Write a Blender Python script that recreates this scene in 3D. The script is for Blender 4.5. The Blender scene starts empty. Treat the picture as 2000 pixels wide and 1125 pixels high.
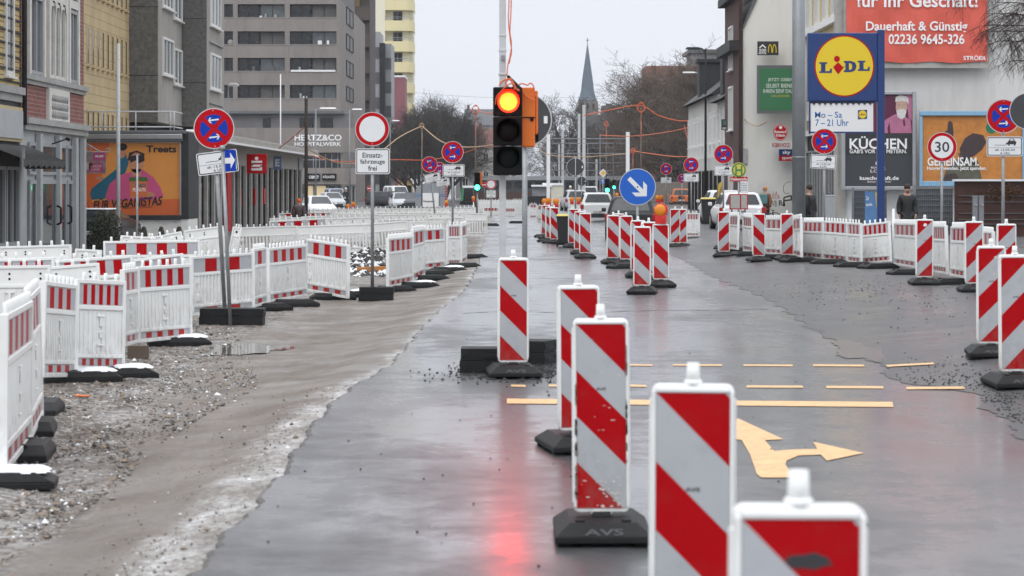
import bpy, bmesh, math, random
from mathutils import Vector, Matrix
random.seed(7)
S = bpy.context.scene
COL = S.collection
R = math.radians

# ------------------------------------------------------------------ camera, sky, sun, exposure
F = 5000.0      # focal length in pixels of the 2000 px wide photograph
H = 1.85        # eye height
HY = 362.0      # horizon row
cam_d = bpy.data.cameras.new("camera"); cam = bpy.data.objects.new("camera", cam_d); COL.objects.link(cam)
cam.location = (0, 0, H); cam.rotation_euler = (R(90), 0, 0)
cam_d.sensor_width = 36; cam_d.lens = F / 2000 * 36; cam_d.shift_y = -(562.5 - HY) / 2000
cam_d.clip_start = 0.5; cam_d.clip_end = 6000
cam_d.dof.use_dof = True; cam_d.dof.focus_distance = 60; cam_d.dof.aperture_fstop = 6.0
S.camera = cam

SUN_EL, SUN_AZ = 48.0, 200.0      # high, veiled, behind the camera
w = bpy.data.worlds.new("World"); S.world = w; w.use_nodes = True
nt = w.node_tree; nt.nodes.clear()
def N(t, **k):
    n = nt.nodes.new(t)
    for a, b in k.items(): setattr(n, a, b)
    return n
out = N('ShaderNodeOutputWorld'); bg = N('ShaderNodeBackground'); bg.inputs[1].default_value = 0.1
sky = N('ShaderNodeTexSky'); sky.sky_type = 'NISHITA'; sky.sun_disc = False
sky.sun_elevation = R(SUN_EL); sky.sun_rotation = R(SUN_AZ); sky.dust_density = 6; sky.air_density = 1.0
hsv = N('ShaderNodeHueSaturation'); hsv.inputs['Saturation'].default_value = 0.12
nt.links.new(sky.outputs[0], hsv.inputs['Color'])
tc = N('ShaderNodeTexCoord'); sep = N('ShaderNodeSeparateXYZ'); nt.links.new(tc.outputs['Generated'], sep.inputs[0])
ramp = N('ShaderNodeValToRGB'); nt.links.new(sep.outputs['Z'], ramp.inputs[0])   # overcast cloud layer: zenith about three times the horizon
cr = ramp.color_ramp; cr.elements[0].position = 0.0; cr.elements[0].color = (9.0, 9.4, 10.3, 1)
cr.elements[1].position = 1.0; cr.elements[1].color = (20.5, 20.9, 21.6, 1)
e = cr.elements.new(0.12); e.color = (9.2, 9.6, 10.4, 1)
noi = N('ShaderNodeTexNoise'); noi.inputs['Scale'].default_value = 3.0; noi.inputs['Detail'].default_value = 4
mr = N('ShaderNodeMapRange'); mr.inputs['To Min'].default_value = 0.94; mr.inputs['To Max'].default_value = 1.06
nt.links.new(tc.outputs['Generated'], noi.inputs['Vector']); nt.links.new(noi.outputs[0], mr.inputs[0])
mul = N('ShaderNodeVectorMath', operation='SCALE'); nt.links.new(ramp.outputs[0], mul.inputs[0]); nt.links.new(mr.outputs[0], mul.inputs['Scale'])
mix = N('ShaderNodeMix', data_type='RGBA'); mix.inputs[0].default_value = 0.93
nt.links.new(hsv.outputs[0], mix.inputs[6]); nt.links.new(mul.outputs[0], mix.inputs[7])
nt.links.new(mix.outputs[2], bg.inputs[0]); nt.links.new(bg.outputs[0], out.inputs[0])

sd = bpy.data.lights.new("sun", 'SUN'); sun = bpy.data.objects.new("sun", sd); COL.objects.link(sun)
sd.energy = 0.7; sd.angle = R(40); sd.color = (1, 0.98, 0.95)
sun.rotation_euler = (R(90 - SUN_EL), 0, R(180 - SUN_AZ))
S.view_settings.view_transform = 'Standard'; S.view_settings.look = 'None'
S.view_settings.exposure = 0.0; S.view_settings.gamma = 1.0
S.cycles.max_bounces = 6; S.cycles.diffuse_bounces = 3; S.cycles.glossy_bounces = 3
S.cycles.use_denoising = True

# ------------------------------------------------------------------ materials
M = {}
def mat(name, col, rough=0.6, metal=0.0, var=0.0, vscale=4.0, bump=0.0, bscale=40.0, emit=0.0, ecol=None, spec=0.5, alpha=1.0, dirt=0.0, stretch=None):
    m = bpy.data.materials.new(name); m.use_nodes = True; t = m.node_tree; b = t.nodes['Principled BSDF']
    b.inputs['Base Color'].default_value = (*col, 1); b.inputs['Roughness'].default_value = rough
    b.inputs['Metallic'].default_value = metal; b.inputs['Specular IOR Level'].default_value = spec
    if emit:
        b.inputs['Emission Color'].default_value = (*(ecol or col), 1); b.inputs['Emission Strength'].default_value = emit
    if var or bump or dirt:
        tcn = t.nodes.new('ShaderNodeTexCoord'); src = tcn.outputs['Object']
        if stretch:
            mp = t.nodes.new('ShaderNodeMapping'); mp.inputs['Scale'].default_value = stretch
            t.links.new(src, mp.inputs[0]); src = mp.outputs[0]
    if var:
        n = t.nodes.new('ShaderNodeTexNoise'); n.inputs['Scale'].default_value = vscale; n.inputs['Detail'].default_value = 6; n.inputs['Roughness'].default_value = 0.65
        t.links.new(src, n.inputs['Vector'])
        c = t.nodes.new('ShaderNodeValToRGB'); c.color_ramp.elements[0].position = 0.25; c.color_ramp.elements[1].position = 0.75
        c.color_ramp.elements[0].color = (*[x * (1 - var) for x in col], 1); c.color_ramp.elements[1].color = (*[min(1, x * (1 + var)) for x in col], 1)
        t.links.new(n.outputs[0], c.inputs[0]); colout = c.outputs[0]
        if dirt:
            n2 = t.nodes.new('ShaderNodeTexNoise'); n2.inputs['Scale'].default_value = vscale * 3.1; n2.inputs['Detail'].default_value = 8
            t.links.new(src, n2.inputs['Vector'])
            c2 = t.nodes.new('ShaderNodeValToRGB'); c2.color_ramp.elements[0].position = 0.52; c2.color_ramp.elements[1].position = 0.72
            c2.color_ramp.elements[0].color = (0, 0, 0, 1); c2.color_ramp.elements[1].color = (dirt,) * 3 + (1,)
            t.links.new(n2.outputs[0], c2.inputs[0])
            mx = t.nodes.new('ShaderNodeMix'); mx.data_type = 'RGBA'; mx.inputs[7].default_value = (0.09, 0.08, 0.065, 1)
            t.links.new(c2.outputs[0], mx.inputs[0]); t.links.new(colout, mx.inputs[6]); colout = mx.outputs[2]
        t.links.new(colout, b.inputs['Base Color'])
    if bump:
        n = t.nodes.new('ShaderNodeTexNoise'); n.inputs['Scale'].default_value = bscale; n.inputs['Detail'].default_value = 5
        t.links.new(src, n.inputs['Vector'])
        bn = t.nodes.new('ShaderNodeBump'); bn.inputs['Strength'].default_value = bump; bn.inputs['Distance'].default_value = 0.02
        t.links.new(n.outputs[0], bn.inputs['Height']); t.links.new(bn.outputs[0], b.inputs['Normal'])
    M[name] = m
    return m
def brick(name, c1, c2, mortar, scale, bw=0.5, rh=0.25, ms=0.02, rough=0.8, axis='XZ'):
    m = bpy.data.materials.new(name); m.use_nodes = True; t = m.node_tree; b = t.nodes['Principled BSDF']; b.inputs['Roughness'].default_value = rough
    tcn = t.nodes.new('ShaderNodeTexCoord'); sp = t.nodes.new('ShaderNodeSeparateXYZ'); cb = t.nodes.new('ShaderNodeCombineXYZ')
    t.links.new(tcn.outputs['Object'], sp.inputs[0]); t.links.new(sp.outputs['Y' if axis == 'YZ' else 'X'], cb.inputs[0]); t.links.new(sp.outputs['Z'], cb.inputs[1])
    k = t.nodes.new('ShaderNodeTexBrick'); k.inputs['Scale'].default_value = scale; k.inputs['Brick Width'].default_value = bw; k.inputs['Row Height'].default_value = rh
    k.inputs['Mortar Size'].default_value = ms; k.inputs['Color1'].default_value = (*c1, 1); k.inputs['Color2'].default_value = (*c2, 1); k.inputs['Mortar'].default_value = (*mortar, 1)
    t.links.new(cb.outputs[0], k.inputs['Vector'])
    n = t.nodes.new('ShaderNodeTexNoise'); n.inputs['Scale'].default_value = 0.8; n.inputs['Detail'].default_value = 6; t.links.new(tcn.outputs['Object'], n.inputs['Vector'])
    r2 = t.nodes.new('ShaderNodeMapRange'); r2.inputs['To Min'].default_value = 0.7; r2.inputs['To Max'].default_value = 1.25; t.links.new(n.outputs[0], r2.inputs[0])
    v = t.nodes.new('ShaderNodeVectorMath'); v.operation = 'SCALE'; t.links.new(k.outputs[0], v.inputs[0]); t.links.new(r2.outputs[0], v.inputs['Scale'])
    t.links.new(v.outputs[0], b.inputs['Base Color']); M[name] = m; return m

mat('white_plastic', (0.80, 0.81, 0.80), 0.4, var=0.05, vscale=2.2, dirt=0.07)
mat('white_plate', (0.76, 0.77, 0.76), 0.45, var=0.08, vscale=2, dirt=0.17)
mat('sheet_red', (0.40, 0.0015, 0.005), 0.55, var=0.10, vscale=5, dirt=0.08, spec=0.1)
mat('sheet_grey', (0.415, 0.43, 0.455), 0.4, var=0.06, vscale=3, dirt=0.12)
mat('sheet_red_worn', (0.36, 0.035, 0.05), 0.5, var=0.2, vscale=6, dirt=0.1)
mat('sheet_grey_worn', (0.47, 0.45, 0.45), 0.45, var=0.1, vscale=6, dirt=0.1)
mat('rubber', (0.013, 0.0135, 0.0145), 0.6, spec=0.25, var=0.3, vscale=6, bump=0.3, bscale=60)
mat('rubber_grey', (0.05, 0.052, 0.055), 0.55, var=0.3, vscale=5, bump=0.3, bscale=60)
mat('snow', (0.82, 0.84, 0.87), 0.6, bump=0.6, bscale=25)
mat('ink', (0.03, 0.03, 0.035), 0.6)
mat('sign_red', (0.45, 0.003, 0.008), 0.5, var=0.06, spec=0.12)
mat('sign_blue', (0.006, 0.04, 0.36), 0.5, var=0.05, spec=0.15)
mat('keep_blue', (0.006, 0.105, 0.50), 0.3, var=0.05)
mat('sign_white', (0.72, 0.73, 0.74), 0.4, var=0.04)
mat('sign_edge', (0.55, 0.56, 0.57), 0.35, metal=0.3)
mat('sign_back', (0.045, 0.048, 0.052), 0.6, var=0.2)
mat('galv', (0.30, 0.31, 0.32), 0.42, metal=0.55, var=0.18, vscale=8, dirt=0.15)
mat('pale_pole', (0.52, 0.53, 0.54), 0.5, var=0.1, dirt=0.15)
mat('steel_grey', (0.22, 0.235, 0.25), 0.4, metal=0.3, var=0.12, vscale=3)
mat('dark_pole', (0.018, 0.019, 0.02), 0.6, spec=0.2, var=0.2)
mat('wood_pole', (0.028, 0.022, 0.018), 0.8, var=0.35, vscale=8)
mat('orange_housing', (0.75, 0.16, 0.008), 0.4, var=0.08)
mat('black_housing', (0.007, 0.007, 0.0075), 0.6, spec=0.15)
mat('orange_cable', (0.72, 0.15, 0.055), 0.5)
mat('pale_cable', (0.45, 0.30, 0.18), 0.6)
mat('lens_dark', (0.007, 0.003, 0.003), 0.4, spec=0.12)
mat('lens_dark_green', (0.003, 0.006, 0.005), 0.4, spec=0.12)
mat('lens_red', (0.9, 0.05, 0.02), 0.3, emit=4.0, ecol=(1, 0.03, 0.01))
mat('lens_core', (0.9, 0.3, 0.05), 0.3, emit=240.0, ecol=(1, 0.0036, 0.0003))
mat('lens_green', (0.1, 0.9, 0.5), 0.3, emit=14.0, ecol=(0.03, 1.0, 0.45))
mat('lamp_amber', (0.75, 0.24, 0.01), 0.2, var=0.12, vscale=20)
mat('lamp_red_box', (0.62, 0.02, 0.015), 0.35)
mat('paint_yellow', (0.68, 0.42, 0.19), 0.5, var=0.16, vscale=5, dirt=0.42)
mat('glass', (0.012, 0.015, 0.018), 0.08, var=0.4, vscale=0.6)
mat('glass_pale', (0.11, 0.125, 0.135), 0.12, var=0.4, vscale=0.9)
mat('glass_shop', (0.025, 0.03, 0.035), 0.06, var=0.8, vscale=1.2)
mat('black', (0.008, 0.008, 0.009), 0.6, spec=0.2)
mat('white', (0.78, 0.78, 0.78), 0.5)
mat('text_white', (0.85, 0.85, 0.85), 0.5)
mat('snowy_white', (0.80, 0.81, 0.82), 0.6, var=0.05)

def splash(name, z0, z1, amount, col=(0.20, 0.175, 0.15)):
    # road dirt thrown up against the lower part of plastic street things, in drips and specks
    t = M[name].node_tree; b = t.nodes['Principled BSDF']; src = b.inputs['Base Color'].links[0].from_socket
    tcn = t.nodes.new('ShaderNodeTexCoord'); sp = t.nodes.new('ShaderNodeSeparateXYZ'); t.links.new(tcn.outputs['Object'], sp.inputs[0])
    mr_ = t.nodes.new('ShaderNodeMapRange'); mr_.inputs['From Min'].default_value = z1; mr_.inputs['From Max'].default_value = z0; t.links.new(sp.outputs['Z'], mr_.inputs[0])
    mp = t.nodes.new('ShaderNodeMapping'); mp.inputs['Scale'].default_value = (1, 1, 0.45); gi = t.nodes.new('ShaderNodeObjectInfo')
    add = t.nodes.new('ShaderNodeVectorMath'); add.operation = 'ADD'; t.links.new(tcn.outputs['Object'], add.inputs[0]); t.links.new(gi.outputs['Location'], add.inputs[1]); t.links.new(add.outputs[0], mp.inputs[0])
    n = t.nodes.new('ShaderNodeTexNoise'); n.inputs['Scale'].default_value = 14; n.inputs['Detail'].default_value = 7; n.inputs['Roughness'].default_value = 0.7; t.links.new(mp.outputs[0], n.inputs['Vector'])
    c = t.nodes.new('ShaderNodeValToRGB'); c.color_ramp.elements[0].position = 0.40; c.color_ramp.elements[1].position = 0.62; t.links.new(n.outputs[0], c.inputs[0])
    m1 = t.nodes.new('ShaderNodeMath'); m1.operation = 'MULTIPLY'; t.links.new(mr_.outputs[0], m1.inputs[0]); t.links.new(c.outputs[0], m1.inputs[1])
    m2 = t.nodes.new('ShaderNodeMath'); m2.operation = 'MULTIPLY'; m2.inputs[1].default_value = amount; t.links.new(m1.outputs[0], m2.inputs[0])
    mx = t.nodes.new('ShaderNodeMix'); mx.data_type = 'RGBA'; mx.inputs[7].default_value = (*col, 1); t.links.new(m2.outputs[0], mx.inputs[0]); t.links.new(src, mx.inputs[6]); t.links.new(mx.outputs[2], b.inputs['Base Color'])
for n_ in ('white_plastic', 'sheet_red', 'sheet_grey', 'sheet_red_worn', 'sheet_grey_worn'): splash(n_, 0.08, 0.55, 0.42 if n_ == 'white_plastic' else 0.35)

# ------------------------------------------------------------------ mesh helpers
class MB:
    def __init__(s): s.v = []; s.f = []; s.m = []; s.sm = []
    def quad(s, a, b, c, d, mi=0):
        n = len(s.v); s.v += [a, b, c, d]; s.f.append((n, n+1, n+2, n+3)); s.m.append(mi); s.sm.append(False)
    def poly(s, pts, mi=0):
        n = len(s.v); s.v += [tuple(p) for p in pts]; s.f.append(tuple(range(n, n+len(pts)))); s.m.append(mi); s.sm.append(False)
    def box(s, x0, x1, y0, y1, z0, z1, mi=0, tx=0.0, ty=0.0):
        n = len(s.v)
        s.v += [(x0,y0,z0),(x1,y0,z0),(x1,y1,z0),(x0,y1,z0),(x0+tx,y0+ty,z1),(x1-tx,y0+ty,z1),(x1-tx,y1-ty,z1),(x0+tx,y1-ty,z1)]
        for q in ((0,3,2,1),(4,5,6,7),(0,1,5,4),(1,2,6,5),(2,3,7,6),(3,0,4,7)):
            s.f.append(tuple(n+i for i in q)); s.m.append(mi); s.sm.append(False)
    def tube(s, p, q, r0, r1=None, k=8, mi=0, cap=True, smooth=True):
        p = Vector(p); q = Vector(q); r1 = r0 if r1 is None else r1; d = (q-p)
        if d.length < 1e-6: return
        d.normalize(); u = d.orthogonal().normalized(); v = d.cross(u); n = len(s.v)
        for c, r in ((p, r0), (q, r1)):
            for i in range(k):
                a = 2*math.pi*i/k; s.v.append(tuple(c + (u*math.cos(a)+v*math.sin(a))*r))
        for i in range(k):
            j = (i+1) % k; s.f.append((n+i, n+j, n+k+j, n+k+i)); s.m.append(mi); s.sm.append(smooth)
        if cap:
            s.f.append(tuple(n+k+i for i in range(k))); s.m.append(mi); s.sm.append(False)
            s.f.append(tuple(n+k-1-i for i in range(k))); s.m.append(mi); s.sm.append(False)
    def path(s, pts, r, k=6, mi=0):
        for a, b in zip(pts, pts[1:]): s.tube(a, b, r, r, k, mi)
    def prism(s, pts, y0, y1, mi=0, side=None):          # polygon in XZ extruded along y (front is y0)
        n = len(s.v); k = len(pts)
        a = sum(pts[i][0]*pts[(i+1)%k][1]-pts[(i+1)%k][0]*pts[i][1] for i in range(k))
        if a < 0: pts = pts[::-1]
        s.v += [(x, y0, z) for x, z in pts] + [(x, y1, z) for x, z in pts]
        s.f.append(tuple(n+i for i in range(k))); s.m.append(mi); s.sm.append(False)
        s.f.append(tuple(n+k+k-1-i for i in range(k))); s.m.append(mi if side is None else side); s.sm.append(False)
        for i in range(k):
            j = (i+1) % k; s.f.append((n+j, n+i, n+k+i, n+k+j)); s.m.append(mi if side is None else side); s.sm.append(False)
    def disc(s, r, y, mi=0, k=40, cx=0, cz=0):
        s.poly([(cx+r*math.cos(2*math.pi*i/k), y, cz+r*math.sin(2*math.pi*i/k)) for i in range(k)], mi)
    def ball(s, c, r, mi=0, k=10, sz=1.0, sx=1.0, sy=1.0):
        n = len(s.v); rows = max(4, k//2)
        for i in range(rows+1):
            t = math.pi*i/rows
            for j in range(k):
                a = 2*math.pi*j/k; s.v.append((c[0]+r*sx*math.sin(t)*math.cos(a), c[1]+r*sy*math.sin(t)*math.sin(a), c[2]+r*sz*math.cos(t)))
        for i in range(rows):
            for j in range(k):
                j2 = (j+1) % k; s.f.append((n+i*k+j, n+(i+1)*k+j, n+(i+1)*k+j2, n+i*k+j2)); s.m.append(mi); s.sm.append(True)
    def mesh(s, name, mats):
        me = bpy.data.meshes.new(name); me.from_pydata(s.v, [], s.f)
        for k in mats: me.materials.append(M[k])
        me.polygons.foreach_set('material_index', s.m); me.polygons.foreach_set('use_smooth', s.sm); me.update()
        return me
    def build(s, name, mats, parent=None, loc=None, rot=None, bevel=0.0, seg=2):
        if isinstance(mats, str): mats = [mats]
        o = link(name, s.mesh(name, mats), parent, loc, rot)
        if bevel:
            b = o.modifiers.new('bevel', 'BEVEL'); b.width = bevel; b.segments = seg; b.limit_method = 'ANGLE'; b.angle_limit = R(40)
        return o
def link(name, data, parent=None, loc=None, rot=None):
    o = bpy.data.objects.new(name, data); COL.objects.link(o)
    if parent: o.parent = parent
    if loc: o.location = loc
    if rot: o.rotation_euler = rot
    return o
def tag(o, label=None, cat=None, group=None, kind=None):
    if label: o['label'] = label
    if cat: o['category'] = cat
    if group: o['group'] = group
    if kind: o['kind'] = kind
    return o
def thing(name, label, cat, loc=(0,0,0), rotz=0.0, group=None):
    return tag(link(name, None, None, loc, (0, 0, rotz)), label, cat, group)
KIDS = {}
def kids(o): return [c for c in o.children]
def dup(root, loc=None, rot=None, label=None, group=None, parent=None):
    r = root.copy(); COL.objects.link(r)
    if parent: r.parent = parent
    if loc: r.location = loc
    if rot: r.rotation_euler = rot
    if label: r['label'] = label
    if group: r['group'] = group
    for c in list(root.children): dup(c, parent=r)
    return r
ORD = 'first second third fourth fifth sixth seventh eighth ninth tenth eleventh twelfth thirteenth fourteenth fifteenth sixteenth seventeenth'.split()

def txt_mesh(body, bold=0.0, spacing=1.0, shear=0.0):
    c = bpy.data.curves.new('lettering', 'FONT'); c.body = body; c.size = 1; c.offset = bold; c.space_character = spacing; c.shear = shear; c.resolution_u = 3
    o = bpy.data.objects.new('lettering', c); COL.objects.link(o)
    dg = bpy.context.evaluated_depsgraph_get(); dg.update()
    me = bpy.data.meshes.new_from_object(o.evaluated_get(dg))
    bpy.data.objects.remove(o); bpy.data.curves.remove(c)
    return me
def txt(parent, body, x0, z0, x1, z1, y, m, bold=0.0, spacing=1.0, shear=0.0, name='lettering', rot=0.0):
    """flat lettering filling the box x0..x1, z0..z1 of the parent's own front plane (front is -y)"""
    me = txt_mesh(body, bold, spacing, shear)
    vs = me.vertices; xs = [v.co.x for v in vs]; ys = [v.co.y for v in vs]
    a, b, c, d = min(xs), max(xs), min(ys), max(ys); cr_, sr_ = math.cos(rot), math.sin(rot); mx, mz = (x0+x1)/2, (z0+z1)/2
    for v in vs:
        X = x0+(v.co.x-a)/(b-a)*(x1-x0)-mx; Z = z0+(v.co.y-c)/(d-c)*(z1-z0)-mz
        v.co = (mx+X*cr_-Z*sr_, y, mz+X*sr_+Z*cr_)
    me.materials.clear(); me.materials.append(M[m])
    return link(name, me, parent)

# pixel of the photograph at a chosen scale (pixels per metre there) -> metres
def W(px, py, s): return ((px-1000)/s, F/s, H+(HY-py)/s)
def clip(poly, a, b, c):                                # keep a*x + b*z <= c
    o = []
    for i in range(len(poly)):
        p, q = poly[i], poly[(i+1) % len(poly)]; fp = a*p[0]+b*p[1]-c; fq = a*q[0]+b*q[1]-c
        if fp <= 0: o.append(p)
        if (fp < 0) != (fq < 0) and fp != fq:
            t = fp/(fp-fq); o.append((p[0]+(q[0]-p[0])*t, p[1]+(q[1]-p[1])*t))
    return o
def interp(tab, t):
    if t <= tab[0][0]: return tab[0][1]
    for (a, b), (c, d) in zip(tab, tab[1:]):
        if t <= c: return b+(d-b)*(t-a)/(c-a)
    return tab[-1][1]
def sstep(t): t = max(0, min(1, t)); return t*t*(3-2*t)
# ------------------------------------------------------------------ the ground
def at0(px, py): s = (py-HY)/H; return ((px-1000)/s, F/s)
_le = [(300,1200),(370,1125),(430,1060),(500,985),(555,920),(590,865),(625,815),(660,775),(700,748),(760,715),(800,672),(825,640),(860,605),(905,570),(922,545),(936,515),(942,480),(950,450),(966,420),(985,385)]
LE = sorted((at0(*p)[1], at0(*p)[0]) for p in _le)
_re = [(2040,905),(1975,830),(1920,795),(1908,768),(1850,757),(1745,748),(1722,715),(1650,676),(1622,662),(1580,640),(1540,610),(1510,590),(1440,560),(1390,540),(1345,515),(1325,497),(1300,470)]
RE = sorted((at0(*p)[1], at0(*p)[0]) for p in _re)
def edge_l(Y): return interp(LE, Y)
def edge_r(Y): return interp(RE, Y)
def gz(X, Y):
    d = edge_l(Y)-X
    if d > 0: return -0.03-0.14*sstep(d/1.5)
    d = X-edge_r(Y)
    if d > 0: return 0.13*sstep(d/2.2)
    return 0.0
def at(px, py):
    z = 0.0
    for _ in range(8):
        s = (py-HY)/(H-z); X, Y = (px-1000)/s, F/s; z = gz(X, Y)
    return (X, Y, z)
def jit(Y, k=0.0, amp=0.05):
    return amp*(math.sin(Y*3.1+k)+0.6*math.sin(Y*7.7+k*2)+0.5*math.sin(Y*17.3+k)+0.35*math.sin(Y*41+k))
def ysteps(y0, y1, a=0.012):
    ys = [y0]
    while ys[-1] < y1: ys.append(ys[-1]*(1+a)+0.02)
    return ys

def node(t, kind, **k):
    n = t.nodes.new(kind)
    for a, b in k.items():
        if a in n.inputs: n.inputs[a].default_value = b
        else: setattr(n, a, b)
    return n
def curve_pts(pts, n=10):
    out = []; P = [Vector(p) for p in pts]
    for i in range(len(P)-1):
        p0, p1, p2, p3 = P[max(0, i-1)], P[i], P[i+1], P[min(len(P)-1, i+2)]
        for k in range(n):
            u = k/n; out.append(tuple(0.5*((2*p1)+(p2-p0)*u+(2*p0-5*p1+4*p2-p3)*u*u+(3*p1-p0-3*p2+p3)*u**3)))
    out.append(tuple(P[-1])); return out
def ramp_n(t, src, stops):
    c = t.nodes.new('ShaderNodeValToRGB'); els = c.color_ramp.elements
    while len(els) > 1: els.remove(els[-1])
    els[0].position = stops[0][0]; els[0].color = stops[0][1]
    for p, col in stops[1:]:
        e = els.new(p); e.color = col
    t.links.new(src, c.inputs[0]); return c.outputs[0]
def g4(v): return (v, v, v, 1)
def mixc(t, fac, a, b):
    n = t.nodes.new('ShaderNodeMix'); n.data_type = 'RGBA'
    for sock, val in ((0, fac), (6, a), (7, b)):
        if isinstance(val, (tuple, float, int)): n.inputs[sock].default_value = val
        else: t.links.new(val, n.inputs[sock])
    return n.outputs[2]
def mth(t, op, a, b=None, clamp=False):
    n = t.nodes.new('ShaderNodeMath'); n.operation = op; n.use_clamp = clamp
    for i, val in enumerate((a, b)):
        if val is None: continue
        if isinstance(val, (float, int)): n.inputs[i].default_value = val
        else: t.links.new(val, n.inputs[i])
    return n.outputs[0]
def noise(t, src, scale, detail=5, rough=0.6, st=None):
    if st:
        mp = node(t, 'ShaderNodeMapping'); mp.inputs['Scale'].default_value = st; t.links.new(src, mp.inputs[0]); src = mp.outputs[0]
    n = node(t, 'ShaderNodeTexNoise', Scale=scale, Detail=detail, Roughness=rough); t.links.new(src, n.inputs['Vector']); return n.outputs[0]

def asphalt(name, dark, light, wet_lo, wet_hi, r_dry, r_wet, cov):
    m = bpy.data.materials.new(name); m.use_nodes = True; t = m.node_tree; b = t.nodes['Principled BSDF']
    src = node(t, 'ShaderNodeTexCoord').outputs['Object']
    fine = noise(t, src, 55, 4); med = noise(t, src, 2.2, 6, 0.65); big = noise(t, src, 0.45, 4, 0.6, (1, 0.4, 1))
    grain = noise(t, src, 160, 2)
    col = ramp_n(t, med, [(0.3, (*dark, 1)), (0.7, (*light, 1))])
    col = mixc(t, mth(t, 'MULTIPLY', fine, 0.5), col, tuple(x*1.5 for x in light)+(1,))
    chip = ramp_n(t, noise(t, src, 34, 3, 0.8), [(0.60, g4(0)), (0.72, g4(0.8))]); col = mixc(t, chip, col, (0.16, 0.16, 0.16, 1))
    pit = ramp_n(t, noise(t, src, 21, 5, 0.8), [(0.28, g4(0.8)), (0.40, g4(0))]); col = mixc(t, pit, col, (0.012, 0.012, 0.013, 1))
    wet = mth(t, 'ADD', mth(t, 'MULTIPLY', big, 0.50), mth(t, 'ADD', mth(t, 'MULTIPLY', med, 0.28), mth(t, 'MULTIPLY', noise(t, src, 9, 6, 0.75), 0.22)))
    wetm = ramp_n(t, wet, [(wet_lo, g4(0)), (wet_hi, g4(1))])
    streak = noise(t, src, 1.0, 4, 0.6, (0.9, 0.35, 1))
    wetm2 = mth(t, 'MULTIPLY', wetm, ramp_n(t, streak, [(0.33, g4(0.35)), (0.6, g4(1))]))
    col = mixc(t, mth(t, 'MULTIPLY', wetm2, 0.45), col, tuple(x*0.55 for x in dark)+(1,))
    t.links.new(col, b.inputs['Base Color']); b.inputs['Roughness'].default_value = r_dry; b.inputs['Specular IOR Level'].default_value = 0.35
    sp = node(t, 'ShaderNodeSeparateXYZ'); t.links.new(src, sp.inputs[0])
    yr = node(t, 'ShaderNodeMapRange'); yr.inputs['From Min'].default_value = 11; yr.inputs['From Max'].default_value = 34; yr.inputs['To Min'].default_value = cov[0]; yr.inputs['To Max'].default_value = cov[1]; t.links.new(sp.outputs['Y'], yr.inputs[0])
    film = mth(t, 'MULTIPLY', mth(t, 'ADD', 0.22, mth(t, 'MULTIPLY', wetm2, 0.78)), yr.outputs[0], True)
    t.links.new(film, b.inputs['Coat Weight']); b.inputs['Coat IOR'].default_value = 1.36
    t.links.new(mth(t, 'SUBTRACT', r_wet+0.10, mth(t, 'MULTIPLY', wetm2, 0.10)), b.inputs['Coat Roughness'])
    bn = node(t, 'ShaderNodeBump', Distance=0.004, Strength=0.4); t.links.new(grain, bn.inputs['Height']); t.links.new(bn.outputs[0], b.inputs['Normal'])
    cb = node(t, 'ShaderNodeBump', Distance=0.006, Strength=0.12); t.links.new(noise(t, src, 9, 3), cb.inputs['Height']); t.links.new(cb.outputs[0], b.inputs['Coat Normal'])
    M[name] = m
asphalt('asphalt_wet', (0.030, 0.031, 0.034), (0.056, 0.057, 0.060), 0.42, 0.53, 0.5, 0.165, (1.0, 1.6))
asphalt('asphalt_old', (0.034, 0.035, 0.037), (0.072, 0.073, 0.075), 0.44, 0.60, 0.6, 0.16, (0.32, 0.85))

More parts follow.
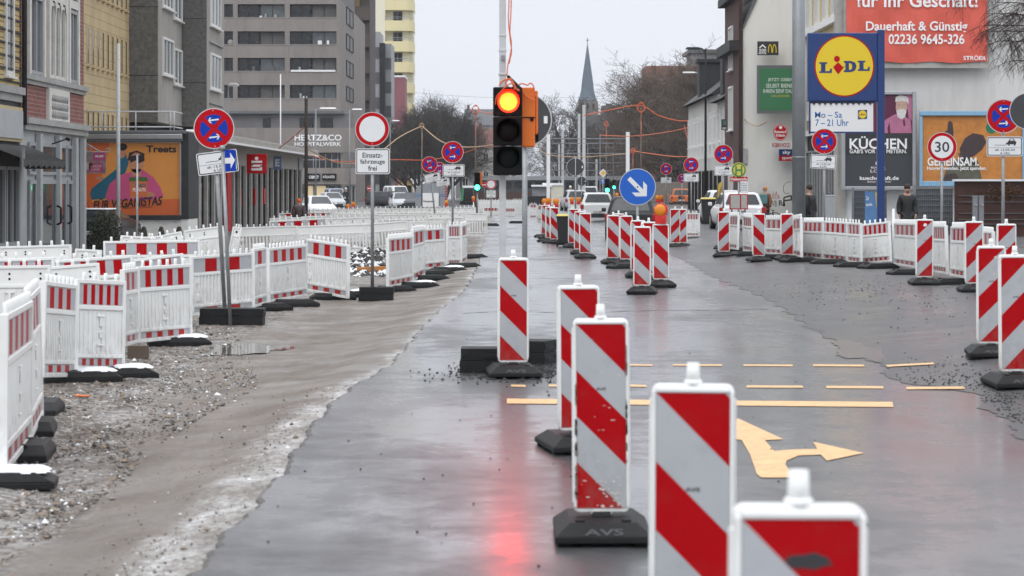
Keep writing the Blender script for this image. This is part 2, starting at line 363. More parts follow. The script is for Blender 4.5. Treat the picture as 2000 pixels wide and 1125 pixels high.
def mud_material():
    m = bpy.data.materials.new('gravel_mud'); m.use_nodes = True; t = m.node_tree; b = t.nodes['Principled BSDF']
    tcn = node(t, 'ShaderNodeTexCoord'); src = tcn.outputs['Object']
    d = node(t, 'ShaderNodeAttribute', attribute_name='edge_d').outputs['Fac']
    wob = noise(t, src, 0.9, 5, 0.6, (1, 0.5, 1)); wob2 = noise(t, src, 6, 4)
    dd = mth(t, 'ADD', d, mth(t, 'ADD', mth(t, 'MULTIPLY', mth(t, 'SUBTRACT', wob, 0.5), 0.7), mth(t, 'MULTIPLY', mth(t, 'SUBTRACT', wob2, 0.5), 0.35)))
    # stones
    v = node(t, 'ShaderNodeTexVoronoi', Scale=26.0); t.links.new(src, v.inputs['Vector'])
    vc = node(t, 'ShaderNodeSeparateColor'); t.links.new(v.outputs['Color'], vc.inputs[0])
    stone = ramp_n(t, vc.outputs[0], [(0.0, (0.03, 0.025, 0.021, 1)), (0.35, (0.085, 0.068, 0.055, 1)), (0.62, (0.15, 0.125, 0.103, 1)), (0.85, (0.26, 0.215, 0.175, 1)), (1.0, (0.46, 0.45, 0.43, 1))])
    stone = mixc(t, ramp_n(t, v.outputs['Distance'], [(0.0, g4(0)), (0.55, g4(0)), (0.85, g4(0.8))]), stone, (0.022, 0.018, 0.015, 1))
    snow_n = noise(t, src, 1.6, 7, 0.75); snow_f = noise(t, src, 14, 5, 0.7)
    snow_m = ramp_n(t, mth(t, 'ADD', mth(t, 'MULTIPLY', snow_n, 0.5), mth(t, 'MULTIPLY', snow_f, 0.5)), [(0.50, g4(0)), (0.60, g4(0.85))])
    stone = mixc(t, mth(t, 'MULTIPLY', snow_m, 0.45), stone, (0.62, 0.63, 0.64, 1))
    st2 = mth(t, 'ADD', mth(t, 'MULTIPLY', noise(t, src, 2.2, 6, 0.7, (1, 0.12, 1)), 0.55), mth(t, 'MULTIPLY', noise(t, src, 1.3, 8, 0.75, (1, 0.5, 1)), 0.45))
    mud = ramp_n(t, st2, [(0.25, (0.075, 0.063, 0.053, 1)), (0.5, (0.145, 0.122, 0.105, 1)), (0.75, (0.24, 0.213, 0.192, 1))])
    mud = mixc(t, ramp_n(t, noise(t, src, 30, 5, 0.75), [(0.5, g4(0)), (0.72, g4(0.75))]), mud, (0.06, 0.05, 0.042, 1)); mud = mixc(t, ramp_n(t, noise(t, src, 45, 4, 0.8), [(0.60, g4(0)), (0.72, g4(0.7))]), mud, (0.40, 0.37, 0.34, 1))
    sl_n = noise(t, src, 3.0, 8, 0.78, (1, 0.35, 1))
    slush = ramp_n(t, mth(t, 'ADD', mth(t, 'MULTIPLY', sl_n, 0.6), mth(t, 'MULTIPLY', noise(t, src, 22, 6, 0.8, (1, 0.5, 1)), 0.4)), [(0.38, (0.11, 0.097, 0.085, 1)), (0.48, (0.23, 0.215, 0.20, 1)), (0.56, (0.45, 0.445, 0.44, 1)), (0.66, (0.62, 0.63, 0.64, 1))])
    slush = mixc(t, ramp_n(t, snow_f, [(0.38, g4(0.7)), (0.52, g4(0))]), slush, stone)
    sy = node(t, 'ShaderNodeSeparateXYZ'); t.links.new(src, sy.inputs[0])
    far = node(t, 'ShaderNodeMapRange'); far.inputs['From Min'].default_value = 17; far.inputs['From Max'].default_value = 30; t.links.new(sy.outputs['Y'], far.inputs[0])
    k1 = ramp_n(t, mth(t, 'ADD', dd, mth(t, 'MULTIPLY', far.outputs[0], 0.28)), [(0.30, g4(0)), (0.48, g4(1))]); k2 = ramp_n(t, mth(t, 'SUBTRACT', mth(t, 'MULTIPLY', dd, 0.5), mth(t, 'MULTIPLY', far.outputs[0], 0.6)), [(0.50, g4(0)), (0.68, g4(1))])
    col = mixc(t, k1, slush, mud); col = mixc(t, k2, col, stone)
    t.links.new(col, b.inputs['Base Color'])
    wet = ramp_n(t, noise(t, src, 1.1, 5), [(0.35, g4(0.32)), (0.65, g4(0.8))]); t.links.new(wet, b.inputs['Roughness'])
    hgt = mth(t, 'ADD', mth(t, 'MULTIPLY', mth(t, 'SUBTRACT', 1.0, v.outputs['Distance']), mth(t, 'ADD', 0.25, k2)), mth(t, 'MULTIPLY', noise(t, src, 40, 6), 0.6))
    bn = node(t, 'ShaderNodeBump', Strength=0.6, Distance=0.03); t.links.new(hgt, bn.inputs['Height']); t.links.new(bn.outputs[0], b.inputs['Normal'])
    M['gravel_mud'] = m
mud_material()

# gravel and mud ground: one sheet from under the camera to the horizon
ys = ysteps(2.0, 60, 0.010) + [64, 70, 78, 88, 100, 120, 150, 200, 260, 330, 420, 600, 900, 1500, 3000]
offs = [-1400, -400, -120, -60, -34, -22, -15, -11, -8.5, -7, -6] + [-5.5+0.09*i for i in range(62)] + [0.05, 0.3, 3, 9, 20, 60, 150, 400, 1500]
vs, fs, ed = [], [], []
for Y in ys:
    ex = edge_l(Y)
    for o in offs:
        X = ex+o; d = -o
        z = -0.03-0.14*sstep(d/1.5) if d > 0 else -0.03-0.12*sstep(-d/0.4)
        if -5.6 < o < -0.05 and Y < 60:
            a = min(1, d/0.4)
            z += a*((0.012 if Y < 20 else 0.005)*math.sin(X*9+Y*2.3)+(0.010 if Y < 20 else 0.005)*math.sin(X*3.3-Y*1.1)+0.006*random.uniform(-1, 1)*(1.6 if d > 1.0 else 0.5))
            z -= 0.022*math.exp(-((d-0.75)/0.28)**2)
        vs.append((X, Y, z)); ed.append(max(0.0, d))
n = len(offs)
for i in range(len(ys)-1):
    for j in range(n-1): fs.append((i*n+j, i*n+j+1, (i+1)*n+j+1, (i+1)*n+j))
me = bpy.data.meshes.new('ground'); me.from_pydata(vs, [], fs); me.materials.append(M['gravel_mud'])
at_ = me.attributes.new('edge_d', 'FLOAT', 'POINT'); at_.data.foreach_set('value', ed)
me.polygons.foreach_set('use_smooth', [True]*len(fs)); tag(link('ground', me), kind='structure')

# wet asphalt lane with a ragged edge towards the dirt
mb = MB(); ys = ysteps(2.0, 500, 0.006); prev = None
for Y in ys:
    j_ = jit(Y, 0, 0.022 if Y < 60 else 0.0)
    xl, xr = edge_l(Y)+j_, edge_r(Y)+0.5 if Y < 62 else 60.0
    xl2 = xl if Y < 175 else -60.0
    if Y >= 175: xl2 = -60.0
    row = [(xl2-0.05, Y, -0.16), (xl2-0.02, Y, -0.012), (xl2+0.01, Y, 0.0)]+[(xl2+0.01+(xr-xl2)*k/6, Y, 0.0) for k in range(1, 7)]
    if prev:
        for a, b, c, d in zip(prev, prev[1:], row[1:], row): mb.quad(a, b, c, d)
    prev = row
tag(mb.build('asphalt_road', 'asphalt_wet'), kind='structure')
# older coarse asphalt rising to the side of the road
mb = MB(); prev = None
for Y in ysteps(6.0, 400, 0.006):
    if Y > 62: ex = edge_r(62)+0.01*(Y-62)*0
    else: ex = edge_r(Y)+jit(Y, 2.0, 0.045)
    row = [(ex, Y, 0.004)]+[(ex+o, Y, 0.006+0.13*sstep(o/2.2)) for o in (0.15, 0.4, 0.8, 1.2, 1.6, 2.2, 4, 8, 30)]
    if prev:
        for a, b, c, d in zip(prev, prev[1:], row[1:], row): mb.quad(a, b, c, d)
    prev = row
tag(mb.build('old_asphalt', 'asphalt_old'), kind='structure')
# thin pale worn patch beside the joint
mat('pale_patch', (0.07, 0.07, 0.074), 0.16, var=0.4, vscale=5, bump=0.15, bscale=60)
pp = [(1622,668),(1640,680),(1634,694),(1652,701),(1690,700),(1712,709),(1735,702),(1722,690),(1728,682),(1700,674),(1660,668),(1640,664)]
pq = []
for p1, p2 in zip(pp, pp[1:]+pp[:1]):
    for k in range(6): u = k/6; pq.append((p1[0]+(p2[0]-p1[0])*u+2.2*math.sin(len(pq)*1.9)+1.5*math.sin(len(pq)*4.1), p1[1]+(p2[1]-p1[1])*u+0.9*math.sin(len(pq)*2.7)))
mb = MB(); mb.poly([(x, y, z+0.007) for x, y, z in (at(*p) for p in pq)]); tag(mb.build('worn_patch', 'pale_patch'), kind='structure')

# crumbs of loose asphalt on the old surface, stones on the dirt
def icos(mb, c, r, mi=0):
    a = [random.uniform(0.6, 1.3)*r for _ in range(6)]; n = len(mb.v); th = random.uniform(0, 6.28); cs, sn = math.cos(th), math.sin(th)
    for dx, dy, dz in ((a[0],0,0),(-a[1],0,0),(0,a[2],0),(0,-a[3],0),(0,0,a[4]*0.7),(0,0,-a[5]*0.5)):
        mb.v.append((c[0]+dx*cs-dy*sn, c[1]+dx*sn+dy*cs, c[2]+dz))
    for q in ((0,2,4),(2,1,4),(1,3,4),(3,0,4),(2,0,5),(1,2,5),(3,1,5),(0,3,5)): mb.f.append(tuple(n+i for i in q)); mb.m.append(mi); mb.sm.append(False)
mat('crumb', (0.02, 0.02, 0.021), 0.7)
mat('stone_dark', (0.065, 0.055, 0.048), 0.6, var=0.3, vscale=20)
mat('stone_tan', (0.21, 0.16, 0.115), 0.6, var=0.3, vscale=20)
mat('stone_grey', (0.20, 0.19, 0.185), 0.6, var=0.3, vscale=20)
mat('slush_clump', (0.72, 0.74, 0.77), 0.5)
mb = MB()
for _ in range(1500):
    px, py = random.choice([(random.gauss(1860, 60), random.gauss(745, 22)), (random.gauss(1700, 120), random.gauss(570, 14)), (random.uniform(1500, 2000), random.uniform(540, 900)), (random.gauss(1960, 30), random.gauss(790, 30))])
    if py < 520: continue
    X, Y, z = at(px, py)
    if X > edge_r(Y)+0.05 and X < 9: icos(mb, (X, Y, z+0.008), random.uniform(0.004, 0.018))
for _ in range(120):
    X, Y, z = at(random.uniform(500, 1700), random.uniform(480, 1120))
    if edge_l(Y)+0.1 < X < edge_r(Y): icos(mb, (X, Y, z+0.005), random.uniform(0.004, 0.011))
tag(mb.build('asphalt_crumbs', 'crumb'), 'loose dark crumbs scattered on the asphalt', 'crumbs', kind='stuff')
mb = MB()
for _ in range(17000):
    Y = 12+34*random.random()**1.6; ex = edge_l(Y)
    u = random.random(); d = (random.gauss(0.28, 0.14) if u < 0.06 else random.gauss(0.75, 0.3) if u < 0.08 else 1.15+random.random()**1.3*2.6)
    if d < 0.05: continue
    X = ex-d; r = (random.uniform(0.006, 0.017) if random.random() < 0.93 else random.uniform(0.017, 0.04))*(0.6 if d < 1.0 else 1)
    if Y > 24 and d < 1.0+(Y-24)*0.15: continue
    icos(mb, (X, Y, gz(X, Y)+0.004), r, random.choices((0, 1, 2, 3), (4.5, 3.4, 3, 0.8))[0])
tag(mb.build('loose_stones', ['stone_dark', 'stone_tan', 'stone_grey', 'slush_clump']), 'loose gravel stones and slush lumps on the dirt', 'gravel', kind='stuff')

# puddle that mirrors the barriers
m = bpy.data.materials.new('puddle_water'); m.use_nodes = True; b = m.node_tree.nodes['Principled BSDF']
b.inputs['Base Color'].default_value = (0.09, 0.075, 0.06, 1); b.inputs['Roughness'].default_value = 0.03; b.inputs['IOR'].default_value = 1.33; M['puddle_water'] = m
mb = MB(); c = at(478, 682)
pts = []
for i in range(40):
    a = 2*math.pi*i/40; r = 1+0.18*math.sin(3*a+1)+0.14*math.sin(5*a)+0.1*math.sin(9*a+2)
    pts.append((c[0]+0.50*r*math.cos(a), c[1]+1.1*r*math.sin(a), -0.163))
mb.poly(pts); tag(mb.build('puddle', 'puddle_water'), kind='structure')

# painted yellow markings of the diverted traffic
mb = MB()
def mark(pts): 
    P = [at0(*p) for p in pts]; mb.poly([(x, y, 0.012 if x > edge_r(y) else 0.005) for x, y in P][::-1])
mark([(990,779.5),(1743,786),(1745,796),(990,789)])
tag(mb.build('stop_line', 'paint_yellow'), kind='structure')
for k, (a, b_, y, th) in enumerate([(1228,1262,752,4),(1302,1412,753,4.2),(1458,1568,753.5,4.3),(1614,1725,754.5,4.5),(1770,1884,756.5,4.8),(998,1026,752,4),(1072,1182,752,4),
                                  (1228,1274,712,3),(1314,1410,712,3),(1452,1548,712.5,3.2),(1588,1687,712.5,3.5)]):
    mb = MB(); mark([(a, y), (b_, y+0.6), (b_+1, y+th+0.6), (a, y+th)]); tag(mb.build('crossing_mark', 'paint_yellow'), kind='structure')
mb = MB(); P = [at(*p) for p in ((1730,715),(1822,710),(1826,713.5),(1733,718.5))]; mb.poly([(x, y, z+0.012) for x, y, z in P][::-1]); tag(mb.build('crossing_mark', 'paint_yellow'), kind='structure')
mb = MB()
mark([(1441,818),(1530,859),(1494,861),(1449,861),(1436,859),(1405,859)])
mark([(1449,861),(1494,861),(1512,882),(1534,909),(1552,934),(1487,934),(1478,927),(1465,889)])
mark([(1512,882),(1550,879),(1596,878),(1603,889),(1559,891),(1536,901),(1534,909)])
mark([(1588,864),(1687,886),(1615,901),(1603,889),(1596,878)])
tag(mb.build('lane_arrow', 'paint_yellow'), kind='structure')

# tar seams and a saw cut across the lane
mat('tar', (0.012, 0.012, 0.013), 0.35)
def seam(pts, wd):
    P = curve_pts([(*at0(*p), 0.004) for p in pts], 10); mb = MB()
    for i, (p, q) in enumerate(zip(P, P[1:])):
        d = Vector((q[0]-p[0], q[1]-p[1], 0)); n = Vector((-d.y, d.x, 0)).normalized(); w0 = wd*(0.6+0.4*math.sin(i*1.7)); w1 = wd*(0.6+0.4*math.sin((i+1)*1.7))
        mb.quad(tuple(Vector(p)-n*w0), tuple(Vector(q)-n*w1), tuple(Vector(q)+n*w1), tuple(Vector(p)+n*w0))
    tag(mb.build('road_seam', 'tar'), kind='structure')
for pts, wd in (([(905,612),(1000,608),(1120,611),(1260,607),(1400,606),(1500,604)], .05), ([(930,545),(1040,543),(1180,545),(1330,542)], .07), ([(945,508),(1050,507),(1180,509),(1290,507)], .10), ([(958,470),(1060,469),(1200,470)], .10)): seam(pts, wd)

# ------------------------------------------------------------------ guide beacons
def rrect(x0, x1, z0, z1, r, k=4):
    pts = []
    for cx, cz, a0 in ((x1-r, z0+r, -90), (x1-r, z1-r, 0), (x0+r, z1-r, 90), (x0+r, z0+r, 180)):
        for i in range(k+1):
            a = R(a0+90*i/k); pts.append((cx+r*math.cos(a), cz+r*math.sin(a)))
    return pts
def make_beacon(sgn, label, worn=False):
    t = thing('guide_beacon', label, 'traffic beacon', group='red and white guide beacons')
    mb = MB()
    mb.prism(rrect(-0.145, 0.145, 0.135, 1.15, 0.028), -0.032, 0.032)
    for a, b in ((-0.145, -0.130), (0.130, 0.145)): mb.box(a, b, -0.042, -0.032, 0.16, 1.13)
    mb.box(-0.130, 0.130, -0.042, -0.032, 1.122, 1.14)
    for sx in (-1, 1): mb.box(sx*0.145-0.008, sx*0.145+0.008, -0.012, 0.012, 0.18, 1.1)
    mb.prism([(-0.06, 0.136), (0.06, 0.136), (0.03, 0.095), (-0.03, 0.095)], -0.028, 0.028)
    mb.build('blade', 'white_plastic', t, bevel=0.007, seg=2)
    mb = MB(); mb.tube((0, 0, 1.15), (0, 0, 1.225), 0.026, 0.022, 12); mb.tube((0, 0, 1.148), (0, 0, 1.165), 0.036, 0.03, 12); mb.build('carry_knob', 'white_plastic', t)
    mb = MB(); x0, x1, z0, z1 = -0.129, 0.129, 0.158, 1.121; per = 0.482
    for side in (-1, 1):
        y = side*0.0365 if side < 0 else 0.0335
        for k in range(-2, 6):
            for c, mi in ((0, 1), (1, 0)):
                lo = k*per+c*per/2; hi = lo+per/2     # distance below the top corner
                p = [(x0, z0), (x1, z0), (x1, z1), (x0, z1)]
                # t = (z1-z) - sgn*(x-x0)  (sgn +1: bands fall to the right)
                if sgn > 0: ax, cx_ = -1.0, -x0
                else: ax, cx_ = 1.0, x1
                q = clip(p, ax, -1, hi-z1-ax*(-cx_) if False else hi-z1-(ax*-1)*0+0*cx_) if False else None
                f = lambda P, v, up: clip(P, (-sgn if up else sgn), (-1 if up else 1), (v-z1-sgn*(x0 if sgn > 0 else x1)) if up else -(v-z1-sgn*(x0 if sgn > 0 else x1)))
                q = f(p, hi, True)
                if len(q) >= 3: q = f(q, lo, False)
                if len(q) >= 3:
                    pts = [(a, y, b) for a, b in q]; 
                    mb.poly(pts if side < 0 else pts[::-1], mi)
    mb.build('reflective_sheet', ['sheet_red', 'sheet_grey'], t)
    txt(t, 'AVS', -0.026, 0.775, 0.026, 0.79, -0.0385, 'ink', 0.02)
    mb = MB()
    for y0, y1, z0, z1, dx, dy in ((-0.40, 0.40, 0.02, 0.055, 0.0, 0.0), (-0.40, 0.40, 0.055, 0.115, 0.075, 0.10)):
        mb.box(-0.25, 0.25, y0, y1, z0, z1, 0, dx, dy)
    mb.box(-0.055, 0.055, -0.07, 0.07, 0.115, 0.14, 0, 0.012, 0.012)
    for sx in (-1, 1):
        mb.box(sx*0.12-0.025, sx*0.12+0.025, -0.27, -0.20, 0.115, 0.126)
        for yy in (-0.36, 0.30): mb.box(sx*0.2-0.04, sx*0.2+0.04, yy, yy+0.06, 0.0, 0.02)
    f = mb.build('rubber_base', 'rubber', t, bevel=0.006, seg=2)
    me = txt_mesh('AVS', 0.02)
    xs = [v.co.x for v in me.vertices]; a, b = min(xs), max(xs)
    for v in me.vertices:
        u = (v.co.x-a)/(b-a)-0.5; h = v.co.y/0.73
        v.co = (u*0.2, -0.394+h*0.045, 0.0635+h*0.027)
    me.materials.clear(); me.materials.append(M['rubber_grey']); link('embossed_letters', me, f)
    return t
# cx, top row, slant, label, turn
BEACONS = [
 (1550, 985, 1, 'guide beacon cut off by the bottom edge, dark smudge on its top red field', 3),
 (1350, 750, 1, 'large blurred guide beacon standing just short of the yellow turn arrow', -4),
 (1175, 622, 1, 'scratched grimy guide beacon on a wide black base lettered AVS, before the stop line', 0),
 (1131, 557, 1, 'guide beacon half hidden behind the scratched beacon, its blade turned a little', 9),
 (1002, 503, 1, 'guide beacon in front of the rubber blocks of the mobile red traffic light', 4),
 (1254, 442, 1, 'clean guide beacon right under the blue keep-right arrow sign, front of its pair', -6),
 (1291, 437, 1, 'guide beacon with the amber warning lamp on its top', 2),
 (1197, 420, 1, 'guide beacon at the rear corner of the dark grey car, outer one of its pair', 5),
 (1223, 421, 1, 'guide beacon between the paired beacons by the grey car and the blue arrow sign', 3),
 (1207, 417, 1, 'guide beacon mostly hidden behind the pair by the dark grey car', 3),
 (1246, 430, 1, 'guide beacon hidden up to its top behind the pole of the blue arrow sign', 0),
 (1266, 433, 1, 'guide beacon hidden up to its top behind the amber lamp pair', 2),
 (1143, 416, 1, 'guide beacon at the end of the row beside the white hatchback', 4),
 (1119, 408, 1, 'guide beacon touching the black bin with the yellow lid', 8),
 (1132, 413, 1, 'narrow-looking guide beacon squeezed between two others beside the bin', 0),
 (1082, 405, 1, 'guide beacon just behind the black bin, second beyond it', 25),
 (1073, 404, 1, 'guide beacon beyond the black bin, third in the row behind it', 30),
 (1064, 400.5, 1, 'guide beacon farthest along the centre row beyond the black bin', 25),
 (1319, 408, -1, 'guide beacon paired beside the small barrier panel under the black lamp post, outer one', -6),
 (1332.5, 408, -1, 'guide beacon touching the small barrier panel under the black lamp post', -6),
 (1414, 413, -1, 'guide beacon in front of the white van, left end of the pavement barriers', -10),
 (1482, 417, 1, 'guide beacon with bands falling to the kerb, among the pavement barriers by the white van', 4),
 (1537, 417, -1, 'guide beacon in front of the tall grey mast', 3),
 (1805, 428, -1, 'guide beacon with a small round sticker at its top', -3),
 (1903, 432, -1, 'guide beacon just behind the near pair by the rusty brown fence', -4),
 (1966, 437, -1, 'guide beacon rising behind the near pair, against the brown fence', 2),
 (1936, 480, -1, 'guide beacon of the near pavement-side pair, the one farther from the camera', -6),
 (1984, 497, -1, 'guide beacon of the near pavement-side pair, cut by the edge of the photo', 0),
]
SC = {1805: 113, 1903: 121, 1966: 128, 1936: 188, 1984: 215, 1537: 85, 1482: 85, 1414: 78}
bp = make_beacon(1, 'x'); bm_ = make_beacon(-1, 'x'); used = {}
BEACON_TOP = {}
for cx, top, sg, lab, rot in BEACONS:
    s = SC.get(cx, (top-HY)/0.70)
    X, Y = (cx-1000)/s, F/s; z = gz(X, Y)
    zt = H+(HY-top)/s
    root = bp if sg > 0 else bm_
    if sg not in used: o = root; used[sg] = 1; o['label'] = lab
    else: o = dup(root, label=lab)
    o.location = (X, Y, z); o.rotation_euler = (0, R(random.uniform(-0.6, 0.6)), R(rot))
    k = (zt-z)/1.15; o.scale = (1, 1, max(0.92, min(1.1, k)))
    BEACON_TOP[cx] = (X, Y, z+1.15*o.scale[2])
# scuffs of the grimy beacon, smudge, sticker
mat('grime', (0.16, 0.14, 0.11), 0.8, var=0.4, vscale=30); mat('scuff', (0.62, 0.55, 0.53), 0.7)
def on_beacon(cx, pts, y, m, name):
    X, Y, z = BEACON_TOP[cx]; o = next(o for o in COL.objects if o.name.startswith('guide_beacon') and abs(o.location.x-X) < 1e-4 and abs(o.location.y-Y) < 1e-4)
    mb = MB()
    for p in pts: mb.poly([(a, y, b) for a, b in p])
    mb.build(name, m, o)
random.seed(3)
def blob(cx, cz, rx, rz, k=14): return [(cx+rx*(1+random.uniform(-.25, .25))*math.cos(2*math.pi*i/k), cz+rz*(1+random.uniform(-.25, .25))*math.sin(2*math.pi*i/k)) for i in range(k)]
on_beacon(1550, [blob(0.02, 1.03, 0.05, 0.018)], -0.0385, 'ink', 'smudge')
on_beacon(1175, [blob(random.uniform(-.03, .1), 0.165+random.random()**1.5*0.16, random.uniform(.004, .012), random.uniform(.003, .008), 7) for _ in range(26)]+[blob(random.uniform(-.11, .11), random.uniform(.2, 1.1), random.uniform(.002, .014), random.uniform(.001, .004), 6) for _ in range(30)], -0.0385, 'scuff', 'scratch_marks')
on_beacon(1175, [blob(sx*0.133, random.uniform(.16, 1.0), random.uniform(.003, .008), random.uniform(.008, .05), 8) for sx in (-1, 1) for _ in range(14)], -0.0432, 'grime', 'grime_marks')
on_beacon(1805, [blob(0.005, 1.05, 0.032, 0.03)], -0.0385, 'white', 'sticker')
on_beacon(1936, [blob(0.05, 1.03, 0.02, 0.012, 8), blob(0.03, .86, .006, .02, 8)], -0.0385, 'scuff', 'scratch_marks')

# ------------------------------------------------------------------ barrier panels
def make_panel(Wd, Hh, kind, nred, wide=False):
    """built in its own frame: x along the panel from the middle of its bottom edge, front at -y"""
    x0, x1 = -Wd/2, Wd/2; fr = 0.045*min(1, Hh); mb = MB()
    zs, zb = Hh*0.69, Hh*0.16           # lower edge of the top plate, upper edge of the bottom plate
    for a, b in ((x0, x0+fr), (x1-fr, x1)): mb.box(a, b, -0.03, 0.03, 0, Hh)
    for z in (0, zb-fr/2, zs-fr/2, Hh-fr): mb.box(x0+fr, x1-fr, -0.028, 0.028, z, z+fr)
    k = max(2, round(Wd/0.19))
    for i in range(k):
        x = x0+0.05+(Wd-0.1)*(i+0.5)/k; mb.tube((x, 0, Hh), (x, 0, Hh+0.075), 0.023, 0.021, 8)
    # top and bottom plates
    mb.box(x0+fr, x1-fr, -0.012, 0.012, zs+fr/2, Hh-fr); mb.box(x0+fr, x1-fr, -0.012, 0.012, fr, zb-fr/2)
    lo, hi = zb+fr/2, zs-fr/2
    if kind == 'open':
        n = max(3, round(Wd/0.1))
        for i in range(n):
            x = x0+fr+(Wd-2*fr)*(i+0.5)/n; mb.box(x-0.022, x+0.022, -0.016, 0.016, lo, hi)
        mb.box(x0+fr+0.03*Wd, x0+fr+0.03*Wd+0.13, -0.022, 0.022, lo+0.05, lo+0.15); mb.box(x0+fr+0.03*Wd, x0+fr+0.03*Wd+0.13, -0.022, 0.022, hi-0.12, hi-0.04)
    else:
        mb.box(x0+fr, x1-fr, -0.010, 0.010, lo, hi)
        n = max(3, round(Wd/0.075))
        for i in range(n):
            x = x0+fr+(Wd-2*fr)*(i+0.5)/n; mb.box(x-0.012, x+0.012, -0.018, -0.010, lo+0.01, hi-0.015)
        if Wd > 0.45:
            for zz, ww, hh in ((0.86, 0.055, 0.02), (0.72, 0.02, 0.09), (0.48, 0.03, 0.02), (0.44, 0.02, 0.07), (0.2, 0.05, 0.015)):
                z = lo+(hi-lo)*zz; mb.box(-ww, ww, -0.034, -0.018, z-hh/2, z+hh/2)
        if kind == 'back':
            for i in range(max(2, round(Wd/0.3))):
                x = x0+0.12+(Wd-0.24)*i/max(1, round(Wd/0.3)-1)
                for z in (zs+0.09, Hh-0.1): mb.tube((x, -0.018, z), (x, -0.012, z), 0.016, 0.016, 6, 1)
    body = mb
    sheets = []
    if kind != 'back' and nred:
        for z0, z1 in ((zs+fr/2+0.012, Hh-fr-0.008), (fr+0.008, zb-fr/2-0.008)):
            q = MB(); n = 2*nred+1; xa, xb = x0+fr+0.008, x1-fr-0.008
            for i in range(n):
                a, b = xa+(xb-xa)*i/n, xa+(xb-xa)*(i+1)/n
                q.quad((a, -0.0155, z0), (b, -0.0155, z0), (b, -0.0155, z1), (a, -0.0155, z1), (i+1) % 2)
            sheets.append(q)
    return body, sheets
PAN = []
def panel(x0, t0, b0, x1, t1, b1, kind, nred, label, grp, worn=False, k=None, right=False, lean=0.0, sh=None):
    def sc(t, b):
        if k: return k*(b-t)
        if sh: return sh
        return ((t-HY)/0.94+(b-t)/1.0)/2
    s0, s1 = sc(t0, b0), sc(t1, b1)
    p0 = Vector(W(x0, b0, s0)); p1 = Vector(W(x1, b1, s1))
    h = ((b0-t0)/s0+(b1-t1)/s1)/2; d = p1-p0; L = d.length
    mid = (p0+p1)/2
    t = thing('safety_barrier', label, 'barrier', group=grp)
    body, sheets = make_panel(L, h, kind, nred)
    body.build('frame', ['white_plastic', 'black'], t, bevel=0.004, seg=1)
    mats = ['sheet_red_worn', 'sheet_grey_worn'] if worn else ['sheet_red', 'sheet_grey']
    for q in sheets: q.build('reflective_sheet', mats, t)
    ux = d.normalized(); n_ = Vector((0, 0, 1)); uy = n_.cross(ux).normalized(); uz = ux.cross(uy)
    m3 = Matrix((ux, uy, uz)).transposed().to_4x4()
    t.matrix_world = Matrix.Translation(mid) @ m3 @ Matrix.Rotation(lean, 4, 'Y') @ Matrix.Rotation(R(random.uniform(-2, 2)), 4, 'X')
    PAN.append((p0, p1, t)); return t
gA = 'barrier panels along the gravel track'
A = [
 (5,620,925,56,582,858,'closed',4,'tall barrier panel at the edge of the photo whose foot is capped with snow'),
 (57,581,855,79,561,812,'closed',3,'strongly foreshortened barrier panel on the mossy rubber blocks'),
 (80,561,746,142,545,728,'closed',3,'leaning barrier panel with a cable loop hanging on its edge'),
 (143,544,728,240,550,719,'closed',5,'leaning barrier panel with five thin red stripes over snowy feet'),
 (240,527,678,267,523,669,'closed',2,'short panel joining the leaning pair to the five-stripe panel by the puddle'),
 (268,519,669,373,517,660,'closed',4,'barrier panel with broad stripes beside the reflecting puddle'),
 (374,497,616,493,497,606,'open',2,'slotted barrier panel behind the no-stopping sign post by the gravel'),
 (494,488,601,518,481,594,'closed',1,'narrow turned barrier panel between the slotted panel and the ribbed one'),
 (524,483,590,598,479,579,'closed',4,'ribbed barrier panel between the narrow turned panel and the tilted one'),
 (599,469,572,680,475,579,'open',3,'tilted slotted barrier panel at the gap where the rubble lies'),
 (757,466,564,804,460,551,'closed',4,'barrier panel just past the base of the no-vehicles sign'),
 (805,450,551,828,445,537,'closed',2,'turned barrier panel linking the gap corner to the wide-striped slotted one'),
 (827,447,526,868,445,523,'open',2,'slotted barrier panel with two bold red bars, by the far no-stopping signs'),
 (872,439,520,899,439,519,'closed',4,'pale worn barrier panel next to the lane edge'),
 (900,439,517,910,438,512,'closed',1,'end panel of the gravel-side row seen almost edge-on'),
]
for i, a in enumerate(A):
    panel(*a, gA, lean=R(4) if i in (2, 3) else R(2.5) if i == 9 else R(random.uniform(-0.8, 0.8)), worn=i in (13, 14, 0, 1, 4))
gB = 'white barrier panels enclosing the dug-up tramway'
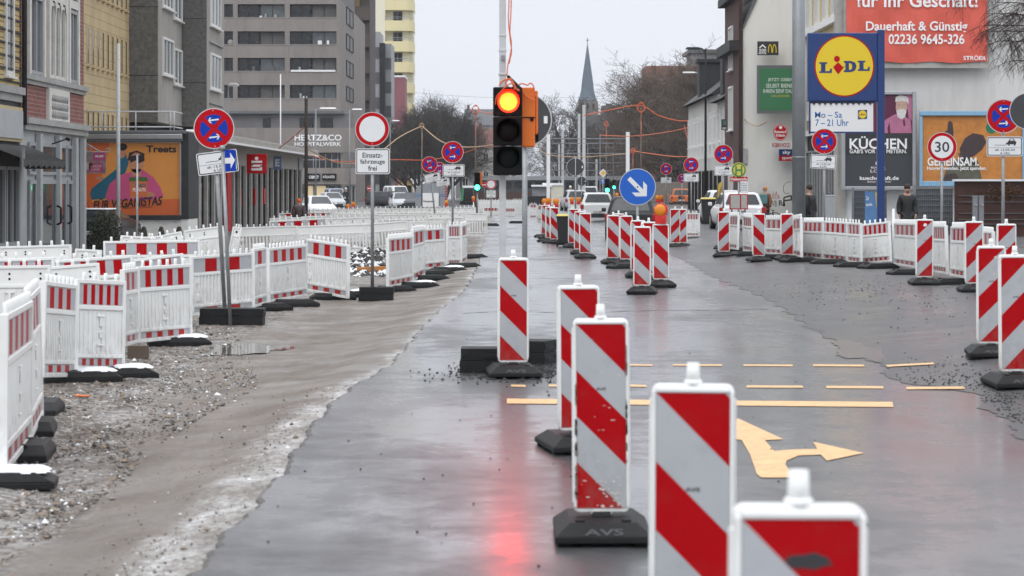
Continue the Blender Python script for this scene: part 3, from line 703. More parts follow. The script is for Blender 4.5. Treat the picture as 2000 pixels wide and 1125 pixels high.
Bk = [
 (908,416,462,952,416,462,'open',0,'white slotted panel standing crosswise at the lane beyond the gravel-side row',57),
 (-60,520,650,100,518,648,'back',0,'plain panel back behind the leaning pair, near the edge of the photo',160),
 (100,518,648,203,516,640,'back',0,'plain panel back directly behind the five-stripe leaning panel',156),
 (203,516,640,243,528,670,'back',0,'plain panel back turned towards the puddle',156),
 (-40,505,640,110,504,635,'closed',4,'half hidden panel with wide bars, showing only its top behind the panel backs',150),
 (110,504,635,268,502,625,'closed',4,'half hidden panel with wide bars, behind the five-stripe puddle panel',146),
 (268,502,625,372,498,612,'closed',2,'half hidden panel with wide bars, meeting the slotted sign-post panel',138),
 (0,481,570,142,478,566,'back',0,'long panel back in front of the grey shop doors',118),
 (142,486,575,194,488,578,'back',0,'short panel back in front of the dark shrub',120),
 (203,470,570,392,470,568,'closed',4,'wide-barred barrier panel below the orange billboard',112),
 (232,459,530,300,464,534,'back',0,'snow dusted panel back below the orange billboard and its three bollards',100),
 (300,464,534,368,450,520,'back',0,'panel back bending towards the bank pavilion corner',98),
 (368,449,515,445,441,505,'back',0,'panel back in front of the red bank pillar',88),
 (445,440,500,463,446,503,'back',0,'short panel back at the corner by the bank columns',84),
 (463,444,500,582,441,496,'open',0,'slotted white panel across the trench, towards the bank',70),
 (582,441,496,716,438,492,'open',0,'slotted white panel across the trench, towards the no-vehicles pole',70),
 (717,436,492,800,432,485,'open',0,'slotted white panel across the trench, beyond the no-vehicles pole',68),
 (800,432,485,835,433,485,'back',0,'short white panel back at the far end of the trench',68),
 (528,431,480,640,427,474,'closed',3,'low white panel row behind the trench, with red marks under its rail',66),
 (640,427,474,740,423,470,'back',0,'white panel back behind the trench, bank side of the thin pole',64),
 (528,426,460,590,424,458,'back',0,'panel back behind the trench beside the person in the orange cap',62),
 (590,424,458,655,420,456,'back',0,'panel back behind the trench past the dark timber pole',60),
 (653,420,455,742,419,454,'back',0,'long smooth white panel before the parked cars, second row',57),
 (742,419,454,835,418,452,'back',0,'long smooth white panel below the grey shelter, second row',56),
 (836,417,450,905,416,448,'back',0,'white panel back beneath the tilted no-stopping signs',56),
 (606,409,440,656,410,440,'back',0,'cream white panel beside the dark timber pole',50),
 (656,408,440,760,407,438,'back',0,'smooth white panel directly before the dark parked car',48),
 (760,407,438,845,406,437,'back',0,'smooth white panel directly before the silver car',47),
 (845,406,437,930,405,436,'back',0,'smooth white panel under the round end of the grey shelter',46),
 (545,416,440,650,415,438,'closed',4,'red barred panel between the orange-capped person and the cars',52),
 (930,391,413,1000,391,413,'back',0,'bright white panel beyond the far green traffic light',30),
 (1000,390,413,1028,390,413,'back',0,'white slotted looking panel beside the site container',30),
 (1110,391,412,1160,391,412,'back',0,'white panel between the row of amber lamps and the cars',30),
]
for x0,t0,b0,x1,t1,b1,kd,nr,lab,sh in Bk: panel(x0,t0,b0,x1,t1,b1,kd,nr,lab,gB,sh=sh)
gF = 'red and white barrier panels closing the far lane'
for x0,t0,b0,x1,t1,b1,kd,nr,lab in [
 (944,405,430,974,405,430,'closed',4,'small red striped panel across the far lane, on a black foot block'),
 (986,406,432,1007,406,432,'closed',4,'small red striped panel behind the mobile light pole'),
 (1034,398,425,1049,398,425,'open',2,'slotted panel with red bars beside the site container'),
 (1049,401,431,1066,401,431,'closed',2,'white panel with dark red top beside the centre beacon row')]:
    panel(x0,t0,b0,x1,t1,b1,kd,nr,lab,gF,k=1.25)
gR = 'barrier panels along the pavement side'
Rr = [
 (1339,416,462,1367,416,462,'closed',4,'lone barrier panel under the black lamp post, beside two beacons'),
 (1420,420,485,1441,420,488,'closed',4,'slim pale panel between the van and the next slim panel'),
 (1453,421,490,1471,423,493,'closed',4,'slim worn panel right beside the beacon under the timetable case'),
 (1494,426,496,1530,426,498,'closed',3,'white panel with a short striped sheet, between two beacons near the mast'),
 (1549,427,499,1566,424,503,'closed',2,'folded short panel at the foot of the tall grey mast'),
 (1567,431,503,1607,431,507,'closed',4,'long striped panel beside the folded short one, below the dark doorway'),
 (1608,431,507,1655,434,512,'closed',4,'striped panel below the small no-stopping sign'),
 (1656,434,512,1683,436,515,'closed',3,'striped panel below the black kitchen poster'),
 (1684,438,516,1741,432,511,'closed',5,'wide striped panel under the blue supermarket post'),
 (1748,435,517,1790,436,524,'closed',4,'striped panel below the man in the black jacket'),
 (1824,440,532,1851,440,536,'closed',5,'soiled cream panel under the thirty sign'),
 (1858,442,539,1886,442,544,'closed',3,'soiled ribbed panel before the grey gate posts'),
 (1922,450,545,1942,452,550,'closed',2,'short panel end peeking out between the near beacons'),
]
for i, a in enumerate(Rr): panel(*a, gR, worn=i not in (8, 6, 5, 11), k=1.12 if i else 1.25)
mb = MB(); X, Y, Z = W(1745, 515, 88); mb.tube((X, Y, gz(X, Y)), (X, Y, gz(X, Y)+1.2), 0.03, 0.03, 8)
tag(mb.build('marker_pole', 'white_plastic'), 'thin white post between the wide striped panel and the next', 'post')

# ------------------------------------------------------------------ rubber feet, loose blocks, sign bases
def make_foot(name='weight_block'):
    mb = MB(); mb.box(-0.2, 0.2, -0.4, 0.4, 0.0, 0.05); mb.box(-0.2, 0.2, -0.4, 0.4, 0.05, 0.115, 0, 0.035, 0.13)
    for yy in (-0.31, 0.20): mb.box(-0.05, 0.05, yy, yy+0.1, 0.075, 0.122)
    t = thing(name, 'x', 'rubber foot', group='black rubber feet under the barriers')
    mb.build('block', 'rubber', t, bevel=0.008, seg=2); return t
foot0 = make_foot(); foot_used = [0]
def snow_cap(par, sx=0.16, sy=0.3, z=0.112, cx=0.0, cy=0.0):
    random.seed(int(abs(cx*100+sx*999))+len(COL.objects)); n = 14; mb = MB(); vs = []
    for i in range(n+1):
        for j in range(n+1):
            u, v = i/n*2-1, j/n*2-1; e = max(0, 1-max(abs(u), abs(v))**4)
            vs.append((cx+u*sx*(1+0.1*math.sin(v*5)), cy+v*sy*(1+0.08*math.sin(u*6)), z-0.01+e*(0.03+0.015*random.random())))
    for i in range(n):
        for j in range(n):
            a = i*(n+1)+j; mb.f.append((a, a+n+1, a+n+2, a+1)); mb.m.append(0); mb.sm.append(True)
    mb.v = vs; return mb.build('snow_cap', 'snow', par)
def foot(px, py, rot, label, snow=False, z=None, s=None, grp=None):
    o = foot0 if not foot_used[0] else dup(foot0)
    foot_used[0] += 1
    X, Y, Z = at(px, py)
    o.location = (X, Y, Z if z is None else z); o.rotation_euler = (0, 0, R(rot)); o['label'] = label
    return o
feet = [
 (-8,952,-84,'rubber foot with a thick snow cap, under the tallest panel',1),(74,806,4,'rubber block standing under the foreshortened panel',0),(60,846,8,'mossy rubber block under the foreshortened panel',0),(48,893,5,'large rubber block under the tall panel edge',0),
 (160,745,-75,'rubber foot with snow, under the leaning panel with the cable loop',1),(232,738,-75,'rubber foot with snow, under the joint of the leaning panels',1),
 (350,675,-80,'rubber foot with snow lumps beside the puddle',1),(520,606,-70,'rubber foot beside the no-stopping sign base',0),(575,598,-75,'rubber foot below the ribbed panel by the gap',0),
 (650,585,-80,'rubber foot below the tilted slotted panel',0),(690,580,-80,'snowy rubber foot at the gap in the gravel-side row',1),(770,570,-80,'rubber foot behind the no-vehicles sign base',0),
 (815,562,-60,'rubber foot with snow just past the gap',1),(838,548,-60,'rubber foot at the turned panel past the gap',0),(850,538,-60,'rubber foot under the bold barred slotted panel',0),
 (875,531,-70,'rubber foot with a snowy tip at the lane edge',1),(905,523,-80,'rubber foot under the pale worn panel',0),(921,505,-80,'rubber foot at the end of the gravel-side row',0),
 (1410,487,-10,'rubber block stack by the left end of the pavement barriers',0),(1430,492,-80,'rubber foot under the slim pale panel',0),(1465,500,-80,'rubber foot under the slim worn panel',0),(1512,506,-80,'rubber foot under the short sheet panel',0),
 (1560,512,-70,'rubber foot under the folded short panel',0),(1620,516,-85,'rubber foot under the panel below the small sign',0),(1668,522,-80,'rubber foot under the kitchen poster panel',0),(1715,525,-65,'slotted rubber foot under the wide striped panel',0),
 (1775,537,-80,'rubber foot by the sticker beacon, pavement side',0),(1868,556,-85,'rubber foot below the soiled ribbed panel',0),
 (1345,470,-85,'long rubber foot below the lone panel by the black lamp post',0),(1010,436,-88,'flat rubber foot beneath the far lane panels',0),(958,441,-88,'black foot block of the far lane panel',0),(1075,466,-70,'rubber foot beyond the black bin',0),(1222,524,-60,'rubber foot lying behind the arrow sign beacons',0)]
SN = []
for px, py, rot, lab, sn in feet:
    o = foot(px, py, rot, 'black '+lab)
    if sn: SN.append(o)
for o in SN:
    snow_cap(o, 0.15, 0.2, 0.118, 0.01, 0.15)
def block_stack(px, py, n, label, s=None, rot=0, lens=0.8, name='rubber_block', pos=None, cat='rubber block'):
    X, Y, Z = pos or at(px, py); t = thing(name, label, cat, (X, Y, Z), R(rot), 'rubber blocks weighing down poles')
    for i in range(n):
        mb = MB(); o_ = 0.012*((i*7) % 3-1)
        mb.box(-lens/2+o_, lens/2+o_, -0.2, 0.2, i*0.122, i*0.122+0.118); mb.box(-0.12, 0.12, -0.206, -0.2, i*0.122+0.02, i*0.122+0.06)
        for sx in (-1, 1): mb.box(sx*(lens/2-0.05)-0.03+o_, sx*(lens/2-0.05)+0.03+o_, -0.207, -0.2, i*0.122+0.03, i*0.122+0.09)
        mb.build('block', 'rubber', t, bevel=0.01, seg=2)
    return t
block_stack(455, 634, 2, 'black rubber block stack at the foot of the near no-stopping sign', lens=0.92)
block_stack(736, 587, 2, 'black rubber block stack at the foot of the no-vehicles sign', lens=0.6)
mb = MB(); X, Y, Z = at(270, 700); mb.box(-0.12, 0.12, -0.05, 0.05, 0, 0.15); mat('brown_block', (0.09, 0.065, 0.05), 0.8, var=0.3)
tag(mb.build('timber_block', 'brown_block', None, (X, Y, Z), bevel=0.004), 'brown timber block propping the panel by the puddle', 'timber block')
mat('orange_scrap', (0.75, 0.2, 0.06), 0.7)
mb = MB(); X, Y, Z = at(160, 776)
for k in range(5): mb.ball((k*0.03-0.06, random.uniform(-.03, .03), 0.015), 0.022, 0, 6, 0.5)
tag(mb.build('plastic_scrap', 'orange_scrap', None, (X, Y, Z)), 'orange plastic scrap lying in the slush', 'scrap')

# ------------------------------------------------------------------ traffic signs
def arrow_pts(cx, cz, L, th, hd, ang):
    p = [(-L/2, -th/2), (L/2-th, -th/2), (L/2-th-hd*0.75, -hd), (L/2-hd*0.75+0.3*th, -hd), (L/2, 0), (L/2-hd*0.75+0.3*th, hd), (L/2-th-hd*0.75, hd), (L/2-th, th/2), (-L/2, th/2)]
    c, s = math.cos(ang), math.sin(ang); return [(cx+x*c-z*s, cz+x*s+z*c) for x, z in p]
def nostop_mesh():
    mb = MB(); ri = 0.205
    mb.prism([(0.3*math.cos(2*math.pi*i/48), 0.3*math.sin(2*math.pi*i/48)) for i in range(48)], -0.006, 0.006, 0, 4)
    mb.disc(0.286, -0.0075, 1, 48)
    w_ = 0.032
    for k in range(4):
        a0 = math.pi/2*k
        pts = [(w_*math.sqrt(2)*math.cos(a0), w_*math.sqrt(2)*math.sin(a0))]
        da = math.pi/4-math.asin(w_/ri)
        pts += [(ri*math.cos(a0-da+2*da*i/12), ri*math.sin(a0-da+2*da*i/12)) for i in range(13)]
        mb.poly([(x, -0.009, z) for x, z in pts], 2)
    for cz, ang in ((0.125, math.pi+0.07), (-0.125, 0.07)):
        mb.poly([(x, -0.0105, z) for x, z in arrow_pts(0, cz, 0.155, 0.022, 0.04, ang)], 3)
    mb.ball((0, -0.008, -0.262), 0.007, 3, 6); mb.ball((0, -0.008, 0.262), 0.006, 3, 6)
    return mb.mesh('sign_face', ['sign_edge', 'sign_red', 'sign_blue', 'sign_white', 'sign_back'])
def ring_mesh(ri=0.225):
    mb = MB(); mb.prism([(0.3*math.cos(2*math.pi*i/48), 0.3*math.sin(2*math.pi*i/48)) for i in range(48)], -0.006, 0.006, 0, 3)
    mb.disc(0.288, -0.0075, 1, 48); mb.disc(ri, -0.009, 2, 48); mb.ball((0, -0.008, -0.26), 0.007, 2, 6)
    return mb.mesh('sign_face', ['sign_edge', 'sign_red', 'sign_white', 'sign_back'])
def back_mesh():
    mb = MB(); mb.prism([(0.3*math.cos(2*math.pi*i/48), 0.3*math.sin(2*math.pi*i/48)) for i in range(48)], -0.005, 0.005, 0, 0)
    for i in range(48):
        a, b = 2*math.pi*i/48, 2*math.pi*(i+1)/48; mb.quad((0.3*math.cos(a), -0.0052, 0.3*math.sin(a)), (0.3*math.cos(b), -0.0052, 0.3*math.sin(b)), (0.288*math.cos(b), -0.0062, 0.288*math.sin(b)), (0.288*math.cos(a), -0.0062, 0.288*math.sin(a)), 1)
    mb.box(-0.012, 0.012, -0.012, -0.005, -0.28, 0.28, 1); mb.box(0.21, 0.25, -0.007, -0.005, -0.04, 0.04, 2)
    return mb.mesh('sign_back', ['sign_back', 'sign_edge', 'white'])
def noentry_mesh():
    mb = MB(); mb.prism([(0.3*math.cos(2*math.pi*i/40), 0.3*math.sin(2*math.pi*i/40)) for i in range(40)], -0.006, 0.006, 0)
    mb.disc(0.285, -0.0075, 1); mb.poly([(x, -0.009, z) for x, z in ((-0.22, -0.055), (0.22, -0.055), (0.22, 0.055), (-0.22, 0.055))], 2)
    return mb.mesh('sign_face', ['sign_edge', 'sign_red', 'sign_white'])
def blue_mesh(ang, L=0.38):
    mb = MB(); mb.prism([(0.3*math.cos(2*math.pi*i/56), 0.3*math.sin(2*math.pi*i/56)) for i in range(56)], -0.006, 0.006, 0, 3)
    mb.disc(0.288, -0.0075, 1, 56)
    c, s = math.cos(ang), math.sin(ang)
    p = [(-0.2, -0.036), (0.095, -0.036), (0.0, -0.13), (0.09, -0.13), (0.215, 0.0), (0.09, 0.13), (0.0, 0.13), (0.095, 0.036), (-0.2, 0.036)]
    mb.poly([(x*c-z*s, -0.009, x*s+z*c) for x, z in p], 2); mb.ball((0, -0.008, 0), 0.014, 3, 8)
    return mb.mesh('sign_face', ['sign_edge', 'keep_blue', 'sign_white', 'sign_back'])
FACE = {'nostop': nostop_mesh(), 'ring': ring_mesh(), 'back': back_mesh(), 'noentry': noentry_mesh(), 'keep': blue_mesh(R(-45)), 'ahead': blue_mesh(R(90))}
def tow_plate():
    w_, h_ = 0.6, 0.33; mb = MB()
    mb.prism(rrect(-w_/2, w_/2, -h_/2, h_/2, 0.03), -0.005, 0.005, 0, 2)
    o = rrect(-w_/2+0.012, w_/2-0.012, -h_/2+0.012, h_/2-0.012, 0.025); i = rrect(-w_/2+0.026, w_/2-0.026, -h_/2+0.026, h_/2-0.026, 0.02)
    n = len(o)
    for k in range(n): mb.quad(*[(p[0], -0.0062, p[1]) for p in (o[k], o[(k+1)%n], i[(k+1)%n], i[k])], 1)
    bx = lambda a, b, c, d: mb.poly([(a, -0.0064, c), (b, -0.0064, c), (b, -0.0064, d), (a, -0.0064, d)], 1)
    bx(-w_/2+0.026, w_/2-0.026, -0.022, -0.018); bx(-0.17, 0.02, 0.018, 0.026); bx(0.02, 0.05, 0.03, 0.06)
    mb.poly([(x, -0.0064, z) for x, z in ((0.05, 0.035), (0.19, 0.035), (0.195, 0.075), (0.17, 0.095), (0.155, 0.13), (0.085, 0.13), (0.07, 0.095), (0.045, 0.075))], 1)
    bx(0.06, 0.085, 0.012, 0.04); bx(0.155, 0.18, 0.012, 0.04)
    mb.poly([(x, -0.0068, z) for x, z in ((0.09, 0.098), (0.15, 0.098), (0.143, 0.122), (0.097, 0.122))], 0)
    return mb.mesh('plate', ['sign_white', 'ink', 'sign_back'])
PLATE = tow_plate()
t1 = thing('scratch', 'x', 'x'); TXT1 = txt(t1, 'ab 13.05.24', -0.16, -0.075, 0.17, -0.035, -0.0066, 'ink', 0.012).data; TXT2 = txt(t1, '6 Uhr', -0.07, -0.13, 0.09, -0.09, -0.0066, 'ink', 0.012).data
for c in list(t1.children)+[t1]: bpy.data.objects.remove(c)
def sign(kind, cx, cy, dia, label, plate=None, base=None, s=None, tilt=0.0, plate_tilt=0.0, rot=0.0, grp=None, post_r=0.03, foot_z=None, post=True, size=0.6, ztop=0.0, cat='traffic sign'):
    s = s or dia/size
    X, Y, Z = W(cx, cy, s); z0 = gz(X, Y) if foot_z is None else foot_z
    dz = Z-z0; bx_ = X-math.tan(tilt)*dz
    t = thing('traffic_sign', label, cat, (bx_, Y, z0), 0, grp); t.rotation_euler = (0, tilt, R(rot))
    zl = dz/math.cos(tilt)
    if post:
        mb = MB(); zt = zl+0.28*size/0.6 if kind != 'back' else zl+0.3; mb.tube((0, 0.045, 0), (0, 0.045, zt+ztop), post_r, post_r, 10)
        for zz in (zl+0.12, zl-0.12): mb.box(-0.045, 0.045, 0.006, 0.05, zz-0.015, zz+0.015)
        mb.build('post', 'galv', t)
    f = link('sign_face', FACE[kind], t, (0, 0 if kind != 'back' else 0, zl)); f.scale = (size/0.6,)*3
    if kind == 'back': f.location.y = -0.01
    if plate:
        px, py, w_ = plate; x = (px-1000)/s-bx_-math.tan(tilt)*((HY-py)/s+H-z0); z = ((HY-py)/s+H-z0)
        p = link('plate', PLATE, t, (x, -0.004, z), (0, plate_tilt, 0)); p.scale = (w_/s/0.6,)*3
        link('lettering', TXT1, p); link('lettering', TXT2, p)
    return t
gN = 'round no-stopping signs of the diversion'
sign('nostop', 418, 251, 80, 'large crossed no-stopping sign before the bank, its plate half covered by a blue arrow', (425, 317, 80), grp=gN, plate_tilt=R(-4), rot=0, tilt=R(-3.3))
sign('nostop', 884, 297, 43, 'crossed no-stopping sign in front of the bare trees, larger one of the group', (886, 333, 43), grp=gN)
sign('nostop', 839, 321, 31, 'small tilted no-stopping sign beside the larger one at the bare trees', (845, 347, 32), grp=gN, tilt=R(-6), plate_tilt=R(-6))
sign('nostop', 858, 329, 25, 'small no-stopping sign mostly hidden between two others at the bare trees', (865, 356, 27), grp=gN, plate_tilt=R(-8))
sign('nostop', 1301, 330, 23, 'smallest no-stopping sign, standing before the brown wooded slope', (1301, 352, 21), grp=gN)
sign('nostop', 1350, 322, 30, 'no-stopping sign with a yellow diamond sign behind it', (1350, 347, 30), grp=gN)
sign('nostop', 1413, 301, 37.5, 'no-stopping sign next to the round green bus stop sign', (1413, 333, 36), grp=gN)
sign('nostop', 1462, 329, 20, 'no-stopping sign half hidden behind the round bus stop sign', (1466, 346, 16), grp=gN)
sign('nostop', 1332, 349, 18, 'no-stopping sign peeking out under the diamond-backed one', None, grp=gN)
sign('nostop', 1610, 276, 50, 'no-stopping sign hanging in front of the supermarket board', (1608, 316, 50), grp=gN, plate_tilt=R(3))
sign('nostop', 1960, 227, 67, 'large no-stopping sign beside the orange poster', (1962, 286, 70), grp=gN)
t = sign('ring', 727, 252, 67, 'round white no-vehicles sign with a red ring and a plate naming emergency vehicles')
def worded_plate(t, lines, cx, cy, w_, h_, s, b=0.015):
    X, Y, z0 = t.location; x = (cx-1000)/s-X; z = (HY-cy)/s+H-z0; w2, h2 = w_/s/2, h_/s/2; mb = MB()
    mb.prism(rrect(x-w2, x+w2, z-h2, z+h2, 0.035), -0.005, 0.005, 0, 2)
    o = rrect(x-w2+0.014, x+w2-0.014, z-h2+0.014, z+h2-0.014, 0.028); i = rrect(x-w2+0.028, x+w2-0.028, z-h2+0.028, z+h2-0.028, 0.022); n = len(o)
    for k in range(n): mb.quad(*[(p[0], -0.0062, p[1]) for p in (o[k], o[(k+1)%n], i[(k+1)%n], i[k])], 1)
    p = mb.build('plate', ['sign_white', 'ink', 'sign_back'], t)
    for body, a, c, b_, d in lines: txt(p, body, (a-1000)/s-X, (HY-d)/s+H-z0, (b_-1000)/s-X, (HY-c)/s+H-z0, -0.0066, 'ink', b)
worded_plate(t, [('Einsatz-', 708, 298, 747, 308), ('fahrzeuge', 703.5, 311, 752, 322.5), ('frei', 719, 323.5, 736, 333.5)], 728, 315, 67, 50, 67/.6)
t = sign('ring', 1840, 287, 58, 'round thirty speed limit sign in front of the orange poster')
X, Y, z0 = t.location; s = 58/.6; zc = (HY-287)/s+H-z0
txt(t, '30', -0.145, zc-0.105, 0.145, zc+0.105, -0.0105, 'ink', 0.012)
sign('keep', 1245, 365, 72, 'blue round keep-right sign with a white slanting arrow', rot=2, size=0.75)
t = sign('ring', 959, 360, 20, 'small far no-vehicles sign with a plate, beside the green traffic light', foot_z=0)
worded_plate(t, [('Einsatz-', 953, 373, 965, 376), ('fahrzeuge', 952, 377, 966, 380.5), ('frei', 956, 382, 962, 385)], 959, 379, 19, 15, 20/.6, 0.0)
sign('noentry', 946, 361, 11, 'tiny far red no-entry sign beside the small no-vehicles sign', foot_z=0)
sign('noentry', 722, 368, 11, 'tiny far red no-entry sign behind the no-vehicles post', foot_z=-0.1)
sign('back', 1124, 326, 35, 'dark back of a round sign, bigger of the two by the white masts', ztop=0.05)
sign('back', 1136, 354, 19, 'dark back of a small round sign beneath the bigger one', ztop=0.05)
sign('back', 2007, 217, 44, 'dark back of a round sign cut off by the edge of the photo', s=120)
sign('back', 588, 372, 17, 'grey mirror-like back of a round sign by the timber pole', s=30, foot_z=-0.15)
sign('ahead', 1177, 354, 11, 'small blue straight-ahead sign under a yellow diamond', foot_z=0)
sign('ahead', 1370, 346, 17, 'blue straight-ahead sign beside the black lamp post', foot_z=0)
sign('ahead', 1385, 354, 12, 'small blue arrow sign behind the black lamp post', foot_z=0)
def diamond(cx, cy, r, s, label):
    X, Y, Z = W(cx, cy, s); t = thing('priority_sign', label, 'traffic sign', (X, Y, 0)); k = r/s; mb = MB()
    mb.prism([(-k, Z), (0, Z-k), (k, Z), (0, Z+k)], -0.01, 0.01)
    mb.build('sign_plate', 'sign_white', t); mb = MB(); k *= 0.62; mb.poly([(-k, -0.014, Z), (0, -0.014, Z-k), (k, -0.014, Z), (0, -0.014, Z+k)]); mb.build('yellow_field', 'diamond_yellow', t)
    mb = MB(); mb.tube((0, 0.04, 0), (0, 0.04, Z), 0.03, 0.03, 6); mb.build('post', 'galv', t)
mat('diamond_yellow', (0.75, 0.42, 0.03), 0.4)
diamond(1178, 338, 8.5, 22, 'yellow diamond priority sign above the small blue arrow')
diamond(1369, 324, 12, 30, 'yellow diamond priority sign behind the no-stopping sign')
diamond(1386, 338, 8.5, 22, 'yellow diamond priority sign touching the black lamp post')

# blue one-way arrow plate on its own pole in front of the bank sign
s = 136; X, Y, Z = W(441, 313, s); t = thing('detour_sign', 'small blue plate with a white arrow on a leaning grey pole', 'detour sign', ((450-1000)/s+0.05, Y, gz(X, Y))); t.rotation_euler = (0, -0.044, 0)
z0 = gz(X, Y); mb = MB(); mb.tube((-0.05, 0, 0), (-0.05, 0, Z-z0+0.20), 0.026, 0.026, 10); mb.tube((-0.05, 0, Z-z0+0.14), (-0.05, 0, Z-z0+0.22), 0.036, 0.036, 10); mb.build('post', 'galv', t)
mb = MB(); zc = Z-z0; mb.box(-0.02, 0.135, -0.04, -0.02, zc-0.16, zc+0.15); mb.build('plate', 'plate_blue' if 'plate_blue' in M else 'sign_blue', t)
mb = MB(); mb.poly([(x, -0.042, zc+z) for x, z in ((-0.02, 0.035), (0.06, 0.035), (0.06, 0.11), (0.125, 0.0), (0.06, -0.12), (0.06, -0.045), (-0.02, -0.045))]); mb.build('white_arrow', 'sign_white', t)

# ------------------------------------------------------------------ mobile traffic light
s = 198; X, Y, Z = W(991, 170, s); z0 = 0.0; GX = X
t = thing('traffic_light', 'mobile traffic light showing red, strapped to a pale square pole', 'traffic light', (X, Y, 0))
zt = lambda py: H+(HY-py)/s
xx = lambda px: (px-1000)/s-GX
mb = MB(); mb.box(xx(975), xx(988), 0.10, 0.165, 0.0, zt(-60)); mb.box(xx(973), xx(990), 0.09, 0.175, zt(146), zt(142)); mb.box(xx(974), xx(989), 0.095, 0.17, zt(70), zt(66))
mb.box(xx(974), xx(989), 0.095, 0.17, zt(100), zt(94)); mb.build('pole', 'pale_pole', t, bevel=0.006)
mb = MB(); mb.box(xx(979), xx(986), 0.07, 0.10, zt(116), zt(107)); mb.build('pole_clamp', 'galv', t)
hs = MB()
for k in range(3): hs.box(xx(963), xx(1020), -0.07, 0.06, zt(343)+k*0.2915+0.003, zt(343)+k*0.2915+0.2885)
hs.build('housing', 'black_housing', t, bevel=0.012)
LENS = []
for k, (cy, m_) in enumerate(((199, 'lens_red'), (256, 'lens_dark'), (307, 'lens_dark_green'))):
    cx, cz = xx(993), zt(cy); r = 0.108
    mb = MB(); n = 28
    mb.ball((cx, -0.071, cz), r, 0, 28, sy=0.28); o = mb.build('lens', m_, t)
    if k == 0: mb = MB(); mb.ball((cx, -0.075, cz), r*0.9, 0, 28, sy=0.32); mb.build('glowing_core', 'lens_core', o)
    mb = MB()
    for i in range(26):
        a0, a1 = R(-35+250*i/26), R(-35+250*(i+1)/26); l0 = 0.05+0.10*max(0, math.sin(a0))+0.02; l1 = 0.05+0.10*max(0, math.sin(a1))+0.02; ro = r+0.012
        for rr in (ro, ro-0.006): mb.quad((cx+rr*math.cos(a0), -0.07, cz+rr*math.sin(a0)), (cx+rr*math.cos(a1), -0.07, cz+rr*math.sin(a1)), (cx+rr*math.cos(a1), -0.07-l1, cz+rr*math.sin(a1)), (cx+rr*math.cos(a0), -0.07-l0, cz+rr*math.sin(a0)))
    mb.build('visor', 'black_housing', t)
mb = MB(); mb.box(xx(1018), xx(1045), 0.07, 0.36, zt(287), zt(170)); mb.box(xx(1045), xx(1051), 0.12, 0.32, zt(262), zt(176)); mb.build('control_box', 'orange_housing', t, bevel=0.012)
mb = MB(); mb.box(xx(1018), xx(1046), 0.06, 0.07, zt(230), zt(228)); mb.build('box_seam', 'black_housing', t); mb = MB(); mb.box(xx(1045.2), xx(1052), 0.16, 0.22, zt(276), zt(255)); mb.build('box_latch', 'black_housing', t); mb = MB(); mb.box(xx(1036), xx(1042), 0.055, 0.07, zt(236), zt(228)); mb.build('box_latch', 'black_housing', t)
mb = MB(); mb.tube((xx(992), 0.0, zt(149)), (xx(1016), 0.1, zt(172)), 0.016, 0.016, 6); mb.build('antenna', 'black_housing', t)
def cpx(pts, y): return [(xx(a), y if len(q) == 0 else q[0], zt(b)) for a, b, *q in pts]
mb = MB()
mb.path(curve_pts(cpx([(993,-60),(994,0),(993,40),(997,80),(999,100),(994,124)], 0.08)), 0.006, 6)
mb.path(curve_pts(cpx([(999,-60),(998,20),(996,60),(999,85),(996,110),(992,126),(990,150)], 0.075)), 0.006, 6)
mb.path(curve_pts(cpx([(968,205),(970,190),(980,178),(990,168),(998,164),(1006,168),(1004,176)], -0.09)), 0.007, 6)
mb.path(curve_pts(cpx([(975,168),(980,160),(990,155),(1000,158),(1004,168),(996,172),(988,164),(992,156),(1000,154)], -0.03)), 0.009, 6)
mb.path(curve_pts(cpx([(1012,166),(1020,163),(1030,166),(1036,162),(1042,168),(1044,182),(1049,190),(1046,196),(1034,192),(1024,184),(1018,172)], 0.03)), 0.007, 6)
mb.path(curve_pts(cpx([(1000,160),(1006,172),(1014,178)], -0.07)), 0.012, 6)
mb.build('cable_loop', 'orange_cable', t)
block_stack(985, 738, 2, 'dark rubber block stack holding the pole of the mobile red light', lens=0.66, pos=((965-1000)/200, F/198+0.18, 0.0))
block_stack(1040, 715, 2, 'dark rubber blocks holding the sign post behind the mobile light', lens=0.42, rot=70, pos=((1042-1000)/195, F/190+0.35, 0.0))
sign('back', 1025, 234, 106, 'big dark back of a round sign standing behind the mobile red light', s=177)
# muddy grit around the blocks
mb = MB(); random.seed(5)
for _ in range(260):
    px, py = random.gauss(960, 55), random.gauss(733, 9); X, Y = at0(px, py); icos(mb, (X, Y, 0.006), random.uniform(0.006, 0.02))
for _ in range(160):
    X, Y = at0(random.gauss(1062, 14), random.gauss(728, 12)); icos(mb, (X, Y, 0.006), random.uniform(0.006, 0.022))
tag(mb.build('grit', 'crumb'), 'dark grit washed around the rubber blocks', 'grit', kind='stuff')

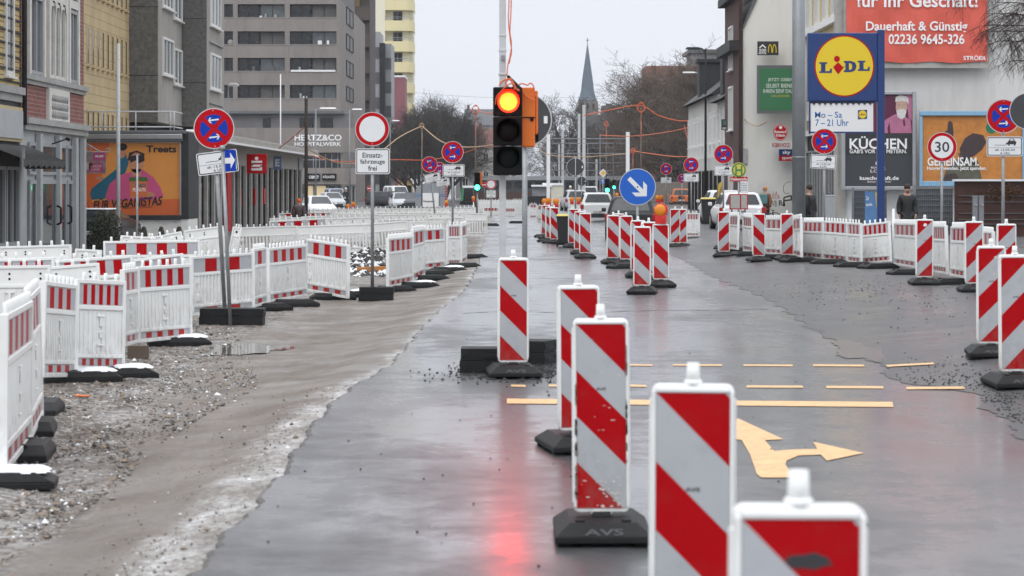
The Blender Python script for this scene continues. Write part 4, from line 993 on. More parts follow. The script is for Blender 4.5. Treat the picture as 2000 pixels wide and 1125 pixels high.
# amber warning lamp standing on its beacon
def warn_lamp(X, Y, Z, k, label, rot=0, simple=False, grp='amber warning lamps on the beacons'):
    t = thing('warning_lamp', label, 'warning lamp', (X, Y, Z), R(rot), grp)
    mb = MB(); mb.box(-0.1*k, 0.1*k, -0.06*k, 0.06*k, 0, 0.15*k); mb.box(0.02*k, 0.075*k, -0.075*k, -0.06*k, 0.05*k, 0.12*k); mb.build('battery_box', 'lamp_red_box', t, bevel=0.015*k)
    mb = MB(); mb.tube((0, -0.05*k, 0.25*k), (0, 0.05*k, 0.25*k), 0.125*k, 0.125*k, 24); mb.build('lamp_ring', 'lamp_red_box' if not simple else 'lamp_amber', t)
    mb = MB(); mb.ball((-0.01*k, -0.05*k, 0.25*k), 0.108*k, 0, 20, sy=0.35); mb.build('lens', 'lamp_amber', t); return t
X, Y, Z = BEACON_TOP[1291]; warn_lamp(X, Y, Z, 1.0, 'big amber warning lamp on a red battery box below the keep-right sign', rot=-12)
# ------------------------------------------------------------------ helpers for buildings and boards
class Bd:
    """a plane facing the camera at scale s; root stands at its base"""
    def __init__(b, name, label, cat, s, pxc, group=None, z0=0.0):
        b.s = s; b.X = (pxc-1000)/s; b.Y = F/s; b.z0 = z0; b.root = thing(name, label, cat, (b.X, b.Y, z0), 0, group)
    def x(b, px): return (px-1000)/b.s-b.X
    def z(b, py): return H+(HY-py)/b.s-b.z0
    def box(b, mb, x0, y0, x1, y1, ya, yb, mi=0): mb.box(b.x(x0), b.x(x1), ya, yb, b.z(y1), b.z(y0), mi)
    def poly(b, mb, pts, y, mi=0):
        P = [(b.x(p[0]), b.z(p[1])) for p in pts]; a = sum(P[i][0]*P[(i+1)%len(P)][1]-P[(i+1)%len(P)][0]*P[i][1] for i in range(len(P)))
        if a < 0: P = P[::-1]
        mb.poly([(u, y, v) for u, v in P], mi)
    def rect(b, mb, x0, y0, x1, y1, y, mi=0): b.poly(mb, [(x0,y0),(x1,y0),(x1,y1),(x0,y1)], y, mi)
    def text(b, par, body, x0, y0, x1, y1, y, m, bold=0.0, **k): return txt(par, body, b.x(x0), b.z(y1), b.x(x1), b.z(y0), y, m, bold, **k)
WIN = {}
def window(root, x, z, w_, h_, nx=2, nz=1, frame='win_white', glass='glass', fw=0.06, dep=0.07, y=0.0, name='window', sill=True, label=None):
    key = (round(w_, 2), round(h_, 2), nx, nz, frame, glass, fw, dep, sill)
    if key not in WIN:
        mb = MB(); a, b, c, d = -w_/2, w_/2, 0, h_
        for p, q in ((a, a+fw), (b-fw, b)): mb.box(p, q, -dep, 0, c, d)
        for p, q in ((c, c+fw), (d-fw, d)): mb.box(a+fw, b-fw, -dep, 0, p, q)
        for i in range(1, nx): xx_ = a+w_*i/nx; mb.box(xx_-fw*.4, xx_+fw*.4, -dep*.9, 0, c+fw, d-fw)
        for i in range(1, nz): zz = c+h_*i/nz; mb.box(a+fw, b-fw, -dep*.8, 0, zz-fw*.35, zz+fw*.35)
        if sill: mb.box(a-0.06, b+0.06, -dep-0.08, 0, c-0.06, c-0.002)
        g = MB(); g.box(a+fw*.5, b-fw*.5, -0.02, -0.004, c+fw*.5, d-fw*.5)
        WIN[key] = (mb.mesh(name, [frame]), g.mesh('pane', [glass]))
    o = link(name, WIN[key][0], root, (x, y, z)); link('pane', WIN[key][1], o)
    if label: o['label'] = label
    return o
mat('win_white', (0.72, 0.72, 0.70), 0.5); mat('win_dark', (0.022, 0.022, 0.024), 0.6, spec=0.2); mat('win_grey', (0.30, 0.31, 0.32), 0.5)
brick('yellow_brick', (0.52, 0.39, 0.15), (0.58, 0.45, 0.19), (0.12, 0.09, 0.05), 2.0, 0.5, 0.28, 0.03, axis='XZ')
brick('red_brick', (0.17, 0.042, 0.038), (0.27, 0.075, 0.062), (0.26, 0.20, 0.17), 2.2, 0.7, 0.26, 0.03)
brick('beige_tile', (0.50, 0.39, 0.215), (0.54, 0.42, 0.24), (0.22, 0.16, 0.09), 1.2, 0.62, 0.4, 0.012)
mat('stone_trim', (0.62, 0.61, 0.57), 0.7, var=0.15, vscale=1.5, dirt=0.2); mat('stone_grey_trim', (0.33, 0.33, 0.32), 0.7, var=0.2, vscale=1.5, dirt=0.3)
mat('shop_grey', (0.38, 0.395, 0.405), 0.55, var=0.12, vscale=0.8, dirt=0.12); mat('shop_panel', (0.30, 0.32, 0.335), 0.5, var=0.1)
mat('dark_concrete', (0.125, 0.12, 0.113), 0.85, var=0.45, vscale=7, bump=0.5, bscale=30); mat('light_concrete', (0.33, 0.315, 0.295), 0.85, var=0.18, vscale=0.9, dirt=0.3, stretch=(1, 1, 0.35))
mat('lead', (0.04, 0.042, 0.045), 0.6, spec=0.2, var=0.2); mat('awning', (0.035, 0.037, 0.038), 0.8, var=0.25); mat('cream_trim', (0.48, 0.38, 0.22), 0.7, var=0.1)
mat('roof_dark', (0.04, 0.04, 0.042), 0.7, var=0.3); mat('gutter', (0.12, 0.13, 0.14), 0.5)

# yellow brick corner house with a shop and an awning
XL = -13.4
def LY(px, X=XL): return abs(X)*F/(1000-px)
def LZ(py, px, X=XL): s = (1000-px)/abs(X); return H+(HY-py)/s
y0 = 60.0
t = thing('yellow_house', 'yellow brick house with a dark awning over its grey shop front', 'building', (XL, y0, 0), R(90))
e1 = LY(38)-y0
mb = MB(); mb.box(-0.0, e1, 0, 12, 4.35, 14); mb.build('wall', 'yellow_brick', t)
mb = MB(); mb.box(0, e1, 0, 12, -0.2, 4.35); mb.build('shop_wall', 'lead', t)
mb = MB()
for k in range(26): zz = 4.6+k*0.335; mb.box(0, e1, -0.045, 0, zz, zz+0.05)
mb.build('brick_course', 'lead', t)
mb = MB(); mb.box(0, e1+0.05, -0.16, 0, 4.3, 4.5); mb.box(0, e1+0.02, -0.08, 0, 4.1, 4.3); mb.build('cornice', 'stone_grey_trim', t)
window(t, LY(16)-y0, 4.75, 1.15, 2.4, 1, 1, 'stone_trim', 'glass', 0.14)
mb = MB(); mb.box(e1-4.0, e1-0.15, -0.12, 0, 3.02, 3.95); mb.build('fascia', 'cream_trim', t)
mb = MB(); mb.box(e1-3.9, e1-0.35, -0.17, -0.12, 3.1, 3.85); mb.build('sign_board', 'shop_grey', t)
mb = MB(); ae = e1+0.55
for k in range(24):
    a = e1-5.5+(ae-e1+5.5)*k/24; b = e1-5.5+(ae-e1+5.5)*(k+1)/24; dz = 0.02*(k % 2)
    mb.quad((a, -0.05, 2.95), (b, -0.05, 2.95), (b, -1.15, 2.52-dz), (a, -1.15, 2.52-dz)); mb.quad((a, -1.15, 2.52-dz), (b, -1.15, 2.52-dz), (b, -1.16, 2.30+0.03*(k % 3)), (a, -1.16, 2.30+0.03*(k % 3)))
mb.quad((ae, -0.05, 2.95), (ae, -1.15, 2.52), (ae, -1.15, 2.3), (ae, -0.05, 2.3)); mb.build('awning', 'awning', t)
for a, b in ((e1-4.4, e1-2.35), (e1-2.2, e1-0.5)):
    window(t, (a+b)/2, 0.25, b-a, 2.1, 2, 1, 'win_grey', 'glass_shop', 0.09, 0.1, name='shop_window')

# red brick neo-gothic house with the grey doors
y1 = LY(40); t = thing('gothic_house', 'red brick house with white stone gothic windows and grey glazed doors', 'building', (XL, y1+0.05, 0), R(90))
xe = LY(163)-y1; q = lambda px: LY(px)-y1-0.05; zz_ = lambda py, px: LZ(py, px)
mb = MB(); mb.box(0, xe, 0, 12, 3.75, 14); mb.build('wall', 'red_brick', t)
mb = MB(); mb.box(0, xe, 0.02, 12, -0.2, 3.75); mb.build('ground_storey', 'shop_grey', t)
mb = MB(); mb.box(0, xe+0.1, -0.22, 0.0, 3.55, 3.72); mb.box(0, xe+0.05, -0.14, 0.0, 3.38, 3.55); mb.box(0, xe+0.1, -0.15, 0, 4.78, 4.93); mb.box(0, xe, -0.08, 0, 4.66, 4.78); mb.build('cornice', 'stone_grey_trim', t)
mb = MB(); mb.box(q(90), q(130), -0.10, 0, 3.74, 4.66); mb.build('relief_panel', 'stone_trim', t)
mb = MB()
for k in range(8):
    for j in range(3): xa = q(94)+(q(126)-q(94))*(k+0.5)/8; za = 3.9+j*0.24; mb.prism([(xa-0.13, za), (xa, za-0.1), (xa+0.13, za), (xa, za+0.1)], -0.135, -0.10)
mb.build('relief_ornament', 'stone_grey_trim', t)
for a, b, n in ((51, 80, 1), (90, 124, 3), (129, 147, 1)):
    xa, xb = q(a), q(b); wv = xb-xa
    mb = MB(); mb.box(xa-0.12, xa+0.14, -0.13, 0, 4.93, 12); mb.box(xb-0.14, xb+0.12, -0.13, 0, 4.93, 12)
    for zt_ in (7.2, 9.6): mb.box(xa+0.14, xb-0.14, -0.12, 0, zt_, zt_+0.25)
    mb.build('stone_surround', 'stone_trim', t)
    for k in range(n):
        xc = xa+0.14+(wv-0.28)*(k+0.5)/n; ww = (wv-0.28)/n
        window(t, xc, 4.95, ww-0.04, 2.2, 2 if n == 1 else 1, 1, 'stone_trim' if n > 1 else 'win_grey', 'glass_pale', 0.1, 0.1, sill=False)
        window(t, xc, 7.5, ww-0.04, 2.0, 2 if n == 1 else 1, 1, 'stone_trim' if n > 1 else 'win_grey', 'glass_pale', 0.1, 0.1, sill=False)
    if n == 3:
        mb = MB()
        for k in range(3):
            xc = xa+0.14+(wv-0.28)*(k+0.5)/3; r = (wv-0.28)/6; n_ = 10
            arc = [(xc+r*1.02*math.cos(math.pi*i/n_), 6.45+r*1.9*math.sin(math.pi*i/n_)) for i in range(n_+1)]
            for p1, p2 in zip(arc, arc[1:]): mb.poly([(p1[0], -0.125, p1[1]), (p1[0], -0.125, 7.2), (p2[0], -0.125, 7.2), (p2[0], -0.125, p2[1])][::-1])
        mb.build('arch_tracery', 'stone_trim', t)
for a, b, nm in ((55, 68, 'shop_window'), (77, 108, 'door'), (113, 127, 'door'), (129, 139, 'shop_window')):
    xc = (q(a)+q(b))/2; wv = q(b)-q(a)
    o = window(t, xc, -0.15, wv, 2.15, 1, 1, 'shop_panel', 'glass_shop', 0.11, 0.06, name=nm, sill=False)
    window(t, xc, 2.15, wv, 0.9, 1, 1, 'shop_panel', 'glass', 0.09, 0.05, name='fanlight', sill=False)
    if nm == 'door':
        mb = MB(); mb.path([(wv*0.38, -0.1, 0.85), (wv*0.38, -0.22, 0.9), (wv*0.38, -0.22, 1.35), (wv*0.38, -0.1, 1.4)], 0.03); mb.build('handle', 'black', o)
for px in (72, 110, 142, 158): mb = MB(); xa = q(px); mb.box(xa-0.18, xa+0.18, -0.14, 0.0, -0.2, 3.3); mb.build('pilaster', 'shop_grey', t)
mb = MB(); mb.tube((0.0, -0.1, 3.5), (0.0, -0.1, 14), 0.07, 0.07, 8); mb.build('downpipe', 'lead', t)
mb = MB(); xa = q(98); mb.tube((xa, -0.05, 3.05), (xa, -0.5, 3.2), 0.02); mb.tube((xa-0.1, -0.5, 3.2), (xa+0.25, -0.5, 3.18), 0.05); mb.build('spotlight', 'black', t)
# hanging sign board on a scrolled bracket
b_ = Bd('hanging_sign', 'pink and brown hanging shop sign on a scrolled white bracket', 'shop sign', 62, 178)
mb = MB(); b_.box(mb, 147, 297, 207, 339, -0.03, 0.03); mb.build('board', 'sign_brown', b_.root) if False else None
mat('sign_brown', (0.21, 0.15, 0.14), 0.5, var=0.5, vscale=4); mat('sign_pink', (0.33, 0.04, 0.14), 0.5, var=0.2); mat('skin_pale', (0.50, 0.33, 0.26), 0.6)
mb.build('board', 'sign_brown', b_.root)
mb = MB(); b_.rect(mb, 182, 298, 206, 314, -0.033); b_.rect(mb, 174, 318, 202, 336, -0.033); mb.build('pink_field', 'sign_pink', b_.root)
mb = MB(); b_.poly(mb, [(148,326),(160,322),(172,316),(184,322),(176,330),(160,334),(149,336)], -0.033); mb.build('hand_picture', 'skin_pale', b_.root)
mb = MB(); P = [(b_.x(a), 0, b_.z(c)) for a, c in ((145,278),(160,278),(175,284),(195,296),(207,297),(214,294),(212,290),(208,292))]; mb.path(curve_pts(P, 6), 0.022)
P = [(b_.x(a), 0, b_.z(c)) for a, c in ((162,296),(168,286),(178,290),(174,296),(168,292))]; mb.path(curve_pts(P, 6), 0.018); mb.tube((b_.x(140), 0, b_.z(297)), (b_.x(214), 0, b_.z(297)), 0.02); mb.build('bracket', 'stone_grey_trim', b_.root)
b_.text(b_.root, 'ALLES', 186, 303, 202, 307, -0.036, 'text_white', 0.02)
b_.text(b_.root, 'MAKEUP', 177, 322, 199, 327, -0.036, 'skin_pale', 0.02); b_.text(b_.root, 'LASER', 179, 329, 196, 333, -0.036, 'skin_pale', 0.02)

# beige tiled building with slit windows
XB = -14.5; yb = 84.0; t = thing('tiled_building', 'beige tiled building with rows of narrow slit windows', 'building', (XB, yb, 0), R(90))
mb = MB(); mb.box(0, 13, 0, 14, -0.2, 16); mb.build('wall', 'beige_tile', t)
for za, zb in ((3.3, 4.45), (5.95, 7.3), (8.4, 9.9)):
    for k in range(11):
        window(t, 1.3+k*1.08, za, 0.42, zb-za, 1, 1, 'cream_trim', 'glass', 0.06, 0.03, sill=True)
mb = MB(); mb.tube((0.75, -0.12, 0), (0.75, -0.12, 15), 0.07, 0.07, 8); mb.build('downpipe', 'lead', t)

# stepped concrete tower block
t = thing('concrete_block', 'stepped raw concrete block with white framed windows jutting over the bank', 'building', (-13.4, 97.0, 0))
Xs = lambda X: X+13.4
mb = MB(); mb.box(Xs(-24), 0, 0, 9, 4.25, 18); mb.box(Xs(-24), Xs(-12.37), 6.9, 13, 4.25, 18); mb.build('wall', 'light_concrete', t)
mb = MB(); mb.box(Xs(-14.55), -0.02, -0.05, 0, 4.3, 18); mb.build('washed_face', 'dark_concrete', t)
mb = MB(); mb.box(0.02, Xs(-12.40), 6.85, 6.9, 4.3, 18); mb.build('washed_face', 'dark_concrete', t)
mb = MB(); mb.box(Xs(-24), Xs(-14), 0.3, 13, -0.2, 4.25); mb.build('base_storey', 'lead', t)
mb = MB()
for z in (6.0, 8.6, 11.2): mb.box(Xs(-14.56), 0.0, -0.056, -0.05, z, z+0.03); mb.box(0.02, Xs(-12.40), 6.844, 6.85, z, z+0.03)
mb.build('panel_joint', 'lead', t)
def side_win(par, X, Y, z, w_, h_, **k):
    o = window(par, 0, 0, w_, h_, **k); o.location = (X, Y, z); o.rotation_euler = (0, 0, R(90)); return o
for z in (6.1, 8.7, 11.3):
    side_win(t, 0, 2.6, z, 3.0, 1.45, nx=3, frame='win_white', glass='glass_pale', fw=0.09)
    side_win(t, 0, 5.5, z-0.25, 2.4, 1.45, nx=2, frame='win_white', glass='glass_pale', fw=0.09)
    side_win(t, Xs(-12.37), 9.6, z-0.3, 3.6, 1.5, nx=3, frame='win_white', glass='glass_pale', fw=0.1)
mb = MB()
for z in (5.2, 7.7): mb.box(Xs(-12.37), Xs(-12.3), 7.6, 12.4, z, z+0.06)
mb.build('ledge', 'stone_grey_trim', t)

# advertising kiosk with the orange billboard, rail on its roof
b_ = Bd('billboard_kiosk', 'orange chocolate billboard in a grey frame with a railing on its roof', 'billboard', 58, 266)
r_ = b_.root
mb = MB(); b_.box(mb, 165, 270, 368, 428, 0.1, 2.6); mb.build('kiosk_body', 'shop_panel', r_)
mb = MB(); b_.box(mb, 160, 425, 368, 475, -0.05, 2.5); mb.build('plinth', 'white_plate', r_)
mb = MB(); b_.box(mb, 150, 255, 365, 262, -0.3, 2.7); b_.box(mb, 155, 262, 358, 277, -0.28, 0.1); mb.build('roof', 'gutter', r_, bevel=0.03)
mat('alu', (0.42, 0.43, 0.44), 0.3, metal=0.7, var=0.1)
mb = MB(); b_.box(mb, 158, 262, 358, 272, -0.32, -0.28); mb.build('light_strip', 'alu', r_, bevel=0.02)
mb = MB(); b_.box(mb, 355, 258, 369, 428, -0.1, 2.6); b_.box(mb, 155, 420, 355, 429, -0.18, 0.1); mb.build('frame', 'lead', r_, bevel=0.02)
mb = MB(); b_.box(mb, 352, 277, 355, 421, -0.14, 0.1); b_.box(mb, 160, 276, 355, 279, -0.14, 0.1); mb.build('inner_frame', 'alu', r_)
for i in range(7):
    pass
mb = MB(); zr, z2, z0_ = b_.z(218), b_.z(248), b_.z(256)
for z in (zr, z2): mb.tube((b_.x(140), 0, z), (b_.x(338), 0, z), 0.025); mb.tube((b_.x(338), 0, z), (b_.x(338), 2.4, z), 0.025)
for px in (265, 333, 340, 200): mb.tube((b_.x(px), 0, z0_), (b_.x(px), 0, zr), 0.025)
mb.build('railing', 'pale_pole', r_)
for n_, c in (('ad_orange', (0.70, 0.28, 0.055)), ('ad_orange_deep', (0.62, 0.13, 0.03)), ('ad_pink', (0.56, 0.08, 0.22)), ('ad_teal', (0.01, 0.12, 0.20)), ('ad_skin', (0.50, 0.22, 0.13)), ('ad_dark', (0.02, 0.015, 0.018)), ('ad_green', (0.05, 0.15, 0.03)), ('ad_bag', (0.62, 0.16, 0.05)), ('ad_purple', (0.12, 0.05, 0.25)), ('ad_blue', (0.10, 0.30, 0.62))): mat(n_, c, 0.45, var=0.08, vscale=1.5)
A_ = lambda: MB()
pos = A_(); b_.rect(pos, 160, 279, 352, 420, -0.05); P_ = pos.build('poster', 'ad_orange', r_)
def layer(bd, par, name, m, polys, y):
    mb = MB()
    for p in polys: bd.poly(mb, p, y)
    return mb.build(name, m, par)
def ell(cx, cy, rx, ry, n=24): return [(cx+rx*math.cos(2*math.pi*i/n), cy+ry*math.sin(2*math.pi*i/n)) for i in range(n)]
layer(b_, P_, 'orange_ground', 'ad_orange_deep', [[(160,395),(352,388),(352,420),(160,420)], [(160,279),(215,279),(205,330),(178,395),(160,395)]], -0.054)
layer(b_, P_, 'teal_garment', 'ad_teal', [[(176,378),(180,368),(228,330),(236,305),(246,300),(252,318),(246,336),(222,362),(205,388),(180,390)]], -0.058)
layer(b_, P_, 'second_head', 'ad_skin', [ell(238, 296, 8, 13)], -0.060)
layer(b_, P_, 'dark_hair', 'ad_dark', [ell(239, 287, 10, 7), [(250,312),(253,298),(268,294),(283,300),(282,306),(262,306),(256,318)]], -0.062)
layer(b_, P_, 'pink_garment', 'ad_pink', [[(206,386),(214,360),(234,342),(256,336),(266,330),(280,332),(300,346),(314,366),(320,384),(300,390),(212,392)]], -0.062)
layer(b_, P_, 'face', 'ad_skin', [ell(267, 318, 14, 20), [(258,330),(276,330),(276,344),(258,344)], ell(196, 348, 8, 3.5), ell(290, 380, 14, 5), ell(265, 384, 10, 4)], -0.064)
layer(b_, P_, 'sunglasses', 'ad_dark', [[(252,305),(282,302),(283,314),(272,319),(266,313),(256,318)]], -0.067)
layer(b_, P_, 'snack_bag', 'ad_bag', [[(254,350),(288,350),(288,384),(254,384)]], -0.067)
layer(b_, P_, 'bag_top', 'ad_green', [[(253,346),(288,346),(289,354),(253,354)]], -0.069)
b_.text(P_, 'Treets', 286, 284, 345, 298, -0.058, 'ad_dark', 0.03); b_.text(P_, 'FÜR VEGANISTAS', 182, 384, 318, 405, -0.071, 'ad_dark', 0.025, shear=0.25, rot=R(4))
b_.text(P_, 'Treets', 258, 356, 286, 366, -0.071, 'sign_brown', 0.03); b_.text(P_, 'PEANUTS', 260, 367, 285, 374, -0.071, 'text_white', 0.02); b_.text(P_, 'OHNE MILCH - JETZT PROBIEREN', 240, 404, 298, 408, -0.058, 'ad_dark', rot=R(3))
for k, (px, w_) in enumerate(((281, 13), (315, 13), (350, 14))):
    bb = Bd('stone_bollard', f'dark mossy rounded bollard, {ORD[k]} from the dark shrub below the orange billboard', 'bollard', 64, px, 'three bollards below the billboard', -0.17)
    mb = MB(); pts = [(-w_/2/64, 0), (-w_/2/64, 0.4), (-w_*0.42/64, 0.62), (-w_*0.22/64, 0.75), (0, 0.78), (w_*0.22/64, 0.75), (w_*0.42/64, 0.62), (w_/2/64, 0.4), (w_/2/64, 0)]
    mb.prism(pts, -0.1, 0.1); mb.build('bollard_body', 'mossy_stone', bb.root, bevel=0.03) if 'mossy_stone' in M else (mat('mossy_stone', (0.05, 0.045, 0.032), 0.9, var=0.4, vscale=8), mb.build('bollard_body', 'mossy_stone', bb.root, bevel=0.03))

# bank pavilion: columns, glass and the red sign along the street
XP = -12.5; yp = 99.0; zr = 3.6
t = thing('bank_pavilion', 'low flat-roofed bank pavilion with concrete fins, glass and a red pillar', 'building', (XP, yp, 0), R(90))
mat('fin_concrete', (0.40, 0.39, 0.365), 0.8, var=0.15, vscale=1.2, dirt=0.25)
L_ = 54.0
mb = MB(); mb.box(-0.2, L_+0.5, -0.9, 14, zr-0.05, zr+0.32); mb.build('roof', 'fin_concrete', t, bevel=0.03)
mb = MB(); mb.box(-0.2, L_+0.5, -0.92, -0.9, zr-0.04, zr+0.05); mb.build('roof_edge', 'snowy_white', t)
mb = MB(); mb.box(0, L_, 0.06, 12, -0.2, 2.75); mb.build('glass_wall', 'glass_shop', t)
mb = MB(); mb.box(0, L_, -0.02, 0.4, 2.76, zr-0.05); mb.build('lintel', 'fin_concrete', t)
mb = MB(); mb.box(-0.1, 14, 5.9, 14, zr+0.3, zr+2.2); mb.build('parapet', 'light_concrete', t)
k = 0; ypos = 0.6
while ypos < L_:
    mb = MB(); mb.box(ypos-0.22, ypos+0.22, -0.05, 0.07, -0.2, 2.8); mb.build('fin', 'fin_concrete', t); ypos += 2.55 if ypos < 27 else 3.0; k += 1
mb = MB()
for i in range(60): mb.box(0.4+i*0.9-0.03, 0.4+i*0.9+0.03, 0.03, 0.07, -0.2, 2.72)
mb.build('mullion', 'black', t)
qb = lambda px: abs(XP)*F/(1000-px)-yp
mb = MB(); mb.box(qb(444)-0.9, qb(444)+0.9, -0.10, 0.08, -0.2, 2.7); mb.build('red_pillar', 'sign_red', t)
for px in (470, 500, 517):
    mb = MB(); xa = qb(px); mb.box(xa-0.45, xa+0.45, 0.0, 0.055, 0.9, 1.7); mb.build('red_notice', 'sign_red', t)
b_ = Bd('bank_sign', 'square red bank sign with a white dotted letter under the pavilion roof', 'shop sign', 43, 502)
mb = MB(); b_.box(mb, 482, 301, 521, 339, -0.1, 0.1); mb.build('box', 'sign_red', b_.root, bevel=0.02)
layer(b_, b_.root, 'dot', 'text_white', [ell(501.5, 309.5, 3.6, 3.6, 16)], -0.104)
layer(b_, b_.root, 'letter', 'text_white', [[(491.5,314),(512.5,314),(512.5,318),(495.5,318),(495.5,321),(491.5,324)], [(491.5,319),(495.5,319),(495.5,321.5),(512.5,321.5),(512.5,326),(491.5,326)], [(508.5,323),(512.5,323),(512.5,333),(491.5,333),(491.5,328.5),(508.5,328.5)]], -0.104)
for px, s_, lab in ((542, 38, 'square blue notice under the pavilion roof next to the red bank sign'), (577, 33.5, 'square blue notice at the last bank column')):
    b_ = Bd('blue_notice', lab, 'sign', s_, px); k_ = s_*0.28
    mb = MB(); b_.box(mb, px-k_*0.8, 305+(px-542)*0.11, px+k_*0.8, 331+(px-542)*0.05, -0.05, 0.05); mb.build('panel', 'ad_blue' if False else 'notice_blue', b_.root) if 'notice_blue' in M else (mat('notice_blue', (0.13, 0.20, 0.36), 0.4, var=0.2), mb.build('panel', 'notice_blue', b_.root))
    b_.text(b_.root, 'E', px-k_*0.4, 311+(px-542)*0.09, px+k_*0.4, 325, -0.054, 'sign_white', 0.03)
mat('glass_dull', (0.05, 0.055, 0.06), 0.45)
# ------------------------------------------------------------------ big grey-brown block with loggias
mat('brown_concrete', (0.25, 0.225, 0.21), 0.85, var=0.16, vscale=0.35, dirt=0.28, stretch=(1, 1, 0.3)); mat('pale_concrete', (0.27, 0.25, 0.235), 0.85, var=0.1)
mat('lower_grey', (0.16, 0.157, 0.16), 0.8, var=0.2, vscale=0.3); mat('curtain', (0.10, 0.098, 0.095), 0.7, var=0.25, vscale=3); mat('shop_light', (0.5, 0.42, 0.25), 0.5, emit=0.35, ecol=(1, 0.75, 0.42))
b_ = Bd('loggia_block', 'big grey-brown apartment block with loggia bands above a lettered storey', 'building', 18, 540)
r_ = b_.root
mb = MB(); b_.box(mb, 380, -120, 664, 400, 0.7, 26); mb.build('core', 'lower_grey', r_)
mb = MB()
rows = [(-44, -17), (8, 35), (61, 88), (113, 140), (166, 193)]
edges = [-120]+[e for r0 in rows for e in r0]+[218]
for i in range(0, len(edges), 2): b_.box(mb, 380, edges[i], 664, edges[i+1], 0, 0.7)
for r0, r1 in rows:
    for x0, x1 in ((380, 428), (455, 464), (556, 566), (657, 664)): b_.box(mb, x0, r0, x1, r1, 0.003, 0.7)
mb.build('loggia_bands', 'brown_concrete', r_)
mb = MB()
for px in (460, 561): b_.box(mb, px-0.9, -120, px+0.9, 218, -0.04, 0)
mb.build('pale_joint', 'pale_concrete', r_)
for i, (r0, r1) in enumerate(rows):
    for j, (x0, x1) in enumerate(((428, 455), (464, 556), (566, 657))):
        wv = (x1-x0)/18; h_ = (r1-r0)/18
        if j == 0: window(r_, b_.x((x0+x1)/2), b_.z(r1), wv-0.02, h_-0.02, 2, 1, 'win_dark', 'glass', 0.08, 0.1, y=0.66, sill=False)
        else:
            window(r_, b_.x(x0+(x1-x0)*0.23), b_.z(r1), wv*0.46, h_-0.02, 2, 1, 'win_dark', 'glass', 0.09, 0.12, y=0.62, sill=False)
            o = window(r_, b_.x(x0+(x1-x0)*0.73), b_.z(r1), wv*0.54-0.04, h_-0.02, 2, 1, 'win_dark', 'curtain' if (i+j) % 2 else 'glass_pale', 0.07, 0.1, y=0.64, sill=False)
    mb = MB(); b_.box(mb, 428, r1-1.5, 657, r1, -0.05, 0.0); mb.build('sill_strip', 'pale_concrete', r_)
rnd = random.Random(5)
for (x0, x1), (r0, r1) in (((566, 657), rows[2]), ((566, 657), rows[3]), ((464, 556), rows[3]), ((566, 657), rows[4]), ((464, 556), rows[1])):
    for q_ in range(3):
        px = rnd.uniform(x0+4, x1-6); mb = MB(); hh = rnd.uniform(3, 11); b_.box(mb, px, r1-hh, px+rnd.uniform(3, 9), r1, .15, .45); mb.build('balcony_clutter', rnd.choice(['white', 'curtain', 'win_grey', 'shop_panel']), r_)
mb = MB(); b_.box(mb, 568, 136.5, 655, 140.3, -.1, .2); mb.build('flower_box', 'white', r_); mb = MB(); mb.ball((b_.x(450), .1, b_.z(83)), .33, 0, 10, sy=.3); mb.build('dish', 'pale_concrete', r_)
# chamfered corner face with its column of windows
X1, Y1 = b_.x(664), 0.0; X2 = (694-1000)/16.6-b_.X; Y2 = F/16.6-F/18
mb = MB(); mb.poly([(X1, 0, b_.z(218)), (X2, Y2, b_.z(218)), (X2, Y2, 22), (X1, 0, 22)]); mb.poly([(X1, 0.7, -1), (X2, Y2+.1, -1), (X2, Y2+.1, b_.z(218)), (X1, 0.7, b_.z(218))]); mb.poly([(X2, Y2, -1), (X2, Y2+20, -1), (X2, Y2+20, 22), (X2, Y2, 22)])
mb.build('corner_wall', 'brown_concrete', r_)
ang = math.atan2(Y2, X2-X1); LL = math.hypot(X2-X1, Y2)
for r0, r1 in [(17, 50), (69, 99), (120, 150), (170, 198)]:
    o = window(r_, 0, 0, LL*0.44, (r1-r0)/17.2, 2, 1, 'win_dark', 'glass_dull', 0.08, 0.1, sill=False); o.location = (X1+(X2-X1)*0.6, Y2*0.6, H+(HY-r1)/17.2); o.rotation_euler = (0, 0, ang)
mb = MB(); b_.box(mb, 395, 217, 672, 222, -0.35, 0.9); mb.build('ledge', 'gutter', r_)
mb = MB(); b_.box(mb, 425, 250, 694, 298, -0.5, 0.7); mb.build('lettered_band', 'brown_concrete', r_)
mb = MB(); b_.box(mb, 430, 222, 690, 250, 0.3, 0.7); mb.build('grey_storey', 'lower_grey', r_)
for x0, x1 in ((513, 528), (585, 612), (625, 650)): window(r_, b_.x((x0+x1)/2), b_.z(250), (x1-x0)/18, 1.1, 2, 1, 'win_dark', 'glass', 0.07, 0.1, y=0.3, sill=False)
mb = MB(); b_.box(mb, 590, 298, 662, 328, 0.1, 0.7); mb.build('glass_storey', 'glass', r_)
mb = MB()
for px in (600, 612, 624, 636, 648, 660, 668): b_.box(mb, px-0.7, 298, px+0.7, 328, 0.0, 0.1)
b_.box(mb, 590, 311, 662, 313, 0.02, 0.1); mb.build('mullion', 'win_grey', r_)
mb = MB(); b_.box(mb, 560, 328, 696, 360, -0.2, 0.7); mb.build('shop_band', 'brown_concrete', r_)
mb = MB(); b_.box(mb, 600, 339, 625, 353, -0.4, -0.2); b_.box(mb, 630, 339, 657, 352, -0.4, -0.2); mb.build('fascia', 'black', r_)
b_.text(r_, 'CABINET', 604, 343, 623, 349, -0.42, 'text_white', 0.03); b_.text(r_, 'KÖLN-SÜD', 631.5, 342, 654, 348, -0.42, 'text_white', 0.02)
b_.text(r_, 'HERTZ&CO', 576, 263, 668, 275, -0.56, 'text_white', 0.028); b_.text(r_, 'HOSPITALWERK', 576, 277.5, 667, 285.5, -0.56, 'text_white', 0.025)
